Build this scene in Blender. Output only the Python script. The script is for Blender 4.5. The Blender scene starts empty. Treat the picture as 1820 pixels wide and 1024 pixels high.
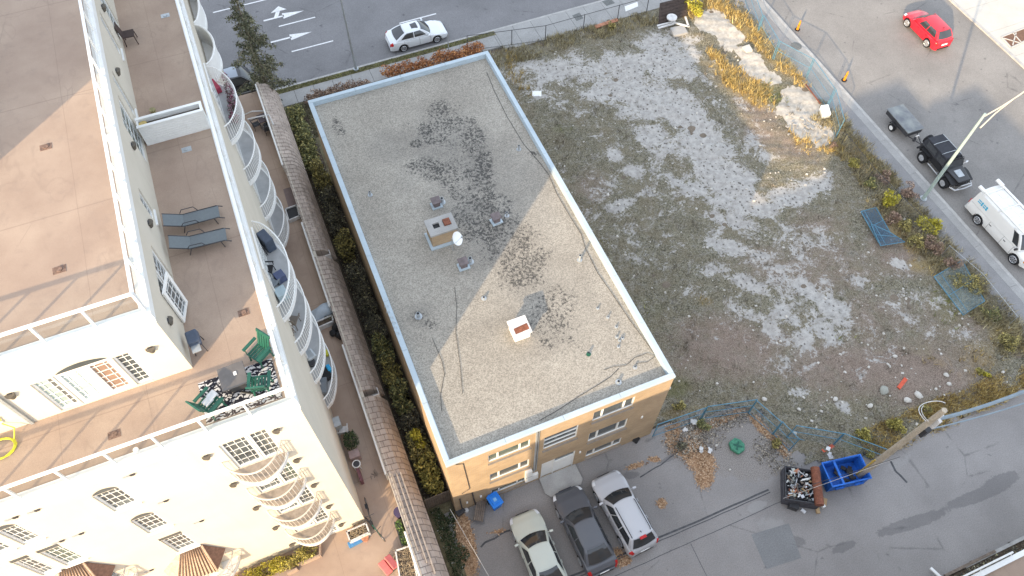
import bpy, bmesh, math, random
import numpy as np
from mathutils import Vector, Matrix, Euler
random.seed(7); rng = np.random.default_rng(7)
scn = bpy.context.scene
C = scn.collection
R = math.radians

# ---------------------------------------------------------------- camera
F_PX, CAM_H = 1363.84, 42.0
YAW, PITCH, ROLL = R(-22.852), R(31.901), R(0.463)
RM = Matrix.Rotation(YAW, 3, 'Z') @ Matrix.Rotation(PITCH, 3, 'X') @ Matrix.Rotation(ROLL, 3, 'Z')
cam_d = bpy.data.cameras.new("camera")
cam = bpy.data.objects.new("camera", cam_d); C.objects.link(cam)
cam.matrix_world = Matrix.Translation((0, 0, CAM_H)) @ RM.to_4x4()
cam_d.sensor_width = 36.0; cam_d.lens = 36.0 * F_PX / 1820.0
cam_d.clip_start = 0.5; cam_d.clip_end = 3000
scn.camera = cam

# ---------------------------------------------------------------- light
SUN_AZ, SUN_EL = R(40.5), R(18.0)          # shadows run towards SUN_AZ (from +x)
world = bpy.data.worlds.new("World"); scn.world = world; world.use_nodes = True
wt = world.node_tree; wt.nodes.clear()
sky = wt.nodes.new('ShaderNodeTexSky'); sky.sky_type = 'NISHITA'; sky.sun_disc = False
sky.sun_elevation = SUN_EL; sky.sun_rotation = R(229.5); sky.air_density = 1.0; sky.dust_density = 2.0; sky.ozone_density = 0.7
hs = wt.nodes.new('ShaderNodeHueSaturation'); hs.inputs['Saturation'].default_value = 0.8
bg = wt.nodes.new('ShaderNodeBackground'); bg.inputs['Strength'].default_value = 0.15
wo = wt.nodes.new('ShaderNodeOutputWorld')
mx = wt.nodes.new('ShaderNodeMix'); mx.data_type = 'RGBA'; mx.inputs[0].default_value = 0.6      # flat pale fill added to the sky to brighten shaded sides
mx.inputs[7].default_value = (3.6, 3.92, 4.4, 1)
wt.links.new(sky.outputs[0], hs.inputs['Color']); wt.links.new(hs.outputs[0], mx.inputs[6]); wt.links.new(mx.outputs[2], bg.inputs[0]); wt.links.new(bg.outputs[0], wo.inputs[0])
sun_d = bpy.data.lights.new("sun", 'SUN'); sun_d.energy = 2.55; sun_d.angle = R(0.6); sun_d.color = (1.0, 0.78, 0.51)
sun = bpy.data.objects.new("sun", sun_d); C.objects.link(sun)
dv = Vector((math.cos(SUN_AZ) * math.cos(SUN_EL), math.sin(SUN_AZ) * math.cos(SUN_EL), -math.sin(SUN_EL)))
sun.rotation_euler = dv.to_track_quat('-Z', 'Y').to_euler()
vs = scn.view_settings
vs.view_transform = 'Standard'; vs.look = 'None'; vs.gamma = 1.0; vs.exposure = 1.58
try: vs.use_curve_mapping = False
except Exception: pass

# ---------------------------------------------------------------- survey helpers (photo measurement -> metres)
def ray(x, y): return RM @ Vector((x - 910, -(y - 512), -F_PX))
def P(x, y, z=0.0):
    d = ray(x, y); t = (z - CAM_H) / d.z
    return Vector((d.x * t, d.y * t, z))
RMN = np.array(RM)
def to_px(v):                                # (n,3) world -> survey coordinates, for laying out patches on the ground
    c = (v - np.array([0, 0, CAM_H])) @ RMN
    return 910 + F_PX * c[:, 0] / -c[:, 2], 512 - F_PX * c[:, 1] / -c[:, 2]

# ---------------------------------------------------------------- scene tree helpers
def tag(o, label=None, cat=None, group=None, kind=None):
    if label: o['label'] = label
    if cat: o['category'] = cat
    if group: o['group'] = group
    if kind: o['kind'] = kind
    return o
def thing(name, label, cat, loc=(0, 0, 0), rz=0.0, group=None):
    o = bpy.data.objects.new(name, None); C.objects.link(o)
    o.location = loc; o.rotation_euler = (0, 0, rz); o.empty_display_size = 0.3
    return tag(o, label, cat, group)
def wloc(p):
    v = Vector((0, 0, 0))
    while p is not None: v = v + p.location; p = p.parent
    return v
def children(o): return [c for c in bpy.data.objects if c.parent == o]
def copy_tree(o, loc, rz=None, label=None, parent=None):
    c = o.copy(); C.objects.link(c); c.parent = parent
    if parent is None:
        c.location = loc
        if rz is not None: c.rotation_euler = (0, 0, rz)
    if label: c['label'] = label
    for ch in children(o): copy_tree(ch, None, parent=c)
    return c

class MB:
    def __init__(s): s.v = []; s.f = []; s.m = []
    def add(s, vs, fs, m=0):
        n = len(s.v); s.v += [tuple(v) for v in vs]
        s.f += [tuple(n + i for i in f) for f in fs]; s.m += [m] * len(fs)
        return s
    def box(s, x0, x1, y0, y1, z0, z1, m=0):
        v = [(x0,y0,z0),(x1,y0,z0),(x1,y1,z0),(x0,y1,z0),(x0,y0,z1),(x1,y0,z1),(x1,y1,z1),(x0,y1,z1)]
        return s.add(v, [(0,3,2,1),(4,5,6,7),(0,1,5,4),(1,2,6,5),(2,3,7,6),(3,0,4,7)], m)
    def obox(s, c, sz, rz=0.0, rx=0.0, ry=0.0, m=0):
        M = Matrix.Translation(c) @ Euler((rx, ry, rz)).to_matrix().to_4x4()
        a, b, d = sz[0]/2, sz[1]/2, sz[2]/2
        v = [M @ Vector(q) for q in [(-a,-b,-d),(a,-b,-d),(a,b,-d),(-a,b,-d),(-a,-b,d),(a,-b,d),(a,b,d),(-a,b,d)]]
        return s.add(v, [(0,3,2,1),(4,5,6,7),(0,1,5,4),(1,2,6,5),(2,3,7,6),(3,0,4,7)], m)
    def prism(s, poly, z0, z1, m=0):
        n = len(poly); v = [(p[0], p[1], z0) for p in poly] + [(p[0], p[1], z1) for p in poly]
        f = [tuple(range(n))[::-1], tuple(range(n, 2*n))] + [(i, (i+1) % n, n+(i+1) % n, n+i) for i in range(n)]
        return s.add(v, f, m)
    def quad(s, a, b, c, d, m=0): return s.add([a, b, c, d], [(0,1,2,3)], m)
    def tube(s, pts, r, n=6, m=0, r1=None, cap=True):
        pts = [Vector(p) for p in pts]; N = len(pts); rs = []
        for i, p in enumerate(pts):
            t = (pts[min(i+1, N-1)] - pts[max(i-1, 0)]).normalized()
            up = Vector((0,0,1)) if abs(t.z) < 0.95 else Vector((1,0,0))
            a = t.cross(up).normalized(); b = t.cross(a)
            rr = r if r1 is None else r + (r1 - r) * i / (N - 1)
            rs.append([p + (a * math.cos(2*math.pi*k/n) + b * math.sin(2*math.pi*k/n)) * rr for k in range(n)])
        v = [q for ring in rs for q in ring]; f = []
        for i in range(N-1):
            for k in range(n): f.append((i*n+k, i*n+(k+1) % n, (i+1)*n+(k+1) % n, (i+1)*n+k))
        if cap: f += [tuple(range(n))[::-1], tuple((N-1)*n+k for k in range(n))]
        return s.add(v, f, m)
    def cyl(s, c, r, h, n=16, m=0, r2=None, axis='z'):
        r2 = r if r2 is None else r2; v = []
        for (rr, t) in ((r, 0), (r2, h)):
            for k in range(n):
                a = 2*math.pi*k/n; u, w = rr*math.cos(a), rr*math.sin(a)
                q = {'z': (u, w, t), 'y': (u, t, w), 'x': (t, u, w)}[axis]
                v.append((c[0]+q[0], c[1]+q[1], c[2]+q[2]))
        f = [(k, (k+1) % n, n+(k+1) % n, n+k) for k in range(n)] + [tuple(range(n))[::-1], tuple(range(n, 2*n))]
        return s.add(v, f, m)
    def grid(s, fn, nu, nv, m=0):
        v = [fn(i/nu, j/nv) for j in range(nv+1) for i in range(nu+1)]
        f = [(j*(nu+1)+i, j*(nu+1)+i+1, (j+1)*(nu+1)+i+1, (j+1)*(nu+1)+i) for j in range(nv) for i in range(nu)]
        return s.add(v, f, m)
    def build(s, name, mats, parent=None, smooth=False, world=False, bevel=0, weld=False, label=None):
        me = bpy.data.meshes.new(name)
        off = wloc(parent) if (world and parent is not None) else Vector((0,0,0))
        me.from_pydata([(v[0]-off.x, v[1]-off.y, v[2]-off.z) for v in s.v], [], s.f)
        for m in (mats if isinstance(mats, (list, tuple)) else [mats]): me.materials.append(m)
        me.polygons.foreach_set('material_index', s.m)
        b = bmesh.new(); b.from_mesh(me)
        if weld: bmesh.ops.remove_doubles(b, verts=b.verts, dist=1e-4)
        bmesh.ops.recalc_face_normals(b, faces=b.faces)
        b.to_mesh(me); b.free()
        if smooth:
            me.shade_smooth(); me.set_sharp_from_angle(angle=R(smooth if smooth is not True else 40))
        o = bpy.data.objects.new(name, me); C.objects.link(o); o.parent = parent
        if bevel:
            bm = o.modifiers.new('bevel', 'BEVEL'); bm.width = bevel; bm.segments = 2; bm.limit_method = 'ANGLE'
        if label: o['label'] = label
        return o
def raw_mesh(name, verts, faces_n, mats, parent=None, world=True):   # numpy: verts (n,3), faces of faces_n corners in order
    off = np.array(wloc(parent)) if (parent is not None and world) else np.zeros(3)
    me = bpy.data.meshes.new(name); v = (np.asarray(verts) - off).astype(np.float32); n = len(v); nf = n // faces_n
    me.vertices.add(n); me.vertices.foreach_set('co', v.ravel())
    me.loops.add(n); me.loops.foreach_set('vertex_index', np.arange(n, dtype=np.int32))
    me.polygons.add(nf); me.polygons.foreach_set('loop_start', np.arange(0, n, faces_n, dtype=np.int32))
    me.update(calc_edges=True); me.validate()
    for m in (mats if isinstance(mats, (list, tuple)) else [mats]): me.materials.append(m)
    o = bpy.data.objects.new(name, me); C.objects.link(o); o.parent = parent
    return o

# ---------------------------------------------------------------- materials
class NT:
    def __init__(s, name):
        s.mat = bpy.data.materials.new(name); s.mat.use_nodes = True; s.t = s.mat.node_tree; s.n = s.t.nodes
        s.b = s.n['Principled BSDF']; s.tc = s.n.new('ShaderNodeTexCoord').outputs['Object']
    def L(s, a, b): s.t.links.new(a, b)
    def noise(s, scale, detail=3, rough=.55, vec=None, out=0, dist=0):
        n = s.n.new('ShaderNodeTexNoise'); n.inputs['Scale'].default_value = scale; n.inputs['Detail'].default_value = detail
        n.inputs['Roughness'].default_value = rough; n.inputs['Distortion'].default_value = dist; s.L(vec or s.tc, n.inputs['Vector']); return n.outputs[out]
    def vor(s, scale, out='Distance', vec=None, feature='F1'):
        n = s.n.new('ShaderNodeTexVoronoi'); n.feature = feature; n.inputs['Scale'].default_value = scale; s.L(vec or s.tc, n.inputs['Vector']); return n.outputs[out]
    def mapv(s, sc=(1,1,1), rot=(0,0,0)):
        n = s.n.new('ShaderNodeMapping'); n.inputs['Scale'].default_value = sc; n.inputs['Rotation'].default_value = rot; s.L(s.tc, n.inputs['Vector']); return n.outputs[0]
    def rng(s, x, a, b, c=0., d=1., smooth=False):
        n = s.n.new('ShaderNodeMapRange'); s.L(x, n.inputs[0])
        for i, k in enumerate((a, b, c, d)): n.inputs[1+i].default_value = k
        if smooth: n.interpolation_type = 'SMOOTHSTEP'
        return n.outputs[0]
    def op(s, o, a, b=0.0):
        n = s.n.new('ShaderNodeMath'); n.operation = o
        for i, k in enumerate((a, b)):
            if isinstance(k, (int, float)): n.inputs[i].default_value = k
            else: s.L(k, n.inputs[i])
        return n.outputs[0]
    def attr(s, name):
        n = s.n.new('ShaderNodeAttribute'); n.attribute_name = name; return n.outputs['Fac']
    def mix(s, f, a, b, mode='MIX'):
        n = s.n.new('ShaderNodeMix'); n.data_type = 'RGBA'; n.blend_type = mode
        for i, k in ((0, f), (6, a), (7, b)):
            if isinstance(k, (int, float)): n.inputs[i].default_value = k
            elif isinstance(k, tuple): n.inputs[i].default_value = (*k, 1)
            else: s.L(k, n.inputs[i])
        return n.outputs[2]
    def ramp(s, x, stops):
        n = s.n.new('ShaderNodeValToRGB'); s.L(x, n.inputs[0]); e = n.color_ramp.elements
        while len(e) < len(stops): e.new(0.5)
        for q, (p, c) in zip(e, stops): q.position = p; q.color = (*c, 1)
        return n.outputs[0]
    def bump(s, h, strength=.3, dist=.02):
        n = s.n.new('ShaderNodeBump'); n.inputs['Strength'].default_value = strength; n.inputs['Distance'].default_value = dist
        s.L(h, n.inputs['Height']); s.L(n.outputs[0], s.b.inputs['Normal'])
    def done(s, col=None, rough=.8, metal=0., spec=.4):
        if col is not None:
            if isinstance(col, tuple): s.b.inputs['Base Color'].default_value = (*col, 1)
            else: s.L(col, s.b.inputs['Base Color'])
        s.b.inputs['Roughness'].default_value = rough; s.b.inputs['Metallic'].default_value = metal
        s.b.inputs['Specular IOR Level'].default_value = spec
        return s.mat
def mat(name, col, rough=.75, var=.14, scale=3., metal=0., fine=0., fscale=40., bump=0., spec=.35):
    m = NT(name); n = m.noise(scale, 4)
    c = m.mix(1.0, col, m.ramp(n, [(.3, (1-var,)*3), (.7, (1+var,)*3)]), 'MULTIPLY')
    if fine: c = m.mix(1.0, c, m.ramp(m.noise(fscale, 2), [(.35, (1-fine,)*3), (.65, (1+fine,)*3)]), 'MULTIPLY')
    if bump: m.bump(m.noise(fscale, 2), bump, .01)
    return m.done(c, rough, metal, spec)
def leafmat(name, stops, rough=.6, big=.25):
    m = NT(name); g = m.n.new('ShaderNodeNewGeometry'); x = g.outputs['Random Per Island']
    c = m.ramp(x, stops); c = m.mix(1.0, c, m.ramp(m.noise(1.1, 3), [(.3, (1-big,)*3), (.7, (1+big,)*3)]), 'MULTIPLY')
    m.b.inputs['Subsurface Weight'].default_value = 0
    return m.done(c, rough, 0, .2)
def glassmat(name, col=(.03,.035,.04), rough=.08, alpha=None):
    m = NT(name); m.done(m.mix(m.noise(1.3, 2), col, tuple(min(1, c*2.2+.01) for c in col)), rough, 0, .8)
    if alpha is not None: m.b.inputs['Alpha'].default_value = alpha
    return m.mat

M = {}
def stucco():
    m = NT('cream_stucco'); c = m.mix(m.rng(m.noise(.45, 5, .6), .35, .65), (.585,.54,.455), (.63,.58,.495))
    st = m.noise(1.0, 5, .65, m.mapv((2.6, 2.6, .16))); c = m.mix(m.rng(st, .55, .75, 0, .28), c, (.47,.43,.37))
    c = m.mix(m.rng(m.noise(3.0, 6, .8), .66, .74, 0, .25), c, (.50,.46,.40))
    c = m.mix(1., c, m.ramp(m.noise(60, 2), [(.35, (.96,)*3), (.65, (1.04,)*3)]), 'MULTIPLY'); m.bump(m.noise(40, 3), .25, .01); return m.done(c, .92, 0, .12)
M['cream'] = stucco()
M['white'] = mat('white_paint', (.82,.82,.80), .5, .04, 3)
M['trim'] = mat('white_trim', (.80,.80,.78), .5, .05, 2)
M['dirtywhite'] = mat('weathered_white', (.62,.61,.60), .7, .18, 5)
M['deck'] = None
M['glass'] = glassmat('window_glass', (.035,.045,.05), .06)
M['dglass'] = glassmat('car_glass', (.02,.022,.025), .05)
M['black'] = mat('black_plastic', (.02,.02,.022), .5, .2, 4)
M['dark'] = mat('dark_metal', (.05,.05,.055), .5, .2, 4)
M['rubber'] = mat('tyre_rubber', (.018,.018,.02), .85, .2, 6)
M['silver'] = mat('silver_metal', (.55,.56,.58), .35, .08, 3, metal=.5)
M['galv'] = mat('galvanised_metal', (.45,.48,.5), .45, .12, 5, metal=.5)
M['brickA'] = None
M['coping'] = mat('pale_blue_coping_metal', (.44,.52,.575), .45, .08, .9, fine=.03, fscale=12)
M['concrete'] = mat('concrete', (.36,.35,.335), .9, .12, 1.2, fine=.08, fscale=25, bump=.2)
M['kerb'] = mat('kerb_concrete', (.40,.39,.375), .9, .14, 2.5, fine=.08, fscale=20)
M['wood'] = mat('weathered_wood', (.20,.16,.13), .85, .25, 6, fine=.2, fscale=30)
M['plank'] = mat('dark_wood', (.06,.045,.04), .85, .3, 4)
M['rust'] = mat('rusty_metal', (.20,.075,.045), .85, .35, 5, fine=.2, fscale=25)
M['red'] = mat('red_paint', (.62,.035,.025), .4, .1, 5)
M['blue'] = mat('blue_paint', (.015,.10,.42), .5, .18, 4)
M['soil'] = mat('soil', (.10,.075,.055), .95, .35, 5, fine=.3, fscale=25)
M['yellow'] = mat('yellow_plastic', (.62,.60,.05), .5, .08, 5)
M['orange'] = mat('orange_plastic', (.85,.30,.02), .5, .08, 5)
M['green'] = mat('green_plastic', (.018,.10,.07), .4, .12, 6)
M['bluefence'] = mat('blue_fence_paint', (.09,.22,.31), .55, .2, 3)
M['grey'] = mat('grey_fabric', (.20,.22,.24), .8, .08, 12)
M['darkred'] = mat('faded_red', (.62,.16,.15), .8, .12, 3)
M['light'] = mat('headlight', (.75,.77,.8), .15, .05, 5)
M['tail'] = mat('taillight_red', (.5,.02,.02), .2, .1, 5)
def deckmat():
    m = NT('deck_membrane'); g = m.noise(.5, 5, .6)
    c = m.mix(m.rng(g, .35, .65), (.345,.255,.20), (.42,.32,.25))
    c = m.mix(m.rng(m.noise(2.2, 6, .7), .55, .75, 0, .5), c, (.28,.215,.18))
    c = m.mix(1., c, m.ramp(m.noise(45, 2), [(.35, (.92,)*3), (.65, (1.08,)*3)]), 'MULTIPLY')
    cr = m.vor(.42, 'Distance', m.mapv((1,.6,1)), 'DISTANCE_TO_EDGE')
    cr = m.op('MULTIPLY', m.rng(cr, 0, .008, 1, 0), m.rng(m.noise(.5), .52, .62))
    c = m.mix(m.op('MULTIPLY', cr, .25), c, (.16,.12,.11))
    sx = m.n.new('ShaderNodeSeparateXYZ'); m.L(m.tc, sx.inputs[0])
    for out, per, off in ((0, 2.9, .7), (1, 5.6, 2.1)):
        w = m.op('ADD', m.op('ADD', sx.outputs[out], m.op('MULTIPLY', m.noise(.5), .05)), off); f = m.op('ABSOLUTE', m.op('SUBTRACT', m.op('FRACT', m.op('DIVIDE', w, per)), .5))
        c = m.mix(m.rng(f, .0, .006, .38, 0), c, (.17,.12,.10))
    pud = m.rng(m.noise(.9, 3, .5, m.mapv((1,.5,1))), .60, .63); pr = m.rng(m.noise(.9, 3, .5, m.mapv((1,.5,1))), .63, .66)
    c = m.mix(m.op('MULTIPLY', m.op('SUBTRACT', pud, pr), .22), c, (.24,.18,.15))
    return m.done(c, .85, 0, .25)
M['deck'] = deckmat()
def brickmat(name, a, b):
    m = NT(name); n = m.n.new('ShaderNodeTexBrick'); v = m.n.new('ShaderNodeMapping'); v.inputs['Rotation'].default_value = (R(90),0,0)
    # bricks run round the walls: u = x + y, v = z
    sx = m.n.new('ShaderNodeSeparateXYZ'); m.L(m.tc, sx.inputs[0]); cb = m.n.new('ShaderNodeCombineXYZ')
    m.L(m.op('ADD', sx.outputs[0], sx.outputs[1]), cb.inputs[0]); m.L(sx.outputs[2], cb.inputs[1]); m.L(cb.outputs[0], n.inputs['Vector'])
    for k, q in (('Scale', 1.0), ('Brick Width', .22), ('Row Height', .075), ('Mortar Size', .008)): n.inputs[k].default_value = q
    n.inputs['Color1'].default_value = (*a, 1); n.inputs['Color2'].default_value = (*b, 1); n.inputs['Mortar'].default_value = (.38,.33,.28,1)
    c = m.mix(1., n.outputs['Color'], m.ramp(m.noise(.8, 4), [(.3, (.88,)*3), (.7, (1.1,)*3)]), 'MULTIPLY')
    return m.done(c, .9, 0, .2)
M['brick'] = brickmat('buff_brick', (.455,.325,.19), (.38,.265,.155))
def meshmat(name, col, a):
    m = NT(name); m.done(col, .6, 0, .3)
    t = m.rng(m.noise(9, 2), .3, .7, a*.6, a*1.4); m.L(t, m.b.inputs['Alpha']); return m.mat
M['chain'] = meshmat('chain_link_mesh', (.35,.37,.39), .10)
M['bluechain'] = meshmat('blue_wire_mesh', (.12,.20,.26), .20)
def railglass():
    m = NT('railing_glass'); tr = m.n.new('ShaderNodeBsdfTransparent'); tr.inputs[0].default_value = (.90,.93,.92,1)
    gl = m.n.new('ShaderNodeBsdfGlossy'); gl.inputs['Roughness'].default_value = .03; fr = m.n.new('ShaderNodeLayerWeight'); fr.inputs[0].default_value = .5
    mx_ = m.n.new('ShaderNodeMixShader'); m.L(m.op('ADD', m.op('MULTIPLY', m.op('POWER', fr.outputs['Facing'], 4.0), .8), .06), mx_.inputs[0]); m.L(tr.outputs[0], mx_.inputs[1]); m.L(gl.outputs[0], mx_.inputs[2])
    m.L(mx_.outputs[0], m.n['Material Output'].inputs[0]); return m.mat
M['railglass'] = railglass()
# ================================================================ GROUND AND ROADS (setting)
def struct(name, mb, m, **k): return tag(mb.build(name, m, **k), kind='structure')
def splat(px, py, L):
    f = np.zeros(len(px))
    for s in L:
        x, y, rx, ry = s[:4]; a = R(s[4]) if len(s) > 4 else 0; amp = s[5] if len(s) > 5 else 1.0
        dx, dy = px - x, py - y; u = dx*math.cos(a) + dy*math.sin(a); v = -dx*math.sin(a) + dy*math.cos(a)
        f = np.maximum(f, amp*np.exp(-((u/rx)**2 + (v/ry)**2)**1.3 * .7))
    return f
def inside(x, y, poly):
    r = np.zeros(len(x), bool); n = len(poly); j = n-1
    for i in range(n):
        xi, yi = poly[i]; xj, yj = poly[j]
        c = ((yi > y) != (yj > y)) & (x < (xj-xi)*(y-yi)/((yj-yi) or 1e-9) + xi); r ^= c; j = i
    return r
def field_sheet(name, x0, x1, y0, y1, step, z, fields, m, poly=None, zf=None):
    nx, ny = int((x1-x0)/step)+1, int((y1-y0)/step)+1
    X, Y = np.meshgrid(np.linspace(x0, x1, nx), np.linspace(y0, y1, ny)); X = X.ravel(); Y = Y.ravel()
    Z = np.full(len(X), float(z))
    if zf is not None: Z = Z + zf(X, Y)
    v = np.stack([X, Y, Z], 1); i = np.arange(nx-1); j = np.arange(ny-1); I, J = np.meshgrid(i, j); a = (J*nx+I).ravel()
    f = np.stack([a, a+1, a+nx+1, a+nx], 1)
    if poly is not None:
        cx = X[f].mean(1); cy = Y[f].mean(1); w = .12*np.sin(cx*5.1+cy*3)+.1*np.sin(cy*7.7-cx*2.2)
        f = f[inside(cx+w, cy+w*.7, poly)]
    me = bpy.data.meshes.new(name); me.from_pydata(v.tolist(), [], f.tolist()); me.materials.append(m)
    px, py = to_px(v)
    for k, L in fields.items():
        at = me.attributes.new(k, 'FLOAT', 'POINT'); at.data.foreach_set('value', (L(px, py) if callable(L) else splat(px, py, L)).astype(np.float32))
    me.shade_smooth()
    o = bpy.data.objects.new(name, me); C.objects.link(o); return o

M['ground'] = mat('bare_ground', (.16,.13,.10), .95, .3, .8, fine=.2, fscale=15)
struct('ground', MB().box(-400, 400, -400, 400, -1.5, -.16), M['ground'])

def asphalt(name, base, attrs=False, tint=(1,1,1)):
    m = NT(name); b = tuple(base*t for t in tint)
    c = m.mix(m.rng(m.noise(.22, 5, .6), .35, .65), tuple(k*.86 for k in b), tuple(k*1.12 for k in b))
    c = m.mix(1., c, m.ramp(m.noise(16, 3, .7), [(.3, (.80,)*3), (.7, (1.18,)*3)]), 'MULTIPLY')
    c = m.mix(m.rng(m.noise(28, 1), .66, .72, 0, .5), c, (.30,.29,.28))
    cr = m.vor(.16, 'Distance', m.mapv((1,1,1), (0,0,.4)), 'DISTANCE_TO_EDGE')
    cr = m.op('MULTIPLY', m.rng(m.op('ADD', cr, m.op('MULTIPLY', m.noise(2, 4), .03)), .012, .024, 1, 0), m.rng(m.noise(.35), .5, .56))
    c = m.mix(m.op('MULTIPLY', cr, .42), c, (.05,.05,.05))
    c = m.mix(m.rng(m.noise(1.6, 2), .70, .76, 0, .45), c, (.05,.05,.055))
    if attrs:
        ns = m.op('MULTIPLY', m.op('SUBTRACT', m.noise(3.0, 6, .7), .5), .7)
        d = m.rng(m.op('ADD', m.attr('darkpatch'), ns), .42, .52)
        c = m.mix(m.op('MULTIPLY', d, .38), c, (.07,.07,.075))
        g = m.rng(m.op('ADD', m.attr('gravel'), ns), .38, .55)
        gc = m.mix(m.rng(m.noise(22, 2, .7), .4, .6), (.14,.12,.11), (.36,.33,.30)); c = m.mix(m.op('MULTIPLY', g, .75), c, gc)
        l = m.rng(m.op('ADD', m.attr('leaves'), m.op('MULTIPLY', m.op('SUBTRACT', m.noise(5, 6, .75), .5), 1.0)), .42, .5)
        lc = m.mix(m.rng(m.noise(20, 3, .7), .35, .65), (.26,.14,.07), (.56,.36,.21)); c = m.mix(m.op('MULTIPLY', l, .92), c, lc)
        p = m.rng(m.op('ADD', m.attr('palepatch'), ns), .42, .56); c = m.mix(m.op('MULTIPLY', p, .5), c, (.34,.33,.32))
    m.bump(m.noise(30, 2), .25, .008)
    return m.done(c, .88, 0, .3)
M['asphN'] = asphalt('street_asphalt', .20, tint=(1.0,.98,1.0))
M['asphE'] = asphalt('side_street_asphalt', .235, tint=(1.05,.99,.93))
M['asphA'] = asphalt('alley_asphalt', .25, True, tint=(1.10,1.03,.99))
struct('road_street', MB().box(-60, 40.45, 47.6, 110, -.15, -.10), M['asphN'])
struct('road_side_street', MB().box(40.75, 55.3, -60, 110, -.15, -.096), M['asphE'])
alley_fields = dict(
    darkpatch=[(1390,960,42,14,8,.9),(1620,930,70,12,-18,.9),(1740,880,70,12,-20,.9),(1500,972,26,10,-22,.8),(1400,985,25,10,0,.7),(1190,815,25,5,-25,.9),(990,880,18,14,0,.6),(1120,845,28,10,0,.6),(850,925,20,12,0,.6),(880,965,30,8,0,.4),(1780,855,40,14,-20,.8)],
    gravel=[(1290,790,110,60,0,.8),(1340,830,60,30,0,.7),(1230,740,60,25,0,.6),(1400,790,40,30,0,.6),(1350,740,30,25,0,.6),(1540,830,50,14,-30,.6)],
    leaves=[(1240,812,36,22,45,.95),(1222,795,26,12,-20,.9),(1252,845,16,22,0,.95),(1196,770,14,30,5,.85),(1275,750,60,8,-25,.8),(1350,755,34,8,50,.9),(1385,790,26,9,55,.9),(1163,816,10,5,0,.9),(1130,828,18,5,-15,.8),(1176,895,9,9,0,.9),(1096,985,12,10,0,.9),(828,965,16,60,-12,.95),(822,1010,18,30,0,.95),(805,900,8,16,0,.7),(1110,998,16,8,-20,.8),(885,945,18,5,-10,.6),(1018,905,16,5,-20,.4),(1640,745,50,4,-25,.7)],
    palepatch=[(1345,900,18,9,-20,1.),(1375,935,40,22,8,.6),(1600,820,60,18,-30,.5)])
al = field_sheet('alley_and_parking_asphalt', 1.2, 40.9, -1.0, 12.1, .16, 0.0, alley_fields, M['asphA'],
    poly=[(1.2,-1.05),(40.4,-1.05),(40.4,8.5),(39,6.8),(38,6.0),(32,5.9),(22.8,6.1),(21.6,7.2),(21.0,9.6),(20.6,11.2),(17,12.1),(13.7,12.1),(1.2,12.1)])
tag(al, kind='structure')
struct('alley_apron', MB().box(40.45, 40.74, -1, 8.5, -.15, .004).box(-60, 1.1, -12, -1.05, -.15, -.03), M['kerb'])
# tar joint and crack lines across the alley
M['tar'] = mat('tar_joint', (.085,.085,.09), .8, .3, 4)
jt = MB()
def strip(mb, pts, w, z, m=0):
    for a, b in zip(pts[:-1], pts[1:]):
        a = Vector((a[0], a[1], 0)); b = Vector((b[0], b[1], 0)); d = (b-a).normalized(); n = Vector((-d.y, d.x, 0))*w/2
        mb.quad(*[(q.x, q.y, z) for q in (a-n, b-n, b+n, a+n)], m)
def wob(x0, y0, x1, y1, n, amp):
    return [(x0+(x1-x0)*i/n + random.uniform(-amp, amp)*.4, y0+(y1-y0)*i/n + random.uniform(-amp, amp)) for i in range(n+1)]
strip(jt, wob(1.5, 6.52, 18.3, 6.50, 22, .03), .10, .006); strip(jt, wob(1.5, 6.34, 18.3, 6.34, 22, .02), .05, .006)
strip(jt, wob(1.5, 5.62, 18.9, 5.68, 22, .02), .035, .006); strip(jt, wob(12.85, 5.6, 12.6, -1, 8, .03), .03, .006)
strip(jt, wob(2.4, 9.75, 4.2, 9.95, 6, .06), .10, .006); strip(jt, wob(12.0, 9.8, 15.6, 10.5, 10, .05), .07, .006)
strip(jt, [tuple(P(x,y)[:2]) for x,y in ((1583,820),(1592,838),(1600,845),(1612,858))], .12, .006)
struct('asphalt_joints', jt, M['tar'])
# patch outlines
pp = MB()
def px_poly(L, z=0): return [tuple(P(x, y, z)[:2]) for x, y in L]
pp.prism(px_poly([(1335,950),(1402,930),(1424,992),(1362,1012)]), .003, .005)
M['patch'] = asphalt('asphalt_patch', .215)
struct('asphalt_patch', pp, M['patch'])

# --- north side: kerb, verge, sidewalk
M['verge'] = mat('dry_verge_soil', (.17,.15,.09), .95, .35, 2.5, fine=.25, fscale=18)
struct('kerb_street', MB().box(-60, 40.4, 47.42, 47.6, -.15, .03), M['kerb'])
struct('verge', MB().box(-60, 18.2, 46.92, 47.42, -.15, .02), M['verge'])
def slabs(name, x0, x1, y0, y1, z, sx, m):
    mb = MB(); x = x0
    while x < x1 - .1:
        e = min(x+sx, x1); mb.box(x+.012, e-.012, y0, y1, -.15, z + random.uniform(-.004, .004)); x = e
    struct(name, mb, m)
M['walk'] = mat('sidewalk_concrete', (.33,.325,.315), .9, .10, .9, fine=.10, fscale=22, bump=.2)
slabs('sidewalk_street', -60, 18.2, 45.5, 46.92, .02, 1.5, M['walk'])
slabs('sidewalk_street_corner', 18.2, 40.4, 44.9, 47.42, .02, 1.6, M['walk'])
# lawn between the sidewalk and the brick building
struct('lawn_strip', MB().box(.4, 1.75, 8, 45.5, -.15, -.02).box(1.75, 13.8, 37.1, 45.5, -.15, -.01).box(-60,.4,44.6,45.5,-.15,-.02), M['verge'])
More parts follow.
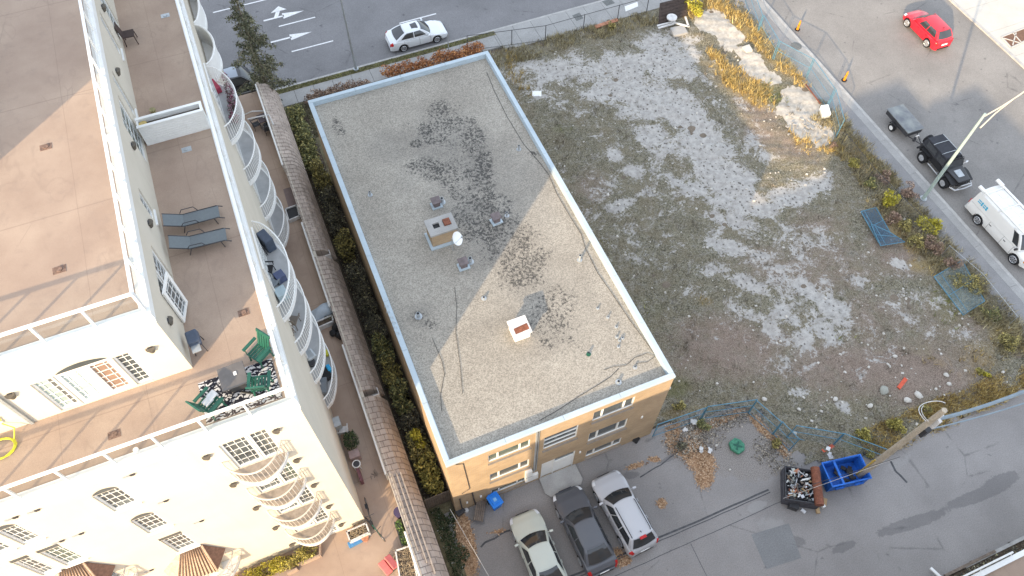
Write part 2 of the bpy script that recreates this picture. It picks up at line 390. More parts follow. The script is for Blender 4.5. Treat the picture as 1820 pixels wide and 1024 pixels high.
# --- east side: kerb and sidewalk, far sidewalk
struct('kerb_side_street', MB().box(40.5, 40.74, 6.5, 47.4, -.15, .03), M['kerb'])
slabsE = MB()
y = 8.5
while y < 47: slabsE.box(39.95, 40.5, y+.008, min(y+3.4, 47)-.008, -.15, .022 + random.uniform(-.002,.002)); y += 3.4
struct('sidewalk_side_street', slabsE, M['walk'])
M['walkE'] = mat('old_asphalt_path', (.25,.245,.245), .9, .12, .8, fine=.12, fscale=22)
struct('path_asphalt', MB().box(38.2, 39.95, 7.6, 47, -.15, .012), M['walkE'])
M['pale'] = mat('pale_concrete', (.50,.48,.44), .9, .07, .7, fine=.05, fscale=20)
struct('far_kerb', MB().box(55.3, 55.55, -60, 110, -.15, .03), M['kerb'])
fs = MB(); y = -40.
while y < 100: fs.box(55.55, 75, y+.012, y+2.988, -.15, .03); y += 3
struct('far_sidewalk', fs, M['pale'])
# lane marks
mk = MB(); ZM = -.094
def dash(x0, x1, y, w=.13): mk.quad((x0,y-w/2,ZM),(x1,y-w/2,ZM),(x1,y+w/2,ZM),(x0,y+w/2,ZM))
for q in ((2.4,5.8,51.35),(11.4,14.6,51.35),(-6.5,-3.2,51.35),(2.15,5.2,54.7),(-2.5,-1.1,58.45),(-.1,2.6,58.45),(-8,-5,54.7),(11.2,14.2,54.7)): dash(*q)
def arrow(x0, y, turn):
    sx = lambda a, b: (x0+a, y+b, ZM)
    mk.quad(sx(0,-.09), sx(1.7,-.09), sx(1.7,.09), sx(0,.09))
    mk.add([sx(1.6,-.36), sx(3.4,0), sx(1.6,.36)], [(0,1,2)])
    if turn:
        mk.quad(sx(.9,.09), sx(1.25,.09), sx(1.55,.75), sx(1.2,.75)); mk.add([sx(.75,.72), sx(2.1,.72), sx(1.55,1.35)], [(0,1,2)])
arrow(1.15, 55.85, True); arrow(1.1, 53.05, False)
M['mark'] = mat('road_paint', (.72,.72,.72), .7, .12, 6, fine=.1, fscale=25)
struct('road_markings', mk, M['mark'])
# stains along the side street
# ================================================================ VACANT LOT
def lotz(X, Y): return .06*np.sin(X*.9+Y*.45)*np.sin(Y*.8-.3*X) + .05*np.sin(X*.7+.3)*np.cos(Y*.5) + .04*np.sin(X*2.3+Y*1.7) + .025*np.sin(X*5.1-Y*4.3) + .02*np.cos(Y*7.1+X*3)
LOT = [(13.8,12.3),(15.2,12.2),(17.2,11.6),(19.4,11.5),(20.3,10.6),(20.5,8.4),(21.2,7.0),(22.8,6.3),(25,6.1),(29,6.0),(32.5,6.0),(36,6.0),(37.8,6.4),(38.3,8.5),(38.6,20),(38.5,30),(38.4,38),(38.9,44.8),(13.7,45.0)]
PALE = [(1000,150,130,50,10,.42),(1230,260,160,130,40,.42),(1370,400,140,60,40,.40),(1410,560,110,90,40,.45),(1620,540,110,50,30,.35),(1100,420,90,110,60,.28),(1090,330,70,30,10,.4),(1060,560,60,60,60,.25),(1380,470,60,24,20,.6),(1470,590,50,30,30,.7),(1340,560,40,20,20,.6),(1260,480,40,16,0,.5),(1390,640,30,14,0,.5),(1500,470,40,16,10,.4),(1010,190,50,14,10,.5),(1130,340,60,14,10,.4),(1000,125,80,22,-10,.8),(945,120,40,14,0,.7),(1110,120,90,30,-15,.9),(1185,110,60,40,0,1.),(1165,75,50,16,-15,.8),(1140,175,70,35,20,.95),(1215,200,70,32,30,1.),(1060,165,60,18,0,.7),(1180,250,60,22,10,.75),(1250,260,60,40,40,1.),(1295,320,60,36,30,1.),(1330,360,70,26,10,1.),(1400,350,70,20,-15,.9),(1440,330,40,22,0,.7),(1235,335,30,14,0,.8),(1300,390,50,16,10,.9),(1090,280,30,12,0,.6),(1125,305,24,14,0,.8),(1100,365,26,12,-10,.7),(960,165,40,10,0,.6),(1300,440,60,14,15,.75),(1330,505,60,14,25,.8),(1400,560,40,14,40,.8),(1440,520,70,16,35,.9),(1480,550,40,24,50,.9),(1430,600,26,26,30,.85),(1370,585,24,14,0,.7),(1215,440,30,14,0,.45),(1240,520,30,12,0,.6),(1265,600,30,8,0,.4),(1420,697,22,9,0,.9),(1500,722,16,10,30,.9),(1600,470,18,8,20,.8),(1620,530,50,20,20,.45),(1530,500,40,14,20,.5),(1560,620,60,20,0,.35),(1700,590,40,20,0,.4),(1450,420,50,18,0,.5),(1350,270,40,20,20,.5),(1370,460,60,14,0,.6),(1150,640,30,8,0,.4)]
SLAB = [(1280,55,42,30,10,1.3),(1315,95,34,30,30,1.3),(1345,125,30,22,30,1.3),(1440,195,42,36,20,1.3),(1455,235,36,26,20,1.3),(1400,180,20,12,0,1.),(1250,30,24,20,0,1.2)]
SLABP = [[(1229,29),(1252,18),(1282,20),(1305,47),(1323,67),(1317,79),(1302,94),(1288,85),(1264,64),(1241,47)],
    [(1305,88),(1329,79),(1355,108),(1381,132),(1390,149),(1358,147),(1334,138),(1314,111)],
    [(1390,164),(1411,149),(1434,158),(1457,185),(1472,211),(1487,250),(1460,261),(1422,246),(1399,223),(1381,202)]]
def slab_mask(px, py):
    px = px + 3*np.sin(py*.17)+1.2*np.sin(py*.63); py = py + 2.5*np.sin(px*.15)+1*np.sin(px*.7)
    return np.max([inside(px, py, P_) for P_ in SLABP], 0).astype(float)
GREENF = [(1375,170,34,20,20,1.),(1420,120,20,14,20,1.),(1560,310,20,40,-35,1.),(1590,345,14,14,0,.8),(1800,420,10,10,0,0),(1760,480,30,30,0,.7),(1690,540,40,50,0,.8),(1780,560,40,40,0,.7),(1200,690,30,20,0,.9),(1490,600,60,30,0,.4),(1630,620,40,20,0,.5),(1530,790,40,20,0,.7),(1000,230,20,10,0,.6),(1050,480,60,90,60,.45),(1130,560,60,50,0,.4)]
GOLD = [(1265,8,30,10,0,1.2),(1330,50,50,12,45,1.3),(1385,100,50,14,42,1.3),(1425,140,24,12,40,1.1),(1275,105,24,10,50,1.2),(1300,140,30,18,50,1.2),(1335,165,34,16,40,1.3),(1560,380,20,40,-30,.6),(1610,420,70,20,40,.9),(1700,505,70,18,45,.8),(1640,470,30,14,0,.9),(1540,300,40,12,50,.8),(1790,600,30,40,0,.8),(1690,640,50,20,0,.5),(1640,730,40,12,-25,.8),(1300,35,50,16,35,1.1),(1360,80,50,16,50,1.1),(1400,115,34,16,35,1.1),(1290,130,30,14,50,1.),(1310,150,26,16,40,1.1),(1340,160,30,20,30,1.1),(1230,20,16,16,0,1.),(1430,150,20,8,60,.8),(1500,270,50,14,20,.8),(1420,250,30,14,40,.6),(1590,300,40,16,55,.7),(1650,470,40,20,40,.7),(1740,640,60,40,0,.5),(1780,700,40,14,-20,.6),(1700,480,40,26,40,.6),(915,130,14,50,-25,.5),(1250,530,26,16,0,.5),(1220,730,60,12,-10,.5)]
DIRT = [(1300,620,120,60,0,.7),(1400,480,100,40,20,.6),(1600,440,60,60,0,.6),(1450,400,60,30,0,.5),(1050,330,40,30,0,.5),(1620,660,130,60,0,.8),(1500,650,120,60,0,.7),(1700,560,80,50,0,.6),(1480,470,100,50,20,.5),(1350,200,60,30,45,.6),(1380,250,80,26,20,.6),(1560,560,90,50,0,.5)]
def lotmat():
    m = NT('vacant_lot_soil')
    n1 = m.op('MULTIPLY', m.op('SUBTRACT', m.noise(.6, 9, .8, dist=.5), .5), 4.2)
    n2 = m.noise(6, 6, .75); n3 = m.noise(22, 3, .7)
    weed = m.mix(m.rng(m.noise(9, 5, .85), .40, .60), (.038,.035,.022), (.26,.235,.165))
    weed = m.mix(m.rng(n3, .54, .66, 0, .75), weed, (.44,.41,.36))
    weed = m.mix(m.rng(m.noise(.45, 6, .7), .45, .62, 0, .55), weed, m.mix(m.rng(n3, .35, .65), (.085,.072,.045), (.30,.25,.175)))
    weed = m.mix(m.rng(m.noise(1.7, 7, .8), .52, .66, 0, .6), weed, m.mix(m.rng(n3, .4, .6), (.20,.18,.16), (.46,.44,.41)))
    weed = m.mix(m.rng(m.op('ADD', m.attr('dirt'), m.op('MULTIPLY', n1, .4)), .2, .7, 0, .9), weed, m.mix(m.rng(n3, .35, .65), (.12,.085,.068), (.36,.285,.235)))
    weed = m.mix(m.rng(m.op('ADD', m.attr('green'), m.op('MULTIPLY', n1, .5)), .3, .9, 0, .6), weed, m.mix(m.rng(n3, .35, .65), (.06,.07,.03), (.24,.23,.10)))
    weed = m.mix(m.rng(m.op('ADD', m.attr('gold'), m.op('MULTIPLY', n1, .5)), .35, .9, 0, .75), weed, m.mix(m.rng(n3, .35, .65), (.17,.12,.05), (.42,.31,.13)))
    pale = m.mix(m.rng(m.noise(2.6, 7, .7), .38, .62), (.32,.302,.28), (.475,.452,.42))
    dots = m.vor(3.4, 'Distance', m.mapv((1,.8,1))); dots = m.op('ADD', dots, m.op('MULTIPLY', m.op('SUBTRACT', m.noise(3.5, 4), .5), .5))
    pale = m.mix(m.rng(dots, .16, .24, .85, 0), pale, (.085,.075,.065))
    pale = m.mix(m.rng(n3, .60, .68, 0, .7), pale, (.15,.135,.12))
    f = m.rng(m.op('ADD', m.op('MULTIPLY', m.attr('pale'), 1.3), m.op('ADD', n1, m.op('MULTIPLY', m.op('SUBTRACT', n2, .5), 1.4))),   .36, .95)
    f = m.rng(m.op('ADD', f, m.op('MULTIPLY', m.op('SUBTRACT', m.noise(7, 6, .8), .5), 2.2)), .30, .60)
    c = m.mix(f, weed, pale)
    s = m.rng(m.op('ADD', m.attr('slab'), m.op('MULTIPLY', n1, .22)), .40, .62)
    c = m.mix(s, c, m.mix(m.rng(m.noise(3, 6), .35, .65), (.36,.33,.29), (.52,.485,.43)))
    m.bump(m.noise(14, 4), .5, .06)
    return m.done(c, .95, 0, .15)
lot = field_sheet('vacant_lot_ground', 13.6, 39.2, 5.8, 45.2, .16, .07, dict(pale=PALE, green=GREENF, gold=GOLD, dirt=DIRT, slab=slab_mask), lotmat(), poly=LOT, zf=lotz)
tag(lot, kind='structure')
struct('lot_base', MB().prism(LOT, -.15, -.06), M['ground'])
M['curtain_'] = mat('grey_curtain', (.13,.135,.13), .6, .2, 6)
# ================================================================ FACADE TOOLS
def FS(y0): return lambda u, z, d: (u, y0 - d, z)          # wall facing -y
def FE(x0): return lambda u, z, d: (x0 + d, u, z)          # wall facing +x
def fbox(mb, F, u0, u1, z0, z1, d0, d1, m=0):
    v = [F(u0,z0,d0),F(u1,z0,d0),F(u1,z0,d1),F(u0,z0,d1),F(u0,z1,d0),F(u1,z1,d0),F(u1,z1,d1),F(u0,z1,d1)]
    return mb.add(v, [(0,3,2,1),(4,5,6,7),(0,1,5,4),(1,2,6,5),(2,3,7,6),(3,0,4,7)], m)
def wall_sheet(mb, F, u0, u1, z0, z1, holes, depth=.13):
    us = sorted({u0, u1, *[h[0] for h in holes], *[h[1] for h in holes]}); zs = sorted({z0, z1, *[h[2] for h in holes], *[h[3] for h in holes]})
    for a, b in zip(us[:-1], us[1:]):
        for c, d in zip(zs[:-1], zs[1:]):
            mu, mz = (a+b)/2, (c+d)/2
            if any(h[0] < mu < h[1] and h[2] < mz < h[3] for h in holes): continue
            mb.quad(F(a,c,0), F(b,c,0), F(b,d,0), F(a,d,0))
    for (a, b, c, d) in holes:
        mb.quad(F(a,c,0),F(b,c,0),F(b,c,-depth),F(a,c,-depth)); mb.quad(F(a,d,0),F(b,d,0),F(b,d,-depth),F(a,d,-depth))
        mb.quad(F(a,c,0),F(a,d,0),F(a,d,-depth),F(a,c,-depth)); mb.quad(F(b,c,0),F(b,d,0),F(b,d,-depth),F(b,c,-depth))
        mb.quad(F(a,c,-depth),F(b,c,-depth),F(b,d,-depth),F(a,d,-depth))
WG = []
def window(F, u0, u1, z0, z1, cols, rows, parent, depth=.13, fr=.07, fm=None, gm=None, label=None, name='window', sill=True, mull=(), rail=()):
    f = MB(); d = -depth
    fbox(f, F, u0, u0+fr, z0, z1, d, d+.07); fbox(f, F, u1-fr, u1, z0, z1, d, d+.07)
    fbox(f, F, u0+fr, u1-fr, z0, z0+fr, d, d+.067); fbox(f, F, u0+fr, u1-fr, z1-fr, z1, d, d+.067)
    for k in range(1, cols):
        u = u0 + (u1-u0)*k/cols; fbox(f, F, u-.009, u+.009, z0+fr, z1-fr, d+.012, d+.036)
    for k in range(1, rows):
        z = z0 + (z1-z0)*k/rows; fbox(f, F, u0+fr, u1-fr, z-.009, z+.009, d+.012, d+.034)
    for u in mull: fbox(f, F, u-.045, u+.045, z0+fr, z1-fr, d+.01, d+.062)
    for z in rail: fbox(f, F, u0+fr, u1-fr, z-.04, z+.04, d+.01, d+.058)
    if sill: fbox(f, F, u0-.06, u1+.06, z0-.07, z0-.002, -.03, .07)
    o = f.build(name, fm or M['white'], parent, world=True, label=label)
    g = MB(); g.quad(F(u0+fr*.5, z0+fr*.5, d+.015), F(u1-fr*.5, z0+fr*.5, d+.015), F(u1-fr*.5, z1-fr*.5, d+.015), F(u0+fr*.5, z1-fr*.5, d+.015))
    if not WG: WG.extend([M['glass'], glassmat('reflecting_glass', (.045,.055,.06), .1), glassmat('greenish_glass', (.05,.07,.06), .08), M['glass']])
    g.build('pane', gm or random.choice(WG), o, world=True)
    if name in ('window', 'balcony_door') and random.random() < .3 and (u1-u0) < 1.3:
        c = MB(); s_ = random.choice((0, 1)); w_ = (u1-u0)*random.uniform(.2,.4); a_ = u0+fr if s_ == 0 else u1-fr-w_; c.quad(F(a_, z0+fr, d+.0155), F(a_+w_, z0+fr, d+.0155), F(a_+w_, z1-fr, d+.0155), F(a_, z1-fr, d+.0155))
        c.build('curtain', M['curtain_'], o, world=True)
    return o
M['bronzed'] = mat('dark_bronze', (.13,.115,.095), .5, .25, 20)
def wall_lamp(F, u, z, parent):
    b = MB(); r = .15
    fbox(b, F, u-.07, u+.07, z-.18, z+.12, .003, .05)
    o = b.build('wall_lamp', M['dark'], parent, world=True)
    s = MB(); n = 8; top = []; bot = []
    for k in range(n+1):
        a = math.pi*k/n; top.append(F(u - r*math.cos(a), z+.10, .03 + r*math.sin(a)*1.1)); bot.append(F(u - r*.5*math.cos(a), z-.16, .03 + r*.5*math.sin(a)))
    s.add(top+bot, [(k, k+1, n+2+k, n+1+k) for k in range(n)] + [tuple(range(n+1)), tuple(range(n+1, 2*n+2))[::-1]])
    s.build('shade', M['bronzed'], o, world=True)
def arc_pts(F, u0, u1, D, z, n=18, p=.62, d0=.0):
    out = []
    for k in range(n+1):
        t = k/n; out.append(F(u0+(u1-u0)*t, z, d0 + D*max(0., math.sin(math.pi*t))**p))
    return out
def balcony(F, u0, u1, D, zf, parent, top=1.1, slabm=None, railm=None, solid=False, xpat=False, n=22, label=None, every=.13, floor=None):
    s = MB(); a = arc_pts(F, u0, u1, D, zf, n); b = arc_pts(F, u0, u1, D, zf-.2, n); k = len(a)
    s.add(a+b, [tuple(range(k)), tuple(range(k, 2*k))[::-1]] + [(i, i+1, k+i+1, k+i) for i in range(k-1)])
    o = s.build('balcony', slabm or M['trim'], parent, world=True, label=label)
    if floor:
        f = MB(); a2 = arc_pts(F, u0+.08, u1-.08, D-.09, zf+.004, n); f.add(a2, [tuple(range(len(a2)))]); f.build('balcony_floor', floor, o, world=True)
    r = MB(); tp = arc_pts(F, u0, u1, D-.03, zf+top, n)
    r.tube(tp, .035, 6)
    if solid:
        lo = arc_pts(F, u0, u1, D-.03, zf, n); hi = tp
        lo2 = arc_pts(F, u0+.05, u1-.05, D-.1, zf, n); hi2 = arc_pts(F, u0+.05, u1-.05, D-.1, zf+top, n); q = len(lo)
        r.add(lo+hi+hi2+lo2, [(i,i+1,q+i+1,q+i) for i in range(q-1)] + [(q+i,q+i+1,2*q+i+1,2*q+i) for i in range(q-1)] + [(2*q+i,2*q+i+1,3*q+i+1,3*q+i) for i in range(q-1)])
    else:
        r.tube(arc_pts(F, u0, u1, D-.03, zf+.12, n), .022, 5)
        fine = arc_pts(F, u0, u1, D-.03, zf, 240); L = 0; last = 0; idx = [0]
        for i in range(1, len(fine)):
            L += (Vector(fine[i])-Vector(fine[i-1])).length
            if L - last >= every: idx.append(i); last = L
        if xpat:
            for i, j in zip(idx[:-1:3], idx[3::3]):
                A, B = Vector(fine[i]), Vector(fine[j]); up = Vector((0,0,1))
                r.tube([A+up*.12, B+up*top], .014, 4); r.tube([B+up*.12, A+up*top], .014, 4); r.tube([A, A+up*top], .018, 4)
        else:
            for i in idx:
                A = Vector(fine[i]); r.tube([A+Vector((0,0,.1)), A+Vector((0,0,top))], .015, 4)
    r.build('railing', railm or M['white'], o, world=True)
    return o
def glass_rail(F, us, z0, h, d, parent, end0=0, end1=0):
    # posts and rails of one run are one railing; each glass panel is a sub-part
    r = MB(); u0, u1 = us[0], us[-1]
    fbox(r, F, u0-end0, u1+end1, z0+h-.05, z0+h, d-.055, d+.055)
    fbox(r, F, u0, u1, z0+.06, z0+.09, d-.02, d+.02)
    for u in us: fbox(r, F, u-.036, u+.036, z0, z0+h-.05, d-.036, d+.036); fbox(r, F, u-.07, u+.07, z0+.001, z0+.02, d-.07, d+.07)
    o = r.build('deck_railing', M['white'], parent, world=True)
    for a, b in zip(us[:-1], us[1:]):
        g = MB(); g.quad(F(a+.04, z0+.09, d), F(b-.04, z0+.09, d), F(b-.04, z0+h-.06, d), F(a+.04, z0+h-.06, d)); g.build('glass_panel', M['railglass'], o, world=True)

# ================================================================ APARTMENT TOWER
T = thing('apartment_building', 'tall cream apartment building with roof terraces and curved white balconies at the left', 'building', (-8, 25, 0))
ZD, ZU = 17.83, 21.62
XE, YS, XU, YU = -2.66, 12.41, -5.68, 15.05
NEND = 44.5
MB().box(-45, -.45, -6, NEND, -.15, 2.98).build('podium', M['cream'], T, world=True)
pd = MB(); pd.box(-45, -.75, -6, NEND, 2.981, 3.0).build('podium_deck', M['deck'], T, world=True)
S_, E_ = FS(YS), FE(XE)
holesL = []
wins = [(-10.0,-9.13,14.62,16.38),(-10.0,-9.13,11.57,13.32),(-10.0,-9.13,8.5,10.4),(-13.05,-12.4,14.63,16.36),(-14.2,-13.35,14.63,16.36),
        (-14.0,-13.42,11.4,13.5),(-13.1,-12.38,11.48,13.5),(-13.1,-12.38,8.5,10.4),(-16.5,-15.6,14.62,16.38),(-9.6,-9.0,3.5,4.6)]
doors = [(-5.66,-4.0,12.3+0*3.05+2.05,16.73),(-5.66,-4.0,11.32,13.6),(-5.66,-4.0,8.27,10.6),(-5.66,-4.0,5.22,7.5),(-5.66,-4.0,3.02,4.5)]
wl = MB(); wall_sheet(wl, S_, -45, XE, 3.0, ZD-.1, wins+doors)
wl.box(-45, XE-.002, YS+.25, NEND, 3.0, ZD-.1)
wl.quad((XE-.002, YS, 3.0), (XE-.002, YS+.25, 3.0), (XE-.002, YS+.25, ZD-.1), (XE-.002, YS, ZD-.1))
wl.build('wall', M['cream'], T, world=True)
MB().box(-45, XE-.3, YS+.3, NEND-.3, ZD-.098, ZD).build('terrace_deck', M['deck'], T, world=True)
lg = MB(); lg.box(-45, XE+.05, YS-.05, YS+.30, ZD-.32, ZD+.03); lg.box(XE-.30, XE+.05, YS+.301, NEND, ZD-.32, ZD+.028); lg.box(-45, XE+.02, YS-.02, YS+.2, ZD-.55, ZD-.321)
lg.box(XE-.2, XE+.02, YS+.201, NEND, ZD-.55, ZD-.321)
lg.build('ledge', M['trim'], T, world=True)
U_, V_ = FS(YU), FE(XU)
upw = [(-9.99,-9.33,17.93,19.96),(-7.5,-6.97,17.93,19.96),(-12.5,-11.6,18.6,19.9)]; upd = [(-9.29,-7.54,17.9,20.03)]
eu = [(24.9,26.6,17.9,20.35),(27.3,27.9,18.3,20.5),(31.0,31.7,18.5,20.6),(21.1,21.75,18.7,20.1),(16.95,19.1,17.9,19.95),(33.0,34.4,17.9,20.3)]
ul = MB(); wall_sheet(ul, U_, -45, XU, ZD+.001, ZU-.1, upw+upd); wall_sheet(ul, V_, YU, NEND-1, ZD+.001, ZU-.1, eu)
ul.box(-45, XU-.25, YU+.25, NEND-1, ZD+.001, ZU-.1)
ul.build('penthouse_wall', M['cream'], T, world=True)
MB().box(-45, XU-.28, YU+.28, NEND-1, ZU-.098, ZU).build('roof_deck', M['deck'], T, world=True)
lg = MB(); lg.box(-45, XU+.05, YU-.05, YU+.28, ZU-.30, ZU+.03); lg.box(XU-.28, XU+.05, YU+.281, NEND-1, ZU-.30, ZU+.028)
lg.box(-45, XU+.02, YU-.02, YU+.2, ZU-.5, ZU-.301); lg.box(XU-.2, XU+.02, YU+.201, NEND-1, ZU-.5, ZU-.301)
lg.build('ledge', M['trim'], T, world=True)
# stair house on the upper roof, outside the frame, whose shadow crosses the roof deck
sh = MB(); sh.box(-24, -13.2, 20.17, 34, ZU+.001, ZU+5.2); sh.box(-24.1, -13.1, 20.07, 34.1, ZU+5.2, ZU+5.4)
sh.build('stair_house', M['cream'], T, world=True)
for h in wins[:1]+wins[1:2]+wins[3:5]: 
    window(S_, h[0], h[1], h[2], h[3], 4, 4, T)
    ar = MB(); n = 12; c = [(S_(h[0]+.02+(h[1]-h[0]-.04)*k/n, h[3]+.05+.26*math.sin(math.pi*k/n)**.7, .012)) for k in range(n+1)]
    ar.add(c, [tuple(range(n+1))]); ar.build('arched_head_shade', M['glass'], T, world=True)  # dark glass arch stands in for the shade of the recessed window head
for h in wins[2:3]+wins[5:]:
    window(S_, h[0], h[1], h[2], h[3], 4 if h[0] != -9.6 else 3, 4, T)
    if h[3] > 5:
        ar = MB(); fbox(ar, S_, h[0], h[1], h[3]+.06, h[3]+.28, .003, .014); ar.build('transom_or_shaded_head', M['glass'], T, world=True)  # dark band stands in for the shade in the head recess
# south balcony stack with its french doors, wall lamps
M['curtain'] = mat('curtain', (.55,.57,.50), .8, .15, 4)
for (a, b, c, d) in doors:
    w_ = window(S_, a, a+.95, c, d, 4, 5, T, name='balcony_door', sill=False, fr=.09); 
    window(S_, a+.98, b, c, d, 3, 5, T, name='balcony_door', sill=False, fr=.07)
M['creamrail'] = mat('cream_rail_paint', (.60,.55,.48), .6, .08, 5)
M['southfloor'] = mat('shaded_tan_floor', (.33,.28,.235), .9, .2, 5)  # darker tan carries the shade behind the south railings
M['balfloor'] = mat('balcony_floor_tile', (.42,.42,.42), .9, .12, 2)
for zf in (14.32, 11.27, 8.22, 5.17):
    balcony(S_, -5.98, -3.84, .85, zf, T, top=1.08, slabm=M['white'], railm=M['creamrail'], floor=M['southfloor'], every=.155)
for zl in (16.36, 13.3, 10.2, 7.08, 4.0):
    wall_lamp(S_, -3.74, zl, T)
    wall_lamp(S_, -6.2, zl-.05 if zl < 16 else 16.31, T)
# bay canopies with tiled hips, and the X-patterned balconies under them
def bay(dx, dz):
    b = MB(); z1, z0 = 8.4+dz, 6.5+dz
    A, B = S_(-9.96+dx, z1, .02), S_(-9.05+dx, z1, .02)
    p = [S_(-11.15+dx, z0+.5, .02), S_(-10.85+dx, z0, .62), S_(-9.1+dx, z0, .72), S_(-8.5+dx, z0+.35, .02)]
    b.add([A, p[0], p[1]], [(0,1,2)]); b.add([A, p[1], p[2], B], [(0,1,2,3)]); b.add([B, p[2], p[3]], [(0,1,2)], 2)
    b.add([*p], [(0,3,2,1)])
    for k in range(11):
        t = (k+.5)/11; q0 = Vector(p[1]).lerp(Vector(p[2]), t); q1 = Vector(A).lerp(Vector(B), max(0, min(1, (t*1.75-.95*(dx*0+1)*.38)/1.0)) )
        q1 = Vector(A).lerp(Vector(B), t); b.tube([q0+Vector((0,-.02,.02)), q1+Vector((0,-.02,.02))], .026, 4, 1)
    for (e0, e1) in ((A, p[1]), (B, p[2])): b.tube([Vector(e0)+Vector((0,-.03,.02)), Vector(e1)+Vector((0,-.03,.02))], .05, 5)
    b.build('bay_canopy', [M['tilecan'], M['ribs'], M['browntile']], T, world=True)
    side = MB(); side.box(-10.7+dx, -9.2+dx, YS-.35, YS-.001, 5.2+dz, 6.5+dz); side.build('bay_wall', M['cream'], T, world=True)
    balcony(S_, -10.7+dx, -8.35+dx, 1.0, 5.2+dz, T, top=1.08, slabm=M['trim'], railm=M['creamrail'], xpat=True)
M['tilecan'] = mat('tan_canopy_tile', (.50,.36,.26), .8, .16, 3, fine=.1, fscale=12)
M['ribs'] = mat('dark_brown_rib', (.13,.08,.05), .7, .15, 5); M['browntile'] = mat('brown_hip_tile', (.24,.14,.10), .8, .25, 8)
bay(0, 0); bay(-3.53, 2.9)
for (x, z) in ((-8.55,16.97),(-8.55,14.0),(-8.3,10.92),(-11.6,16.9),(-12.25,16.95),(-11.58,13.9),(-12.25,13.9),(-11.5,7.72)):
    v = MB(); fbox(v, S_, x-.2, x+.02, z-.05, z+.04, .002, .03, 0); fbox(v, S_, x+.04, x+.19, z-.045, z+.035, .002, .05, 1); v.build('wall_vent', [M['galv'], M['dark']], T, world=True)
# upper terrace face
window(U_, *upw[0], 3, 6, T, name='window', sill=False, gm=glassmat('curtained_side_glass', (.20,.25,.24), .15)); window(U_, *upw[1], 2, 7, T, sill=False); window(U_, *upw[2], 3, 3, T)
M['curtglass'] = glassmat('curtained_glass', (.28,.34,.33), .15)
M['warmglass'] = glassmat('warm_glass', (.17,.11,.08), .2)
for (a, b, g) in ((-9.29,-8.42,'curtglass'), (-8.41,-7.54,'warmglass')):
    o = window(U_, a, b, 17.9, 20.03, 3, 6, T, name='french_door', sill=False, fr=.16, gm=M[g], depth=.10)
ar = MB(); n = 14; ar.add([U_(-9.2+1.6*k/n, 20.06+.26*math.sin(math.pi*k/n)**.7, .01) for k in range(n+1)], [tuple(range(n+1))]); ar.build('arched_head_shade', M['glass'], T, world=True)  # dark arch again, in place of shade in the door head
for u, z in ((-6.35,19.79),(-10.63,19.8)): wall_lamp(U_, u, z, T)
pi = MB(); fbox(pi, U_, -11.0, -10.9, 17.86, 21.1, .003, .09); pi.build('downpipe', M['galv'], T, world=True)
window(V_, *eu[0], 2, 6, T, name='french_door', sill=False, fr=.12); window(V_, *eu[1], 2, 5, T); window(V_, *eu[2], 2, 5, T); window(V_, *eu[3], 2, 4, T)
window(V_, *eu[5], 2, 6, T, name='french_door', sill=False, fr=.12)
window(V_, 18.05, 19.1, 17.9, 19.95, 2, 6, T, name='french_door', sill=False, fr=.13); 
# open leaf of the east french door
ol = thing('tmp', None, None); bpy.data.objects.remove(ol)
FL = lambda u, z, d: (XU + .03 + u*.28 + d*.96, 16.90 + u*.96 - d*.28, z)
window(FL, 0, .90, 17.95, 19.95, 3, 6, T, name='open_door_leaf', depth=0, sill=False, fr=.14, label='open white glazed leaf of the terrace door')
window(V_, 16.98, 17.95, 17.9, 19.95, 2, 6, T, name='french_door', sill=False, fr=.13)
for y, z in ((32.52,20.1),(28.48,19.9),(24.2,19.8),(20.27,19.7),(15.9,19.72)): wall_lamp(V_, y, z, T)
# railings
YR = YS - .0
us = [-2.70-1.46*k for k in range(0, 20)][::-1]
glass_rail(FS(YS+.06), us, ZD+.03, 1.12, 0, T)
glass_rail(FE(XE-.06), [YS+.12+1.46*k for k in range(22)], ZD+.029, 1.12, 0, T)
us = [XU-.08-1.44*k for k in range(0, 18)][::-1]
glass_rail(FS(YU+.06), us, ZU+.03, 1.1, 0, T)
glass_rail(FE(XU-.06), [YU+.12+1.37*k for k in range(21)], ZU+.029, 1.1, 0, T)
# east balconies
for zf in (14.32, 11.27, 8.22, 5.17):
    balcony(E_, 18.0, 22.65, 1.0, zf, T, top=1.08, floor=M['balfloor'], every=.14)
    balcony(E_, 28.6, 33.0, 1.0, zf, T, top=1.08, floor=M['balfloor'], every=.14)
    for (a, b) in ((19.2, 21.4), (29.8, 31.9)):
        window(E_, a, b, zf+.02, zf+2.2, 4, 5, T, name='balcony_door', depth=-.004, sill=False)
balcony(E_, 33.15, 36.35, .72, 14.32, T, top=1.08, solid=True, slabm=M['white'], floor=M['white'])
balcony(E_, 36.5, 40.6, .60, 14.32, T, top=1.08, solid=True, slabm=M['white'], floor=M['white'])
# drains in the roof decks
def drain(x, y, z, m, s=.2):
    b = MB(); b.box(x-s, x+s, y-s*.7, y+s*.7, z+.001, z+.012); b.cyl((x, y, z+.012), s*.5, .03, 12); b.build('roof_drain', m, T, world=True)
M['drain'] = mat('rusty_drain_plate', (.20,.13,.10), .8, .4, 14)
for (x, y, z, k) in ((-3.57,34.19,ZD,'galv'),(-3.57,16.59,ZD,'drain'),(-8.51,13.58,ZD,'drain'),(-4.11,25.3,ZD,'galv'),(-8.07,17.76,ZU,'drain'),(-8.02,23.32,ZU,'drain')): drain(x, y, z, M[k])
v = MB(); v.cyl((-7.9, 12.72, ZD+.001), .09, .12, 10); v.build('roof_drain', M['white'], T, world=True)
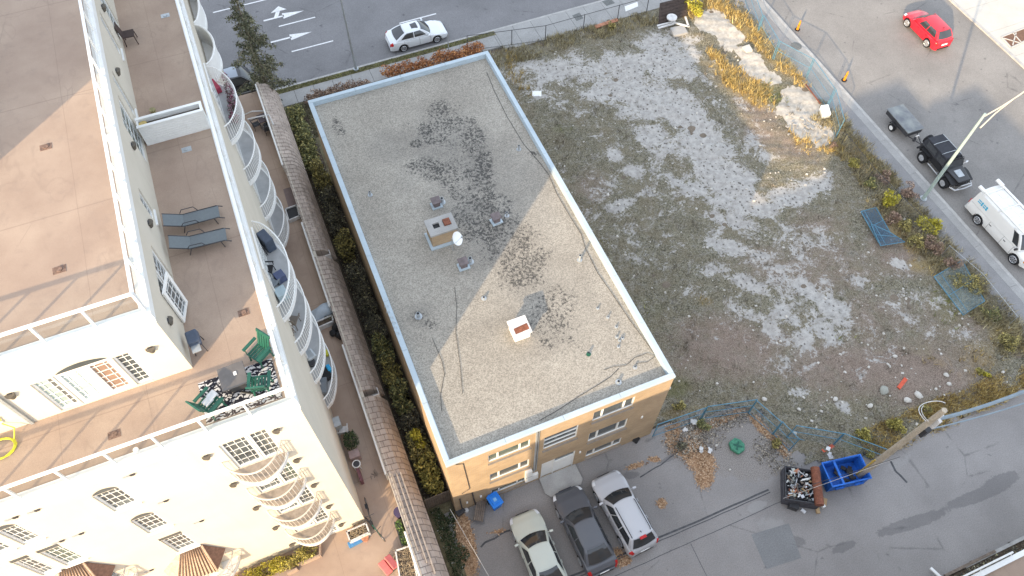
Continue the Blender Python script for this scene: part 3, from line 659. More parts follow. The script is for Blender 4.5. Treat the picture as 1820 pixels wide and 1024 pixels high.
# podium edge: parapet, tiled mansard with scuppers, white pipe rail
M['tile'] = None
def tilemat():
    m = NT('mansard_tile'); n = m.n.new('ShaderNodeTexBrick'); sx = m.n.new('ShaderNodeSeparateXYZ'); m.L(m.tc, sx.inputs[0]); cb = m.n.new('ShaderNodeCombineXYZ')
    m.L(sx.outputs[0], cb.inputs[0]); m.L(m.op('SUBTRACT', sx.outputs[1], m.op('MULTIPLY', sx.outputs[2], 0)), cb.inputs[1]); m.L(cb.outputs[0], n.inputs['Vector'])
    for k, q in (('Scale', 1.0), ('Brick Width', .42), ('Row Height', .34), ('Mortar Size', .018), ('Mortar Smooth', .4)): n.inputs[k].default_value = q
    n.offset = .37
    n.inputs['Color1'].default_value = (.52,.44,.385,1); n.inputs['Color2'].default_value = (.44,.37,.32,1); n.inputs['Mortar'].default_value = (.24,.20,.18,1)
    c = m.mix(1., n.outputs['Color'], m.ramp(m.noise(1.2, 5), [(.3, (.82,)*3), (.7, (1.15,)*3)]), 'MULTIPLY')
    m.bump(n.outputs['Fac'], .4, -.02); return m.done(c, .85, 0, .25)
M['tile'] = tilemat()
MB().box(-.92, -.75, -6, NEND, 3.0, 3.78).build('podium_parapet', M['cream'], T, world=True)
ms = MB(); y = NEND
prof = [(-.90, 3.81), (-.30, 3.62), (.02, 3.2), (.32, 2.35), (.30, 2.25), (-.44, 2.25)]
segs = [(36.2, 44.3, 0.0, .25), (28.9, 36.2, .0, .0), (18.95, 28.45, -.02, .0), (-6, 18.55, .02, .0)]
for (a, b, dx, dz) in segs:
    n = max(2, int((b-a)/.34)); ring = []
    for i in range(n+1):
        yy = a + (b-a)*i/n; ring += [(px+dx, yy, pz) for (px, pz) in prof]
    k = len(prof); ms.add(ring, [(i*k+j, i*k+j+1, (i+1)*k+j+1, (i+1)*k+j) for i in range(n) for j in range(k-1)] + [tuple(range(k))[::-1], tuple(n*k+j for j in range(k))])
    for i in range(n):                                   # lapped tile courses: a small step at each row
        yy = a + (b-a)*i/n + .02
        for (p0, p1) in zip(prof[:3], prof[1:4]):
            ms.tube([(p0[0]+dx, yy, p0[1]+.012), (p1[0]+dx, yy, p1[1]+.012)], .013, 4, cap=False)
ms.build('mansard_roof', M['tile'], T, world=True)
M['batten'] = mat('dull_batten', (.36,.31,.27), .8, .2, 4)
bt = MB()
for x, z in ((-.72, 3.80), (-.50, 3.74), (-.30, 3.68)): bt.box(x, x+.07, 9.8-(x+.72)*3, 13.9, z-.03, z+.05)
bt.build('roof_batten', M['batten'], T, world=True)
for y in (28.65, 18.75):
    s = MB(); s.box(-.3, .05, y-.28, y-.24, 2.9, 3.68); s.box(.0, .05, y-.24, y+.3, 2.9, 3.4); s.box(-.8,.0,y-.24,y+.3, 2.85, 2.9); s.build('scupper', M['dirtywhite'], T, world=True)
for (a, b) in ((36.2, 44.2), (24.7, 31.2), (14.0, 22.0), (-6, 10.9)):
    r = MB(); r.tube([(-.98, a, 3.88), (-.98, b, 3.88)], .055, 8)
    k = a
    while k <= b: r.tube([(-.98, k, 3.0), (-.98, k, 3.88)], .025, 6); k += 1.6
    r.build('podium_rail', M['white'], T, world=True)
# podium end railing and door awning on the east wall
b = MB(); fbox(b, E_, 17.2, 17.75, 3.9, 4.4, .003, .35); b.build('wall_cabinet', M['galv'], T, world=True)

# ================================================================ BRICK BUILDING
B = thing('brick_apartment_block', 'low buff brick apartment block with gravel roof and pale metal edge in the middle', 'building', (7.8, 24.5, 0))
BX0, BX1, BY0, BY1, BH = 1.82, 13.75, 11.91, 37.04, 7.72
Bs = FS(BY0); M['sillm'] = mat('dull_sill', (.27,.235,.20), .9, .15, 4)
bw = {'TL':(3.86,6.04,5.86,6.84),'ML':(3.88,6.06,2.98,4.04),'BL':(3.9,5.92,.62,1.35),'TC':(6.8,8.68,4.56,6.24),'TR':(9.42,11.7,5.86,7.05),'MR':(9.45,11.72,3.0,4.25),'BR':(9.55,11.74,.5,1.46)}
bd = (6.82, 8.8, .02, 2.42)
wb = MB(); wall_sheet(wb, Bs, BX0, BX1, -.12, BH-.05, list(bw.values())+[bd], .11)
wb.box(BX0, BX1, BY0+.25, BY1, -.12, 7.30)
wb.box(BX0, BX0+.2, BY0+.25, BY1, 7.301, BH-.05); wb.box(BX1-.2, BX1, BY0+.25, BY1, 7.301, BH-.05); wb.box(BX0+.201, BX1-.201, BY1-.2, BY1, 7.301, BH-.05); wb.box(BX0+.201, BX1-.201, BY0+.02, BY0+.2, 7.301, BH-.05)
for x in (BX0, BX1): wb.quad((x, BY0, -.12), (x, BY0+.25, -.12), (x, BY0+.25, BH-.05), (x, BY0, BH-.05))
wb.build('wall', M['brick'], B, world=True)
for k, h in bw.items():
    a, b, c, d = h; q = (b-a)
    if k == 'TC': window(Bs, a, b, c, d, 1, 1, B, depth=.11, fr=.045, rail=(c+.55, c+1.1), mull=(), gm=M['glass'], sill=False)
    else: window(Bs, a, b, c, d, 1, 1, B, depth=.11, fr=.045, mull=(a+q*.23, a+q*.76), sill=False)
    s = MB(); fbox(s, Bs, a-.05, b+.05, c-.12, c-.075, -.02, .10); s.build('window_sill', M['sillm'], B, world=True)
dr = MB(); a, b, c, d = bd
fbox(dr, Bs, a, a+.07, c, d, -.10, -.02); fbox(dr, Bs, b-.07, b, c, d, -.10, -.02); fbox(dr, Bs, a+.07, b-.07, d-.07, d, -.10, -.022); fbox(dr, Bs, a+.72, a+.79, c, d-.07, -.10, -.022)
fbox(dr, Bs, a+.79, b-.07, d-.62, d-.56, -.10, -.025)
do = dr.build('entrance_frame', M['white'], B, world=True)
g = MB(); fbox(g, Bs, a+.07, a+.72, c, d-.07, -.095, -.07); g.build('door_leaf', M['trim'], do, world=True)
g = MB(); fbox(g, Bs, a+.79, b-.07, c, d-.62, -.095, -.07); g.build('door_leaf', M['white'], do, world=True)
g = MB(); fbox(g, Bs, a+.79, b-.07, d-.56, d-.07, -.095, -.08); g.build('transom_or_shaded_head', M['glass'], do, world=True)
po = MB(); po.prism([(6.75,11.9),(8.95,11.9),(8.98,10.95),(8.75,10.7),(6.95,10.7),(6.72,11.0)], .0, .14); po.build('porch_slab', M['concrete'], B, world=True)
# metal coping with joints
cp = MB(); O, W_ = .04, .22
def coping(x0, x1, y0, y1, along):
    L = (x1-x0) if along == 'x' else (y1-y0); n = max(1, round(L/3.0))
    for i in range(n):
        if along == 'x': cp.box(x0+L*i/n+.006, x0+L*(i+1)/n-.006, y0, y1, BH-.16, BH+.03)
        else: cp.box(x0, x1, y0+L*i/n+.006, y0+L*(i+1)/n-.006, BH-.16, BH+.03)
coping(BX0-O, BX1+O, BY0-O, BY0+W_, 'x'); coping(BX0-O, BX1+O, BY1-W_, BY1+O, 'x')
coping(BX0-O, BX0+W_, BY0+W_, BY1-W_, 'y'); coping(BX1-W_, BX1+O, BY0+W_, BY1-W_, 'y')
cp.build('coping', M['coping'], B, world=True, bevel=.012)
fl = MB(); e = W_+.001
fl.box(BX0+e, BX1-e, BY0+e, BY0+e+.03, 7.35, 7.6); fl.box(BX0+e, BX1-e, BY1-e-.03, BY1-e, 7.35, 7.6)
fl.box(BX0+e, BX0+e+.03, BY0+e+.061, BY1-e-.061, 7.35, 7.6); fl.box(BX1-e-.03, BX1-e, BY0+e+.061, BY1-e-.061, 7.35, 7.6)
fl.build('roof_flashing', M['coping'], B, world=True)
ZR = 7.42
def gravelmat():
    m = NT('gravel_roof')
    base = m.mix(m.rng(m.noise(.35, 5, .6), .35, .65), (.305,.278,.238), (.365,.336,.29))
    g = m.noise(24, 3, .8); v = m.vor(21, 'Color'); sp = m.n.new('ShaderNodeSeparateColor'); m.L(v, sp.inputs[0])
    base = m.mix(1., base, m.ramp(sp.outputs[0], [(.0, (.70,)*3), (.5, (1.,)*3), (1., (1.26,)*3)]), 'MULTIPLY')
    base = m.mix(m.rng(g, .60, .70, 0, .55), base, (.09,.085,.08))
    st = m.rng(m.op('ADD', m.attr('stain'), m.op('MULTIPLY', m.op('SUBTRACT', m.noise(.8, 4), .5), .6)), .2, .9)
    base = m.mix(m.op('MULTIPLY', st, .42), base, (.10,.10,.10))
    ns = m.op('ADD', m.op('MULTIPLY', m.op('SUBTRACT', m.noise(1.3, 3, .6), .5), .45), m.op('MULTIPLY', m.op('SUBTRACT', m.noise(6.5, 6, .85), .5), 2.3))
    mo = m.rng(m.op('ADD', m.op('MINIMUM', m.op('MULTIPLY', m.attr('moss'), 1.4), .66), ns), .64, .74)
    base = m.mix(m.op('MULTIPLY', mo, .85), base, (.045,.045,.045))
    m.bump(m.noise(35, 2), .5, .02)
    return m.done(base, .95, 0, .15)
MOSS = [(820,290,60,110,-20,.42),(905,430,70,70,-30,.52),(985,590,80,50,20,.42),(790,210,44,40,0,.5),(850,330,40,60,-25,.52),(880,400,60,50,0,.5),(930,470,60,46,-35,.60),(975,555,70,50,-30,.52),(760,300,60,24,10,.5),(1000,600,40,16,10,.42),(920,420,30,40,-30,.5),(785,200,30,30,0,.55),(770,235,34,30,30,.6),(800,225,40,30,0,.5),(725,225,25,10,0,.35),(740,255,12,8,0,.75),(830,215,25,12,0,.5),(840,250,26,40,-10,.65),(860,290,18,26,0,.7),(862,310,14,8,0,1.),(770,300,44,22,10,.72),(795,315,24,18,30,.75),(815,345,22,14,30,.8),(865,335,14,12,0,1.),(880,370,34,30,0,.7),(830,380,30,30,0,.62),(850,365,40,22,0,.55),(860,410,50,24,-20,.62),(900,410,30,30,0,.62),(925,450,34,34,30,.60),(915,490,34,26,0,.5),(955,500,26,30,-40,.42),(1000,560,24,18,0,.35),(1020,590,20,20,0,.4),(975,610,24,12,20,.5),(1015,605,18,12,0,.5),(745,562,16,12,0,.6),(765,575,20,14,0,.45),(598,225,10,26,-20,.5),(610,235,8,30,-20,.45),(975,190,10,18,0,.4),(950,275,14,8,20,.5),(870,540,60,40,0,.18),(1037,655,20,6,0,.3)]
STAIN = [(870,350,110,120,-30,.6),(950,540,110,110,-30,.5),(790,260,70,60,0,.7),(850,300,60,80,-25,.7),(840,380,70,50,0,.8),(700,260,50,30,0,.6),(870,430,60,50,-20,.7),(940,510,60,70,-35,.6),(980,590,70,50,0,.6),(745,560,30,24,0,.5),(720,320,30,30,0,.4)]
ro = field_sheet('gravel_roof', BX0+.21, BX1-.21, BY0+.21, BY1-.21, .15, ZR, dict(moss=MOSS, stain=STAIN), gravelmat())
ro.parent = B; ro.location = -B.location
def roofp(x, y): q = P(x, y, ZR); return q
# chimney
ch = MB(); ch.box(5.35, 6.78, 23.85, 24.85, ZR-.05, 8.5); co = ch.build('chimney', M['brick'], B, world=True)
c2 = MB()
for bx in ((5.28,5.62,23.78,24.92),(5.98,6.2,23.78,24.92),(6.62,6.85,23.78,24.92),(5.62,5.98,23.78,24.2),(5.62,5.98,24.55,24.92),(6.2,6.62,23.78,24.15),(6.2,6.62,24.6,24.92)): c2.box(*bx, 8.5, 8.62)
c2.box(5.6, 6.65, 24.1, 24.7, 8.501, 8.505, 1)
c2.build('chimney_cap', [M['concrete'], M['black']], co, world=True)
c3 = MB(); c3.box(5.2, 6.93, 23.7, 23.84, ZR, ZR+.12); c3.box(5.2, 5.34, 23.841, 24.9, ZR, ZR+.12); c3.build('chimney_flashing', M['coping'], co, world=True)
c4 = MB(); c4.box(6.22, 6.6, 24.17, 24.58, 8.51, 8.7); c4.build('flue_cap', M['rust'], co, world=True)
# roof hatch
hx, hy = 7.68, 17.2
h = MB(); h.box(hx-.42, hx+.42, hy-.42, hy+.42, ZR-.02, 7.95); ho = h.build('roof_vent_box', M['trim'], B, world=True)
h = MB(); h.add([(hx-.5,hy-.5,7.95),(hx+.5,hy-.5,7.95),(hx+.5,hy+.5,8.03),(hx-.5,hy+.5,8.03),(hx-.5,hy-.5,8.03),(hx+.5,hy-.5,8.03),(hx+.5,hy+.5,8.12),(hx-.5,hy+.5,8.12)], [(0,3,2,1),(4,5,6,7),(0,1,5,4),(1,2,6,5),(2,3,7,6),(3,0,4,7)]); h.build('vent_lid', M['dirtywhite'], ho, world=True)
h = MB(); h.add([(hx-.34,hy-.34,8.055),(hx+.42,hy-.30,8.055),(hx+.42,hy+.05,8.09),(hx-.34,hy-.02,8.085)], [(0,1,2,3)]); h.build('rust_patch', M['rust'], ho, world=True)
# square fan vents and round soil pipes
M['hood'] = mat('brown_grey_hood', (.16,.13,.13), .6, .25, 5)
def fan(px_, py_, rz):
    q = roofp(px_, py_); b = MB(); b.obox((q.x, q.y, ZR+.04), (.62,.5,.1), rz); o = b.build('fan_vent', M['coping'], B, world=True)
    c = MB(); c.obox((q.x, q.y, ZR+.24), (.36,.32,.34), rz); c.obox((q.x, q.y+.03, ZR+.46), (.52,.46,.07), rz, .15); c.build('vent_hood', M['hood'], o, world=True)
for a in ((776,366,0.),(882,394,.1),(824,474,.0)): fan(*a)
def pipe(px_, py_, h=.3, r=.07, m='galv'):
    q = roofp(px_, py_); b = MB(); b.cyl((q.x, q.y, ZR-.01), r*2.0, .05, 12); b.cyl((q.x, q.y, ZR+.04), r, h, 12); b.cyl((q.x, q.y, ZR+.04+h), r*.8, .004, 12, 1); b.build('vent_pipe', [M[m], M['black']], B, world=True)
for a in ((786,360,.35,.1),(901,384,.3),(836,466,.35,.1),(658,347,.25),(922,266,.3),(1030,463,.45,.07),(744,563,.3,.1),(860,531,.12),(1062,549,0.08,.04),(1080,565,0.10,.04),(1095,582,0.07,.04),(1096,600,0.10,.04),(1101,606,0.10,.04),(1106,602,0.07,.04),(1099,617,0.07,.04),(1046,630,.14,.06,'green'),(1099,680,.12,.08),(1128,654,.1,.05)): pipe(*a)
# downpipe, conduits, meter boxes on the front
d = MB(); fbox(d, Bs, 6.32, 6.40, 1.9, 7.5, .003, .08); fbox(d, Bs, 6.46, 6.50, 1.9, 7.5, .003, .05); d.build('downpipe', M['galv'], B, world=True)
d = MB(); fbox(d, Bs, 5.85, 6.22, .8, 2.4, .003, .16); fbox(d, Bs, 6.24, 6.6, .75, 1.5, .003, .14); fbox(d, Bs, 5.86, 6.21, 1.55, 1.58, .161, .165, 1); d.build('meter_box', [M['white'], M['dark']], B, world=True)
d = MB(); d.tube([Bs(2.25,7.5,.03), Bs(2.6,7.2,.03), Bs(2.75,3.2,.03), Bs(2.3,2.9,.03)], .018, 5); d.tube([Bs(2.15,2.2,.03), Bs(2.2,.1,.03)], .035, 6); d.tube([Bs(2.85,2.4,.03), Bs(2.95,.1,.03)], .035, 6); d.build('conduit', M['dark'], B, world=True)
for u, z in ((2.5, 1.1), (3.3, 1.2), (12.6, 3.6), (9.1, 1.9)):
    d = MB(); fbox(d, Bs, u-.05, u+.05, z-.12, z+.12, .003, .05); d.build('wall_fitting', M['white'], B, world=True)
# antenna loops on the west coping and cable clips
for i, (x, y) in enumerate(((686,546),(689,556),(695,566),(699,575),(702,584),(705,594))):
    q = P(x, y, BH+.03); d = MB(); d.tube([(q.x-.07, q.y, q.z), (q.x-.02, q.y+.03, q.z+.14), (q.x+.08, q.y, q.z+.13), (q.x+.12, q.y-.03, q.z)], .018, 5); d.build('coping_clip', M['galv'], B, world=True)
# ---- cables lying on the roof
def cable(label, pts, r=.012, z=ZR+.03, m='black', name='cable', group='cables lying on the gravel roof'):
    b = MB(); q = []
    for i, (x, y) in enumerate(pts): q.append(P(x, y, z))
    b.tube([q[0].lerp(q[1], 0)] + q[1:], r, 4); o = b.build(name, M[m]); return tag(o, label, 'cable', group)
cable('long dark cable running along the east side of the gravel roof', [(865,128),(878,160),(900,205),(930,255),(960,290),(975,310),(990,345),(1012,383),(1033,416),(1040,440),(1062,485),(1090,525),(1120,570),(1150,610),(1166,633)])
cable('dark cable crossing the sunlit roof west of the roof hatch', [(808,510),(812,545),(810,590),(818,650),(822,700)], .010)
cable('short dark cable in the south west corner of the gravel roof', [(768,600),(785,640),(790,665),(783,700),(785,730)], .010)
cable('curved cable fanning out near the south east corner of the gravel roof', [(1073,658),(1090,652),(1112,650),(1128,636),(1150,628),(1164,634),(1150,644),(1130,646)], .010)
cable('dark cable running from the middle of the front roof edge to the right', [(958,748),(990,730),(1030,704),(1060,686),(1085,670),(1100,655)], .012)
# service cables from the roof corner to the alley
# ================================================================ NEIGHBOURING BUILDINGS
# block of flats south of the alley, just outside the frame: its stepped roofline shades the alley, the cars and the lot
Nb = thing('neighbouring_apartment_block', 'stepped buff apartment block standing on the near side of the alley', 'building', (2, -10, 0))
nw = MB()
SBLK = [(-12.6, 1.0, 14.1), (1.0, 5.2, 17.0), (5.2, 9.2, 14.4), (9.2, 13.6, 15.6), (13.6, 15.6, 12.4), (15.6, 17.6, 13.8), (17.6, 27.0, 9.2)]
for i, (a, b, h) in enumerate(SBLK): nw.box(a+.001*i, b, -15+.01*i, -4.0-.01*i, -.15, h)
nw.build('wall', M['brick'], Nb, world=True)
rb = MB()
for i, (a, b, h) in enumerate(SBLK): rb.box(a+.002, b-.002, -14.98, -4.1, h+.001, h+.1)
rb.build('roof', M['concrete'], Nb, world=True)
for k in range(5):
    for zf in (1.2, 4.2, 7.2, 10.2):
        window(lambda u, z, d: (u, -4.0 + d, z), -11.6+k*5.6, -9.9+k*5.6, zf, zf+1.4, 2, 1, Nb, depth=-.07) if (zf < 8.5 or k < 5) and (-9.9+k*5.6 < 13 or zf < 7) else None
Nr = thing('low_neighbouring_roof', 'low tan roof with white metal edge and rail at the bottom right corner', 'building', (32, -6, 0))
nr = MB(); nr.box(20.0, 60, -3.6, -2.35, -.15, 2.55) if False else nr.box(28.2, 60, -3.8, -1.75, -.15, 2.5); nr.build('wall', M['cream'], Nr, world=True)
nr = MB(); nr.box(20.2, 60, -3.98, -1.6, 2.5, 2.62); nr.build('roof', M['deck'], Nr, world=True)
nr = MB(); nr.box(20.2, 60, -1.6, -1.36, 2.45, 2.72); nr.build('roof_edge', M['white'], Nr, world=True)
nr = MB(); nr.tube([(20.5,-1.25,2.8),(26.6,-1.25,2.8)], .05, 6)
for x in (20.6, 22.6, 24.6, 26.5): nr.tube([(x,-1.25,2.8),(x,-1.45,2.5)], .03, 5)
nr.build('eaves_rail', M['white'], Nr, world=True)
nr = MB(); nr.box(20.3, 27.4, -3.8, -1.75, -.15, 2.49); nr.build('wall', M['cream'], Nr, world=True)
struct('alley_kerb', MB().box(25.6, 45, -1.05, -.88, -.15, .09), M['kerb'])
struct('planting_strip', MB().box(20, 60, -1.75, -1.05, -.15, .02), M['soil'])
w = MB(); w.box(24.3, 27.6, -1.0, -.86, -.05, .14); tag(w.build('timber_edging', M['wood']), 'grey timber edging board along the alley at the bottom right', 'edging')
w = MB(); w.obox((23.9,-.75,.25), (.14,.9,.10), .3); tag(w.build('white_plank', M['white']), 'short white plank lying by the alley edge at the bottom right', 'plank')

# ================================================================ VEHICLES
def interp(x, pts):
    if x <= pts[0][0]: return pts[0][1]
    for (a, va), (b, vb) in zip(pts[:-1], pts[1:]):
        if x <= b: t = (x-a)/(b-a); t = t*t*(3-2*t)*.5 + t*.5; return va + (vb-va)*t
    return pts[-1][1]
def paint(name, col, rough=.3, metal=.0):
    m = NT(name); m.b.inputs['Coat Weight'].default_value = .5; m.b.inputs['Coat Roughness'].default_value = .08
    c = m.mix(m.rng(m.noise(2.2, 5), .35, .7, 0, .16), col, tuple(min(1, k*.75+.06) for k in col)); return m.done(c, rough, metal, .5)
def car(name, label, cat, loc, rz, col, s, group=None):
    root = thing(name, label, cat, loc, rz, group); L, W = s['L'], s['W']; hw = W/2; wr = s.get('wr', .33); wf, wrr = s['wf'], s['wr_x']
    pm = paint(name + '_paint', col, s.get('rough', .3), s.get('metal', 0))
    N = 72; xs = [-L/2 + L*i/N for i in range(N+1)]
    nose, tailr = s.get('nose', .75), s.get('tailr', .55)
    def hwid(x):
        f = max(0, (x-(L/2-nose))/nose); r = max(0, ((-L/2+tailr)-x)/tailr); return hw*(1 - s.get('nk', .24)*f**2.4 - s.get('tk', .16)*r**2.6)
    def ztop(x): return interp(x, s['prof'])
    zg = s.get('zg', .20)
    def sec(x):
        w, zt = hwid(x), ztop(x); zs = zt - s.get('crown', .07); arch = 0
        for c in (wf, wrr):
            d = abs(x-c); q = wr+.07
            if d < q: arch = max(arch, math.sqrt(q*q-d*d)+wr-.01)
        zo = max(zg+.06, arch); e = min(1, (L/2-abs(x))/.12); k = .90+.10*e
        zm = min(max(zo+.03, .55), zs-.06)
        return [(0,zg),(w*.72,zg),(w*.72,zo if arch else zg),(w*.965,zo),(w*1.0*k,zm),(w*.99*k,(zm+zs)/2+.02),(w*.94*k,zs-.015),(w*.80,zs+.035),(w*.45,zt-.008),(0,zt)]
    b = MB(); K = 10; ring = []
    for x in xs:
        h = sec(x); full = [(x, -y, z) for (y, z) in h] + [(x, y, z) for (y, z) in h[::-1][1:]]; ring += full
    K2 = 2*K-1
    fs = [(i*K2+j, i*K2+j+1, (i+1)*K2+j+1, (i+1)*K2+j) for i in range(N) for j in range(K2-1)] + [tuple(range(K2)), tuple(N*K2+j for j in range(K2))[::-1]]
    b.add(ring, fs); body = b.build('body', pm, root, smooth=38, weld=True)
    # panels picked from the body surface, set slightly proud
    def patch(nm, x0, x1, k0, k1, m, side, off=.012, parent=root):
        mb = MB(); pts = []; nx = max(2, int((x1-x0)/.05))
        for i in range(nx+1):
            x = x0+(x1-x0)*i/nx; h = sec(x)
            for j in range(k0, k1+1):
                y, z = h[j]; pts.append((x + (off if x > 0 else -off)*.6, side*(y+off), z+off*.4))
        kk = k1-k0+1; mb.add(pts, [(i*kk+j, i*kk+j+1, (i+1)*kk+j+1, (i+1)*kk+j) for i in range(nx) for j in range(kk-1)]); return mb.build(nm, m, parent, smooth=True)
    for sd in (-1, 1):
        patch('headlight', L/2-s.get('hl', .42), L/2-.05, 5, 7, M['light'], sd); patch('taillight', -L/2+.02, -L/2+s.get('tl', .28), 5, 7, M['tail'], sd)
        patch('sill_trim', wrr+wr+.12, wf-wr-.12, 2, 3, M['black'], sd, .008)
    g = MB(); g.box(L/2-.015, L/2+.012, -hw*.42, hw*.42, .38, .56); g.build('grille', M['black'], root)
    g = MB(); g.box(-L/2-.02, -L/2+.01, -.26, .26, s.get('plz', .62), s.get('plz', .62)+.14); g.build('number_plate', M['white'], root)
    g = MB(); g.box(-L/2-.012, -L/2+.02, -hw*.62, hw*.62, zg+.02, zg+.16); g.build('rear_bumper', M['black'], root)
    # greenhouse
    G = s['green']; xf0, xf1, xr1, xr0, zb, zr, wb_, wt_ = G[:8]
    zbr = G[8] if len(G) > 8 else zb
    def S(part, u, v, off=0.):
        vv = v; w = wb_ + (wt_-wb_)*vv; xf = xf0 + (xf1-xf0)*vv; xr = xr0 + (xr1-xr0)*vv; bow = .16*(1-.45*vv)
        def zz(x): t = max(0, min(1, (x-xr0)/(xf0-xr0))); base = zbr+(zb-zbr)*t; return base + (zr-base)*(1-(1-v)**1.35 if part != 'roof' else 1)
        if part == 'f': y = (2*u-1)*w; x = xf - bow*(2*u-1)**2; return (x+off*.8, y, zz(x)+off*.7)
        if part == 'r': y = (2*u-1)*w; x = xr + bow*.7*(2*u-1)**2; return (x-off*.8, y, zz(x)+off*.7)
        x = (xr+bow*.7) + ((xf-bow)-(xr+bow*.7))*u; y = w + .03*math.sin(math.pi*u); sg = 1 if part == 's+' else -1
        return (x, sg*(y+off), zz(x)+off*.2)
    gm = MB()
    for p in ('f', 'r', 's+', 's-'): gm.grid(lambda u, v, p=p: S(p, u, v), 14, 6)
    def roofp_(u, v):
        a, c = S('s-', u, 1), S('s+', u, 1); t = v; x = a[0]+(c[0]-a[0])*t; y = a[1]+(c[1]-a[1])*t; cr = (1-(2*t-1)**2)
        e0, e1 = S('f', t, 1), S('r', t, 1); x = e1[0] + (e0[0]-e1[0])*u; return (x, y, zr + .055*cr*(1-(2*u-1)**4*.6))
    gm.grid(roofp_, 14, 14); roof = gm.build('roof', pm, root, smooth=50, weld=True)
    def pane(nm, p, u0, u1, v0, v1, m=None, off=.012):
        mb = MB(); mb.grid(lambda u, v: S(p, u0+(u1-u0)*u, v0+(v1-v0)*v, off), 8, 5); return mb.build(nm, m or M['dglass'], root, smooth=True)
    wsp = pane('windshield', 'f', .05, .95, .04, .95)
    if s.get('rearglass', True): pane('rear_window', 'r', .08, .92, s.get('rv0', .06), .93)
    for p in ('s+', 's-'):
        for (a, c) in s['sidewin']: pane('side_window', p, a, c, .12, .90)
    wp = MB(); q0, q1 = S('f', .2, .05, .02), S('f', .62, .12, .025); wp.tube([q0, q1], .012, 4); q0, q1 = S('f', .55, .04, .02), S('f', .93, .12, .025); wp.tube([q0, q1], .012, 4); wp.build('wiper', M['black'], wsp)
    # shut lines and handles
    for sd in (-1, 1):
        dl = MB()
        for x in s.get('seams', (wf-wr-.18, (wf+wrr)/2-.02, wrr+wr*.4)):
            h = sec(x); pts = [(x, sd*(h[j][0]+.004), h[j][1]) for j in (4, 5, 6)]; pts = [(x, sd*(h[3][0]+.004), max(h[3][1], .3))] + pts; dl.tube(pts, .008, 4)
        dl.build('door_seam', M['black'], root)
        for x in s.get('handles', ((wf+wrr)/2+.15, (wf+wrr)/2-.85)):
            h = sec(x); hb = MB(); hb.box(x-.09, x+.09, sd*(h[5][0]+.02)-.015, sd*(h[5][0]+.02)+.015, h[5][1]+.04, h[5][1]+.07); hb.build('door_handle', pm if s.get('ph', 1) else M['black'], root)
        mi = MB(); xm = xf0-.32; y = sd*(hw+.10); zm = ztop(xm)+.06
        mi.obox((xm, y, zm+.02), (.12,.20,.14), sd*.15); mi.obox((xm+.02, sd*(hw-.02), zm-.03), (.05,.16,.04)); mi.build('mirror', pm if s.get('pmir', 1) else M['black'], root, bevel=.02)
        for cx in (wf, wrr):
            t = MB(); t.cyl((cx, sd*(hw-.115)-.105, wr), wr, .21, 28, axis='y'); to = t.build('wheel', M['rubber'], root, smooth=30)
            r = MB(); yo = sd*(hw-.115) + (.106 if sd > 0 else -.106); rr = wr*.66
            r.cyl((cx, yo-.004, wr), rr, .008, 20, 1, axis='y')
            for k in range(s.get('sp', 7)):
                a = 2*math.pi*k/s.get('sp', 7); r.obox((cx+rr*.5*math.cos(a), yo+sd*.012, wr+rr*.5*math.sin(a)), (rr*.98, .02, .055), 0, 0, -a)
            r.tube([(cx+rr*math.cos(2*math.pi*k/20), yo+sd*.010, wr+rr*math.sin(2*math.pi*k/20)) for k in range(21)], .022, 4, cap=False)
            r.build('rim', [M['silver'], M['dark']], to)
    return root, S, pm, sec
SED = dict(L=4.6, W=1.78, wf=1.36, wr_x=-1.34, prof=[(-2.3,.62),(-2.24,.88),(-2.0,1.0),(-1.5,1.03),(.9,.95),(1.7,.84),(2.12,.72),(2.26,.60),(2.3,.48)],
    green=(1.05,.28,-1.0,-1.85,.93,1.43,.79,.56,1.0), sidewin=((.10,.50),(.53,.90)))
def SD(**k): d = dict(SED); d.update(k); return d
car('parked_car', 'pale green sedan, leftmost of the three parked behind the brick building', 'car', (5.08, 8.1, .0), R(90), (.52,.55,.49), SD(L=4.6), 'cars parked behind the brick building')
car('parked_car', 'dark grey sedan parked between the pale green sedan and the silver wagon', 'car', (7.78, 8.32, .0), R(91), (.085,.09,.105), SD(L=4.75, W=1.80, green=(1.05,.28,-1.15,-1.95,.93,1.43,.80,.57,1.02), rough=.4), 'cars parked behind the brick building')
SUV = dict(L=4.5, W=1.84, wf=1.36, wr_x=-1.30, wr=.35, zg=.24, nose=.7, tailr=.35, prof=[(-2.25,.60),(-2.23,.95),(-2.1,1.08),(-1.0,1.08),(.9,1.05),(1.6,.94),(2.05,.82),(2.2,.66),(2.25,.5)],
    green=(1.08,.36,-1.72,-2.14,1.04,1.62,.83,.62,1.08), sidewin=((.08,.40),(.42,.70),(.72,.93)), rv0=.10, tl=.2)
def SV(**k): d = dict(SUV); d.update(k); return d
r_, S_c, pm_, sec_ = car('parked_car', 'silver wagon with black roof rails, rightmost of the cars behind the brick building', 'car', (10.15, 8.38, .0), R(93), (.50,.51,.54), SV(rough=.28), 'cars parked behind the brick building')
for sd in (-1, 1):
    b = MB(); b.tube([(.15, sd*.55, 1.66), (.05, sd*.56, 1.71), (-1.45, sd*.56, 1.71), (-1.6, sd*.55, 1.65)], .022, 5); b.build('roof_rail', M['black'], r_)
b = MB(); b.tube([(-1.45,0,1.68),(-1.55,0,1.80)], .02, 5); b.build('antenna', M['black'], r_)
b = MB(); b.box(-1.85,-1.70,-.18,.18,1.60,1.66); b.build('brake_light', M['tail'], r_)
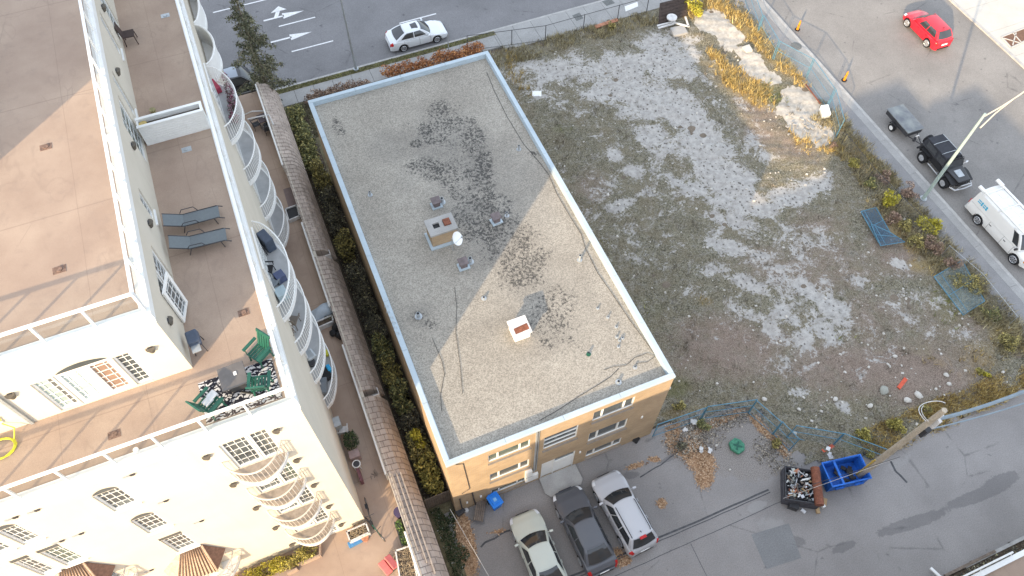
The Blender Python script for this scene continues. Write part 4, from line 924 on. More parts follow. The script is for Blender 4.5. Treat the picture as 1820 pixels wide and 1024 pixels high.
r_, S_c, pm_, sec_ = car('white_sedan', 'white four door sedan with a dark sunroof driving on the wide street', 'car', (12.1, 48.86, -.095), R(0), (.74,.77,.80), SD(L=4.85, W=1.85, wf=1.42, wr_x=-1.38, prof=[(-2.42,.62),(-2.36,.9),(-2.1,1.03),(-1.6,1.05),(.9,.96),(1.8,.84),(2.24,.70),(2.4,.58),(2.42,.48)], green=(1.1,.28,-1.05,-1.95,.94,1.45,.82,.58,1.03)))
b = MB(); b.grid(lambda u, v: (-.42+.52*u, -.36+.72*v, 1.513 - .03*(2*v-1)**2), 4, 6); b.build('sunroof', M['dglass'], r_, smooth=True)
r_, S_c, pm_, sec_ = car('red_hatchback', 'bright red hatchback on the sunlit side street', 'car', (50.6, 33.95, -.092), R(88), (.58,.012,.03), SV(L=4.35, W=1.8, wf=1.30, wr_x=-1.28, wr=.36, prof=[(-2.17,.60),(-2.15,.95),(-2.0,1.05),(-1.0,1.06),(.9,1.02),(1.5,.92),(1.95,.80),(2.12,.66),(2.17,.5)], green=(1.05,.32,-1.55,-2.02,1.01,1.58,.80,.60,1.05), sidewin=((.08,.46),(.49,.80)), sp=10))
b = MB(); b.tube([(-1.3,0,1.62),(-1.38,0,1.74)], .02, 5); b.build('antenna', M['black'], r_)
r_, S_c, pm_, sec_ = car('black_suv', 'black sport utility vehicle with silver blue roof waiting behind the spruce', 'car', (-2.2, 48.75, -.095), R(0), (.02,.02,.025), SV(L=4.8, W=1.9, green=(1.1,.36,-1.95,-2.3,1.05,1.70,.86,.70,1.08), prof=[(-2.4,.60),(-2.38,.95),(-2.25,1.08),(-1.0,1.08),(.9,1.05),(1.7,.97),(2.2,.88),(2.35,.7),(2.4,.5)]))
b = MB(); b.grid(lambda u, v: (-1.75+1.9*u, -.60+1.2*v, 1.775 - .06*(2*v-1)**2), 4, 6); b.build('roof_panel', paint('blue_grey_paint', (.30,.34,.40)), r_, smooth=True)
b = MB(); b.box(-2.3,2.2,-.99,-.93,.35,.40); b.build('side_step', M['silver'], r_)

# white work van with ladder racks
VAN = dict(L=5.7, W=2.02, wf=1.98, wr_x=-1.50, wr=.38, zg=.28, nose=.55, tailr=.18, nk=.2, tk=.05, crown=.05, prof=[(-2.85,.6),(-2.84,1.12),(-2.7,1.15),(1.4,1.15),(2.0,1.10),(2.55,.95),(2.80,.75),(2.85,.5)],
    green=(2.02,1.25,-2.70,-2.80,1.13,1.98,.96,.80,1.13), sidewin=((.855,.965),), rearglass=False, seams=(1.45,.55,-.75), handles=(.75,-.6), ph=0, pmir=0, hl=.35, tl=.10, plz=.7)
r_, S_c, pm_, sec_ = car('white_work_van', 'white work van carrying ladder racks, parked at the kerb behind the black jeep', 'van', (42.42, 15.45, -.092), R(-90), (.80,.79,.76), VAN)
rk = MB()
for sd in (-1, 1):
    rk.obox((-.75, sd*.74, 2.20), (4.3, .10, .09)); 
for x in (-2.3, -.8, .7): rk.obox((x, 0, 2.12), (.07, 1.62, .05)); [rk.obox((x, sd*.80, 2.04), (.07,.07,.16)) for sd in (-1,1)]
rk.build('ladder_rack', M['white'], r_)
for sd in (-1, 1): b = MB(); b.cyl((-2.95, sd*.74, 2.20), .13, .55, 12, axis='x'); b.build('ladder_foot', M['trim'], r_)
b = MB()
for x in (-1.9,-1.2,-.5,.2): b.box(x-.3,x+.3,-.58,-.12,2.0+.035,2.055); b.box(x-.3,x+.3,.12,.58,2.035,2.055)
b.build('roof_panel', M['trim'], r_)
lg_ = NT('blue_logo_paint').done((.02,.42,.62), .5)
b = MB()
for i, (x, w, h) in enumerate(((-2.2,.30,.10),(-1.95,.12,.22),(-1.72,.2,.12),(-1.5,.14,.2))):
    for z in (1.42, 1.56): b.grid(lambda u, v, x=x, w=w, h=h, z=z: S_c('s-', (x+w*(u-.5)+2.72)/4.6, (z+h*(v-.5)*.6-1.13)/.85*.9, .02), 3, 3)
b.build('lettering', lg_, r_, smooth=True)
b = MB(); b.box(2.55,2.80,-.98,-.80,.78,.90); b.box(2.55,2.80,.80,.98,.78,.90); b.build('marker_light', M['orange'], r_)

# black jeep-like off-roader, soft top
J = thing('black_jeep', 'black open jeep with boxy dark soft top towing the small trailer', 'car', (42.35, 21.72, -.092), R(-93))
jp = paint('jeep_paint', (.015,.015,.018), .4)
b = MB(); b.box(-1.95,.55,-.74,.74,.55,1.12); b.box(.55,.75,-.70,.70,.55,1.12)
b.add([(.75,-.66,.6),(2.0,-.50,.6),(2.0,.50,.6),(.75,.66,.6),(.75,-.66,1.16),(2.0,-.50,1.06),(2.0,.50,1.06),(.75,.66,1.16)], [(0,3,2,1),(4,5,6,7),(0,1,5,4),(1,2,6,5),(2,3,7,6),(3,0,4,7)])
b.build('body', jp, J, bevel=.04)
b = MB(); b.add([(1.05,-.26,1.152),(1.65,-.24,1.105),(1.65,.24,1.105),(1.05,.26,1.152)], [(0,1,2,3)]); b.add([(v[0],v[1],v[2]+.01) for v in [(1.05,-.26,1.152),(1.65,-.24,1.105),(1.65,.24,1.105),(1.05,.26,1.152)]], [(0,1,2,3)]); b.build('hood_panel', M['galv'], J)
for sd in (-1, 1):
    f = MB()
    f.add([(1.95,sd*.5,.86),(1.95,sd*.88,.82),(1.30,sd*.92,.98),(.95,sd*.92,.98),(.62,sd*.90,.70),(.62,sd*.66,.72),(.95,sd*.62,1.0),(1.30,sd*.6,1.0)], [(0,1,2,7),(7,2,3,6),(6,3,4,5)])
    f.add([(x,y,z-.05) for x,y,z in [(1.95,sd*.5,.86),(1.95,sd*.88,.82),(1.30,sd*.92,.98),(.95,sd*.92,.98),(.62,sd*.90,.70),(.62,sd*.66,.72),(.95,sd*.62,1.0),(1.30,sd*.6,1.0)]], [(0,1,2,7),(7,2,3,6),(6,3,4,5)])
    f.build('front_fender', M['black'], J)
    f = MB(); f.obox((-1.15, sd*.83, .93), (.95,.18,.05)); f.obox((-.62, sd*.83, .80), (.06,.18,.30), 0, 0, .4); f.obox((-1.68, sd*.83, .80), (.06,.18,.30), 0, 0, -.4)
    f.build('rear_fender', M['black'], J)
    d = MB(); d.box(-.42,.48,sd*.742,sd*.75,.62,1.10); d.tube([(-.1,sd*.78,1.25),(-.1,sd*.78,1.62)], .012, 4); d.box(.33,.43,sd*.752,sd*.78,.95,.98); d.build('door', M['black'], J)
    d = MB(); d.box(-.32,.40,sd*.70,sd*.712,1.16,1.62); d.build('side_window', M['dglass'], J); d = MB(); d.box(-1.55,-.55,sd*.70,sd*.712,1.2,1.62); d.build('side_window', M['dglass'], J)
    m_ = MB(); m_.obox((.72, sd*.98, 1.28), (.06,.20,.16)); m_.tube([(.68,sd*.74,1.12),(.72,sd*.95,1.24)], .012, 4); m_.build('mirror', M['light'] if sd > 0 else M['black'], J)
    h = MB(); h.cyl((1.99, sd*.33, .88), .12, .05, 14, axis='x'); h.build('headlight', M['light'], J)
    h = MB(); h.box(-1.99,-1.95,sd*.58-.07,sd*.58+.07,.82,1.0); h.build('taillight', M['tail'], J)
    st = MB(); st.tube([(-.55,sd*.86,.45),(.55,sd*.86,.45)], .04, 6); st.tube([(-.4,sd*.86,.45),(-.4,sd*.6,.5)], .02, 5); st.tube([(.4,sd*.86,.45),(.4,sd*.6,.5)], .02, 5); st.build('side_step', M['silver'], J)
    for cx in (1.32, -1.15):
        t = MB(); t.cyl((cx, sd*.83-.14, .42), .42, .28, 24, axis='y'); t.cyl((cx, sd*.83-.15, .42), .36, .30, 24, axis='y'); to = t.build('wheel', M['rubber'], J, smooth=30)
        rr = MB(); rr.cyl((cx, sd*.98-.005 if sd>0 else -.985, .42), .235, .012, 16, axis='y')
        for k in range(5): a = 2*math.pi*k/5; rr.obox((cx+.12*math.cos(a), sd*.995, .42+.12*math.sin(a)), (.22,.03,.06), 0, 0, -a)
        rr.build('rim', M['silver'], to)
t = MB(); t.add([(-1.92,-.70,1.12),(.48,-.70,1.12),(.48,.70,1.12),(-1.92,.70,1.12),(-1.80,-.62,1.70),(.28,-.64,1.76),(.28,.64,1.76),(-1.80,.62,1.70)], [(4,5,6,7),(0,1,5,4),(1,2,6,5),(2,3,7,6),(3,0,4,7)])
sto = t.build('soft_top', mat('dark_canvas', (.035,.037,.045), .8, .2, 4), J, bevel=.03)
b = MB()
for x in (-1.1,-.15): b.tube([(x,-.66,1.72),(x,-.4,1.775),(x,.4,1.775),(x,.66,1.72)], .02, 5)
b.tube([(-1.75,.60,1.70),(.25,.63,1.76)], .02, 5); b.build('roof_bow', M['galv'], sto)
w = MB(); w.add([(.78,-.64,1.14),(.80,.64,1.14),(.60,.60,1.68),(.58,-.60,1.68)], [(0,1,2,3)]); w.build('windshield', M['dglass'], J)
w = MB(); w.tube([(.80,-.66,1.14),(.60,-.63,1.70),(.60,.63,1.70),(.80,.66,1.14)], .025, 5); w.tube([(.55,-.6,1.78),(.55,.6,1.78)], .03, 5)
for y in (-.4,-.15,.15,.4): w.cyl((.56,y,1.78), .07, .05, 10, axis='x')
w.build('windshield_frame', M['black'], J)
w = MB(); w.box(2.0,2.04,-.46,.46,.66,1.04); w.build('grille', M['black'], J)
w = MB(); w.tube([(1.85,-.85,.55),(2.22,-.7,.55),(2.28,0,.55),(2.22,.7,.55),(1.85,.85,.55)], .06, 8); w.tube([(2.2,-.5,.55),(2.26,-.4,.95),(2.26,.4,.95),(2.2,.5,.55)], .03, 6); w.build('front_bumper', M['silver'], J)
w = MB(); w.cyl((-2.22,0,1.0), .38, .24, 22, axis='x'); w.build('spare_wheel', M['rubber'], J)
w = MB(); w.obox((-2.03,0,.5), (.1,1.5,.12)); w.build('rear_bumper', M['black'], J)
# small covered utility trailer
Tr = thing('utility_trailer', 'small black utility trailer with a flat grey cover hitched behind the jeep', 'trailer', (42.25, 26.15, -.092), R(-92))
b = MB(); b.box(-1.25,1.25,-.66,.66,.55,.95); b.build('bed', M['dark'], Tr, bevel=.02)
cvm = NT('faded_grey_cover'); M['cover'] = cvm.done(cvm.mix(cvm.rng(cvm.noise(1.2, 4), .3, .7), (.13,.14,.16), (.30,.32,.30)), .6, 0, .4)
b = MB(); b.grid(lambda u, v: (-1.3+2.6*u, -.71+1.42*v, 1.0 + .06*math.sin(math.pi*u)*math.sin(math.pi*v)), 10, 8); b.box(-1.3,1.3,-.71,.71,.94,.998); b.build('cover', M['cover'], Tr)
for sd in (-1, 1):
    w = MB(); w.cyl((-.05, sd*.80-.09, .30), .30, .18, 20, axis='y'); to = w.build('wheel', M['rubber'], Tr, smooth=30)
    w = MB(); w.cyl((-.05, sd*.90-.01, .30), .17, .02, 14, axis='y'); w.build('rim', M['white'], to)
    w = MB(); w.tube([(-.42,sd*.80,.45),(-.3,sd*.80,.66),(.2,sd*.80,.66),(.32,sd*.80,.45)], .05, 5); w.build('mudguard', M['black'], Tr)
w = MB(); w.tube([(1.2,-.4,.5),(2.25,0,.5)], .04, 5); w.tube([(1.2,.4,.5),(2.25,0,.5)], .04, 5); w.cyl((1.55,0,.2), .10, .3, 10); w.build('drawbar', M['dark'], Tr)
w = MB(); w.cyl((1.42,.26,.45), .16, .09, 14, axis='x'); w.build('spare_wheel', M['white'], Tr)

# ================================================================ STREET FURNITURE
def lamp_post(label, base, h, r0, r1, arms, m, name='street_lamp'):
    L_ = thing(name, label, 'street lamp', base)
    b = MB(); b.tube([(0,0,0),(0,0,h)], r0, 10, r1=r1); b.build('pole', m, L_, smooth=True)
    b = MB(); b.cyl((0,0,0), r0*1.9, .12, 12); b.box(-.02,.02,-r0*2,-r0*1.2,0,.0501); b.build('base_plate', M['galv'], L_)
    for pts in arms:
        b = MB(); b.tube(pts, .045, 6, r1=.035); ao = b.build('arm', M['armm'] if 'armm' in M else m, L_, smooth=True)
        e = Vector(pts[-1]); b = MB(); b.obox((e.x, e.y, e.z), (.6,.28,.13)); b.build('lamp_head', M['galv'], L_, bevel=.03)
    return L_
M['polegreen'] = mat('green_pole_paint', (.36,.44,.41), .5, .1, 1.5)
M['armm'] = mat('pale_arm', (.62,.55,.42), .5, .08, 2)
q = P(1640,354); lamp_post('green street lamp post with a long curved arm, beside the black jeep', (q.x, q.y, 0), 8.25, .13, .08, [[(-.05,-.3,7.35),(1.0,.0,7.9),(2.2,.2,8.5),(4.0,.5,8.95)],[(-.02,-.02,8.0),(1.3,.1,8.25),(2.6,.25,8.6),(3.9,.5,8.9)]], M['polegreen'])
q = P(633,124); lamp_post('grey street lamp post rising from the verge left of the white sedan', (q.x, q.y, 0), 9.0, .11, .07, [[(0,0,8.8),(0,1.5,9.2),(0,2.6,9.3)]], M['galv'])
q = P(798,95); b = MB(); b.tube([(q.x,q.y,0),(q.x,q.y,1.9)], .035, 6); tag(b.build('sign_post', M['galv']), 'thin metal sign post at the kerb in front of the white sedan', 'post')
# utility pole by the dumpster, leaning braces and wires
q = P(1526,846); qt = P(1679,729,9.75)
UP = thing('utility_pole', 'weathered wooden utility pole standing at the corner of the blue dumpster', 'utility pole', (q.x, q.y, 0))
M['polewood'] = mat('pole_wood', (.42,.36,.28), .85, .2, 1.5, fine=.12, fscale=12)
b = MB(); b.tube([(0,0,-.1),(qt.x-q.x, qt.y-q.y, 9.75)], .19, 12, r1=.13); b.build('pole', M['polewood'], UP, smooth=50)
M['tallow'] = mat('yellow_guard', (.55,.38,.08), .6, .12, 3)
dvx, dvy = (qt.x-q.x)/9.75, (qt.y-q.y)/9.75
b = MB(); b.tube([(-.17,.10,.1),(-.17+dvx*2.6,.10+dvy*2.6,2.7)], .05, 6); b.build('cable_guard', M['tallow'], UP)
b = MB()
for k, z in enumerate((8.9, 8.6, 8.2, 7.8)): b.cyl((dvx*z+.2, dvy*z-.05, z), .09, .22, 8)
b.obox((dvx*8.3+.22, dvy*8.3-.14, 8.3), (.16,.3,.8)); b.build('insulator_bracket', M['dirtywhite'], UP)
b = MB(); b.obox((dvx*7.2+.3, dvy*7.2-.15, 7.1), (.32,.3,.7)); b.build('junction_box', M['dark'], UP)
b = MB(); cx_, cy_ = dvx*8.8+.35, dvy*8.8+.30; pts = [(cx_+.75*math.cos(t), cy_+.55*math.sin(t), 8.5+.15*math.cos(2*t)) for t in [(3.6-i*.28) for i in range(13)]]; b.tube(pts, .02, 5); b.tube([(p[0]+.10,p[1]-.06,p[2]) for p in pts[:7]], .016, 5); b.build('cable_loop', M['dirtywhite'], UP)
def wire(label, pts, r=.012, m='dark', group='overhead wires'):
    b = MB(); b.tube(pts, r, 5); return tag(b.build('overhead_wire', M[m]), label, 'wire', group)
def sag(a, c, s, n=14):
    a, c = Vector(a), Vector(c); return [tuple(a.lerp(c, i/n) - Vector((0,0,s*4*(i/n)*(1-i/n)))) for i in range(n+1)]
p0 = Vector((q.x+dvx*8.8, q.y+dvy*8.8, 8.5))
M['wirepale'] = mat('pale_wire', (.50,.48,.45), .6, .1, 3)
wire('thin pale service wire from the brick building corner down across the leaf litter', sag(P(800,905,2.6), P(878,1040,3.0), .02), .014, 'wirepale')
wire('pair of thick bundled cables following the alley edge away from the utility pole', sag(p0, P(1835,690,8.0), .5), .09, 'bundle') if M.update(bundle=mat('bundled_cable', (.22,.27,.31), .6, .15, 2)) is None else None
wire('thin dark cable below the bundled cables at the right edge', sag(p0 - Vector((0,0,1.4)), P(1835,712,6.5), .4), .04, 'bundle')
wire('pale overhead wire crossing the junk bin and the blue dumpster', sag(P(1392,886,1.6), P(1600,812,5.2), .05), .011, 'wirepale')
wire('dark guy wire beside the foot of the utility pole', sag(P(1440,862,3.6), P(1600,812,5.4), .1), .014, 'dark')
# delineator posts
def delineator(label, x, y):
    q = P(x, y, -.09); D_ = thing('traffic_delineator', label, 'traffic post', (q.x, q.y, -.092), group='orange delineators on the side street')
    b = MB(); b.prism([(.22*math.cos(a+.4), .22*math.sin(a+.4)) for a in [i*math.pi/3 for i in range(6)]], 0, .06); b.build('base', M['rubber'], D_)
    b = MB(); b.cyl((0,0,.06), .10, .75, 12, r2=.07); b.cyl((0,0,.81), .03, .12, 8); b.build('post', M['orange'], D_, smooth=40)
    b = MB(); b.cyl((0,0,.55), .083, .08, 12); b.cyl((0,0,.35), .092, .08, 12); b.build('band', M['orange'], D_)
delineator('orange delineator post on the side street kerb, farther of the two', 1417, 53); delineator('orange delineator post on the side street kerb, nearer to the trailer', 1500, 143)

# ================================================================ FENCES
def fence_run(name, label, pts, h, mesh, pole, r=.03, top=True, group=None, cat='fence', mid=False, brace=False, z0=0):
    o0 = pts[0]; F_ = thing(name, label, cat, (o0[0], o0[1], z0), group=group)
    for i, p in enumerate(pts):
        b = MB(); b.tube([(p[0],p[1],z0),(p[0],p[1],z0+h+.03)], r, 6); b.build('post', pole, F_, world=True)
    for a, c in zip(pts[:-1], pts[1:]):
        rl = MB()
        if top: rl.tube([(a[0],a[1],z0+h),(c[0],c[1],z0+h)], r*.8, 5)
        rl.tube([(a[0],a[1],z0+.08),(c[0],c[1],z0+.08)], r*.6, 5)
        if mid: rl.tube([(a[0],a[1],z0+h*.55),(c[0],c[1],z0+h*.55)], r*.6, 5)
        rl.build('rail', pole, F_, world=True)
        g = MB(); g.quad((a[0],a[1],z0+.08),(c[0],c[1],z0+.08),(c[0],c[1],z0+h),(a[0],a[1],z0+h)); g.build('wire_mesh', mesh, F_, world=True)
    return F_
fence_run('chain_link_fence', 'grey chain link fence between the lot and the street sidewalk', [(15.4,46.0),(18.9,45.3),(21.6,44.78),(25.0,44.8),(28.1,44.8),(30.8,44.8)], 1.5, M['chain'], M['dark'], .03)
def temp_panel(label, a, c, h=1.85, mid=True):
    return fence_run('temporary_fence_panel', label, [a, c], h, M['bluechain'], M['bluefence'], .032, group='blue temporary fence panels', mid=mid)
g2 = lambda x, y: tuple(P(x, y)[:2])
temp_panel('blue fence panel standing at the south east corner of the brick building', g2(1160,776), g2(1243,747))
temp_panel('blue fence panel second from the brick building, over the leafy rubble', g2(1246,745), g2(1330,733))
temp_panel('blue fence panel turning down towards the junk bin', g2(1330,735), g2(1372,772))
temp_panel('blue fence panel nearest above the junk bin, by the orange leaves', g2(1374,772), g2(1402,801))
temp_panel('blue fence panel behind the dumpster, running towards the red board', g2(1398,778), g2(1478,792))
temp_panel('blue fence panel behind the dumpster that ends at the utility pole', g2(1480,792), g2(1560,822))
E_L = [((1318,-14),(1344,62)),((1346,62),(1372,106)),((1374,108),(1431,139)),((1433,140),(1468,191)),((1470,193),(1484,246))]
E_N = ['blue fence panel on the golden grass at the top edge','blue fence panel over the golden grass beside the farther delineator','blue fence panel above the manhole in the path','blue fence panel beside the white block on the concrete slab','blue fence panel nearest the trailer along the side street path']
for (a, c), n in zip(E_L, E_N): temp_panel(n, g2(*a), g2(*c), 1.9)
fence_run('wire_fence', 'low wire fence through the brown weeds by the lamp post', [g2(1492,262), g2(1540,322), g2(1590,374), g2(1645,428)], 1.4, M['chain'], M['dark'], .02, group=None)
fence_run('wire_fence', 'low wire fence leaning over the grass beside the van', [g2(1672,455), g2(1730,505), g2(1790,580)], 1.2, M['chain'], M['galv'], .018)
def flat_panel(label, pts, z=.35, lift=(0,0,0,0)):
    P4 = [P(x, y, z+l) for (x, y), l in zip(pts, lift)]; o0 = P4[0]; F_ = thing('fallen_fence_panel', label, 'fence', (o0.x, o0.y, 0), group='fence panels lying on the lot')
    b = MB(); b.tube(P4 + [P4[0]], .035, 6); m1 = (P4[0]+P4[1])/2; m2 = (P4[2]+P4[3])/2; b.tube([P4[0].lerp(P4[1], .22), P4[3].lerp(P4[2], .22)], .02, 5); b.tube([P4[0].lerp(P4[3], .5), P4[1].lerp(P4[2], .5)], .02, 5)
    b.build('frame', M['bluefence'], F_, world=True)
    g = MB(); g.quad(*P4); g.build('wire_mesh', M['bluechain2'], F_, world=True)
M['bluechain2'] = meshmat('dense_blue_mesh', (.06,.11,.16), .62)
M['palechain'] = meshmat('pale_mesh', (.28,.38,.40), .30)
flat_panel('blue fence panel lying flat, upper half of the fallen pair', [(1530,376),(1557,369),(1583,415),(1562,432)], .3)
flat_panel('blue fence panel lying flat, lower half of the fallen pair', [(1548,398),(1580,412),(1608,430),(1565,437)], .45)
m_ = M['bluechain2']; M['bluechain2'] = M['palechain']
flat_panel('pale wire fence panel flattened in the grass near the van', [(1660,492),(1710,463),(1750,535),(1712,560)], .35)
M['bluechain2'] = m_
# wooden fence between podium and brick building
wf = thing('wooden_fence', 'weathered grey board fence closing the gap left of the brick building', 'fence', (.9, 12.7, 0))
b = MB(); x = .42
while x < 1.78: b.box(x, x+.11, 12.66, 12.69, 0, 1.75 + random.uniform(-.03,.03)); x += .125
b.build('boards', M['wood'], wf, world=True)
b = MB(); b.box(.4,1.8,12.70,12.75,.4,.48); b.box(.4,1.8,12.70,12.75,1.3,1.38); b.build('rail', M['wood'], wf, world=True)
# ================================================================ SMALL THINGS ON THE GROUND
def simple(name, mb, m, label, cat, group=None, **k): return tag(mb.build(name, m, **k), label, cat, group)
# blue recycling cart
q = P(880,898); W1 = thing('recycling_cart', 'bright blue wheeled recycling cart against the brick building front', 'bin', (q.x, q.y, 0), R(12))
b = MB(); b.add([(-.24,-.26,.08),(.24,-.26,.08),(.24,.26,.08),(-.24,.26,.08),(-.30,-.34,.95),(.30,-.34,.95),(.30,.34,.95),(-.30,.34,.95)], [(0,3,2,1),(0,1,5,4),(1,2,6,5),(2,3,7,6),(3,0,4,7)])
M['cart'] = mat('blue_cart_plastic', (.02,.22,.78), .45, .08, 5); b.build('bin_body', M['cart'], W1)
b = MB(); b.box(-.33,.33,-.38,.36,.95,1.0); b.obox((0,0,1.02),(.45,.5,.06)); b.obox((0,.39,.97),(.5,.05,.04)); b.build('lid', M['cart'], W1, bevel=.02)
b = MB(); b.obox((.0,.0,1.055),(.18,.2,.004)); b.build('sticker', mat('pale_blue_sticker', (.2,.45,.8), .5, .2, 8), W1)
for s in (-1, 1): b = MB(); b.cyl((s*.26-.03,.28,.12), .12, .06, 12, axis='x'); b.build('wheel', M['rubber'], W1)
q = P(852,907,.3); Pl = thing('wooden_pallet', 'grey slatted wooden pallet leaning near the blue recycling cart', 'pallet', (q.x, q.y, .25), R(60))
b = MB()
for k in range(5): b.obox((0,-.22+.11*k,.09),(1.15,.085,.02))
for x in (-.5,0,.5): b.obox((x,0,.04),(.08,.55,.07))
po_ = b.build('slats', M['wood'], Pl); po_.rotation_euler = (.35, 0, 0)
b = MB(); b.cyl((0,0,0), .13, .16, 12); b.cyl((0,0,.16), .10, .01, 12); o = simple('white_bucket', b, M['dirtywhite'], 'small round white bucket at the foot of the brick corner', 'bucket'); o.location = P(829,908)
b = MB(); b.obox((0,0,.15),(.5,.4,.3),.3); o = simple('dark_box', b, M['dark'], 'small dark box beside the white bucket at the brick corner', 'box', bevel=.03); o.location = P(818,910)
b = MB(); b.obox((0,0,.14),(.34,.30,.28),.5); o = simple('dark_crate', b, M['black'], 'small black crate at the brick wall near the fence panel', 'crate', bevel=.02); o.location = P(1130,783)
# green plastic lid/box
q = P(1309,795); G_ = thing('green_bin_lid', 'dusty green plastic bin lid lying on the gravel', 'lid', (q.x, q.y, .0), R(20))
b = MB(); b.prism([(.42,.1),(.28,.42),(-.2,.46),(-.42,.12),(-.32,-.36),(.1,-.44),(.38,-.22)], .02, .26); b.build('lid', mat('dusty_green_plastic', (.06,.22,.14), .7, .25, 6, fine=.2, fscale=20), G_, bevel=.05)
b = MB(); b.obox((0,0,.275),(.5,.09,.03),.5); b.obox((0,0,.276),(.09,.5,.03),.5); b.build('rib', M['green'], G_)
# dumpster
Dp = thing('dumpster', 'open blue metal dumpster with a cross bar beside the utility pole', 'dumpster', (22.35, 5.62, 0), R(-10))
dm = mat('scuffed_blue_steel', (.02,.13,.50), .55, .3, 3, fine=.12, fscale=20)
b = MB(); Lx, Ly, Hh, t = 1.12, .66, 1.05, .05
b.box(-Lx,Lx,-Ly,Ly,.10,.16); b.box(-Lx,Lx,-Ly,-Ly+t,.161,Hh); b.box(-Lx,Lx,Ly-t,Ly,.161,Hh); b.box(-Lx,-Lx+t,-Ly+t,Ly-t,.161,Hh); b.box(Lx-t,Lx,-Ly+t,Ly-t,.161,Hh)
b.build('container', dm, Dp)
b = MB(); r=.05
b.box(-Lx-r,Lx+r,-Ly-r,-Ly+.02,Hh,Hh+.07); b.box(-Lx-r,Lx+r,Ly-.02,Ly+r,Hh,Hh+.07); b.box(-Lx-r,-Lx+.02,-Ly+.02,Ly-.02,Hh,Hh+.068); b.box(Lx-.02,Lx+r,-Ly+.02,Ly-.02,Hh,Hh+.068); b.box(-.52,-.40,-Ly+.02,Ly-.02,Hh,Hh+.066); b.build('rim', dm, Dp)
b = MB(); b.obox((-.55,-Ly-.07,.6),(.5,.10,.14)); b.obox((.6,-Ly-.07,.6),(.5,.10,.14)); b.build('lift_pocket', dm, Dp)
for x in (-.9,.9):
    for y in (-.5,.5): b = MB(); b.cyl((x,y-.03,.07), .07, .06, 10, axis='y'); b.build('caster', M['rubber'], Dp)
b = MB(); [b.obox((random.uniform(-.2,.8),random.uniform(-.45,.45),.25+random.uniform(0,.2)),(random.uniform(.15,.4),random.uniform(.1,.3),.08),random.uniform(0,3)) for _ in range(14)]
simple('dumpster_rubbish', b, M['black'], 'dark rubbish at the bottom of the blue dumpster', 'rubbish', world=False).location = (22.35, 5.62, 0)
# junk bin
Jb = thing('junk_bin', 'rusty open steel bin heaped with scrap left of the blue dumpster', 'bin', (19.75, 5.85, 0), R(-32))
jm = mat('grimy_steel', (.07,.07,.085), .7, .4, 4, fine=.2, fscale=20)
b = MB(); Lx, Ly, Hh = .95, .92, .95
b.box(-Lx,Lx,-Ly,Ly,.06,.12); b.box(-Lx,Lx,-Ly,-Ly+t,.121,Hh); b.box(-Lx,Lx,Ly-t,Ly,.121,Hh); b.box(-Lx,-Lx+t,-Ly+t,Ly-t,.121,Hh); b.box(Lx-t,Lx,-Ly+t,Ly-t,.121,Hh)
b.build('container', jm, Jb)
b = MB(); b.tube([(-Lx,-Ly,Hh),(Lx,-Ly,Hh),(Lx,Ly,Hh),(-Lx,Ly,Hh),(-Lx,-Ly,Hh)], .05, 6); b.tube([(-Lx-.1,-Ly+.2,Hh-.05),(-Lx-.1,Ly-.2,Hh-.05)], .03, 5); b.build('rim', M['dark'], Jb)
pipe_ = MB(); pipe_.tube([(.80,-1.0,1.05),(.62,1.05,1.1)], .24, 16); pp_ = pipe_.build('rusty_tank', M['rust'], None, smooth=50); tag(pp_, 'long rusty brown tank lying across the junk bin', 'tank'); pp_.location = Jb.location; pp_.rotation_euler = (0,0,R(-32))
cols = ['white','wood','dark','galv','silver','rust','dark','black','wood','dirtywhite','curtain','black']
M['cardboard'] = mat('cardboard', (.42,.29,.16), .9, .15, 4)
M['bronze'] = mat('dull_orange', (.45,.20,.12), .7, .3, 5)
b = MB(); ms_ = [M[k] for k in cols] + [M['bronze'], M['cardboard']]
for _ in range(150):
    x, y = random.uniform(-.86,.5), random.uniform(-.84,.84); z = .55+.38*random.random()
    b.obox((x,y,z),(random.uniform(.04,.30),random.uniform(.03,.18),random.uniform(.02,.1)),random.uniform(0,3.1),random.uniform(-.6,.6),random.uniform(-.6,.6),m=random.randrange(14))
for _ in range(14):
    x, y, a = random.uniform(-.7,.4), random.uniform(-.6,.6), random.uniform(0,3.1); b.tube([(x,y,.95),(x+.5*math.cos(a),y+.5*math.sin(a),.98)], .022, 5, m=random.randrange(6))
o = simple('scrap_heap', b, ms_, 'jumble of scrap metal, boxes and bottles heaped in the junk bin', 'scrap'); o['kind'] = 'stuff'; o.location = Jb.location; o.rotation_euler = (0,0,R(-32))
for i, (x, y, sx, sy, sz, m, lb) in enumerate(((1462,893,.42,.34,.2,'cardboard','flattened brown cardboard box beside the junk bin'),(1452,905,.5,.2,.12,'cardboard','long tan carton lying lowest below the junk bin'),(1461,900,.24,.16,.25,'white','small white carton on the cardboard below the junk bin'),(1427,909,.26,.15,.14,'light','small white box alone on the asphalt below the junk bin'),(1408,900,.5,.45,.45,'dark','dark grey box leaning at the lower left corner of the junk bin'),(1440,898,.14,.12,.2,'black','small black can between junk bin and cartons'))):
    q = P(x, y); b = MB(); b.obox((q.x,q.y,sz/2),(sx,sy,sz),.8+i*.4); simple('discarded_box', b, M[m], lb, 'box', bevel=.01)
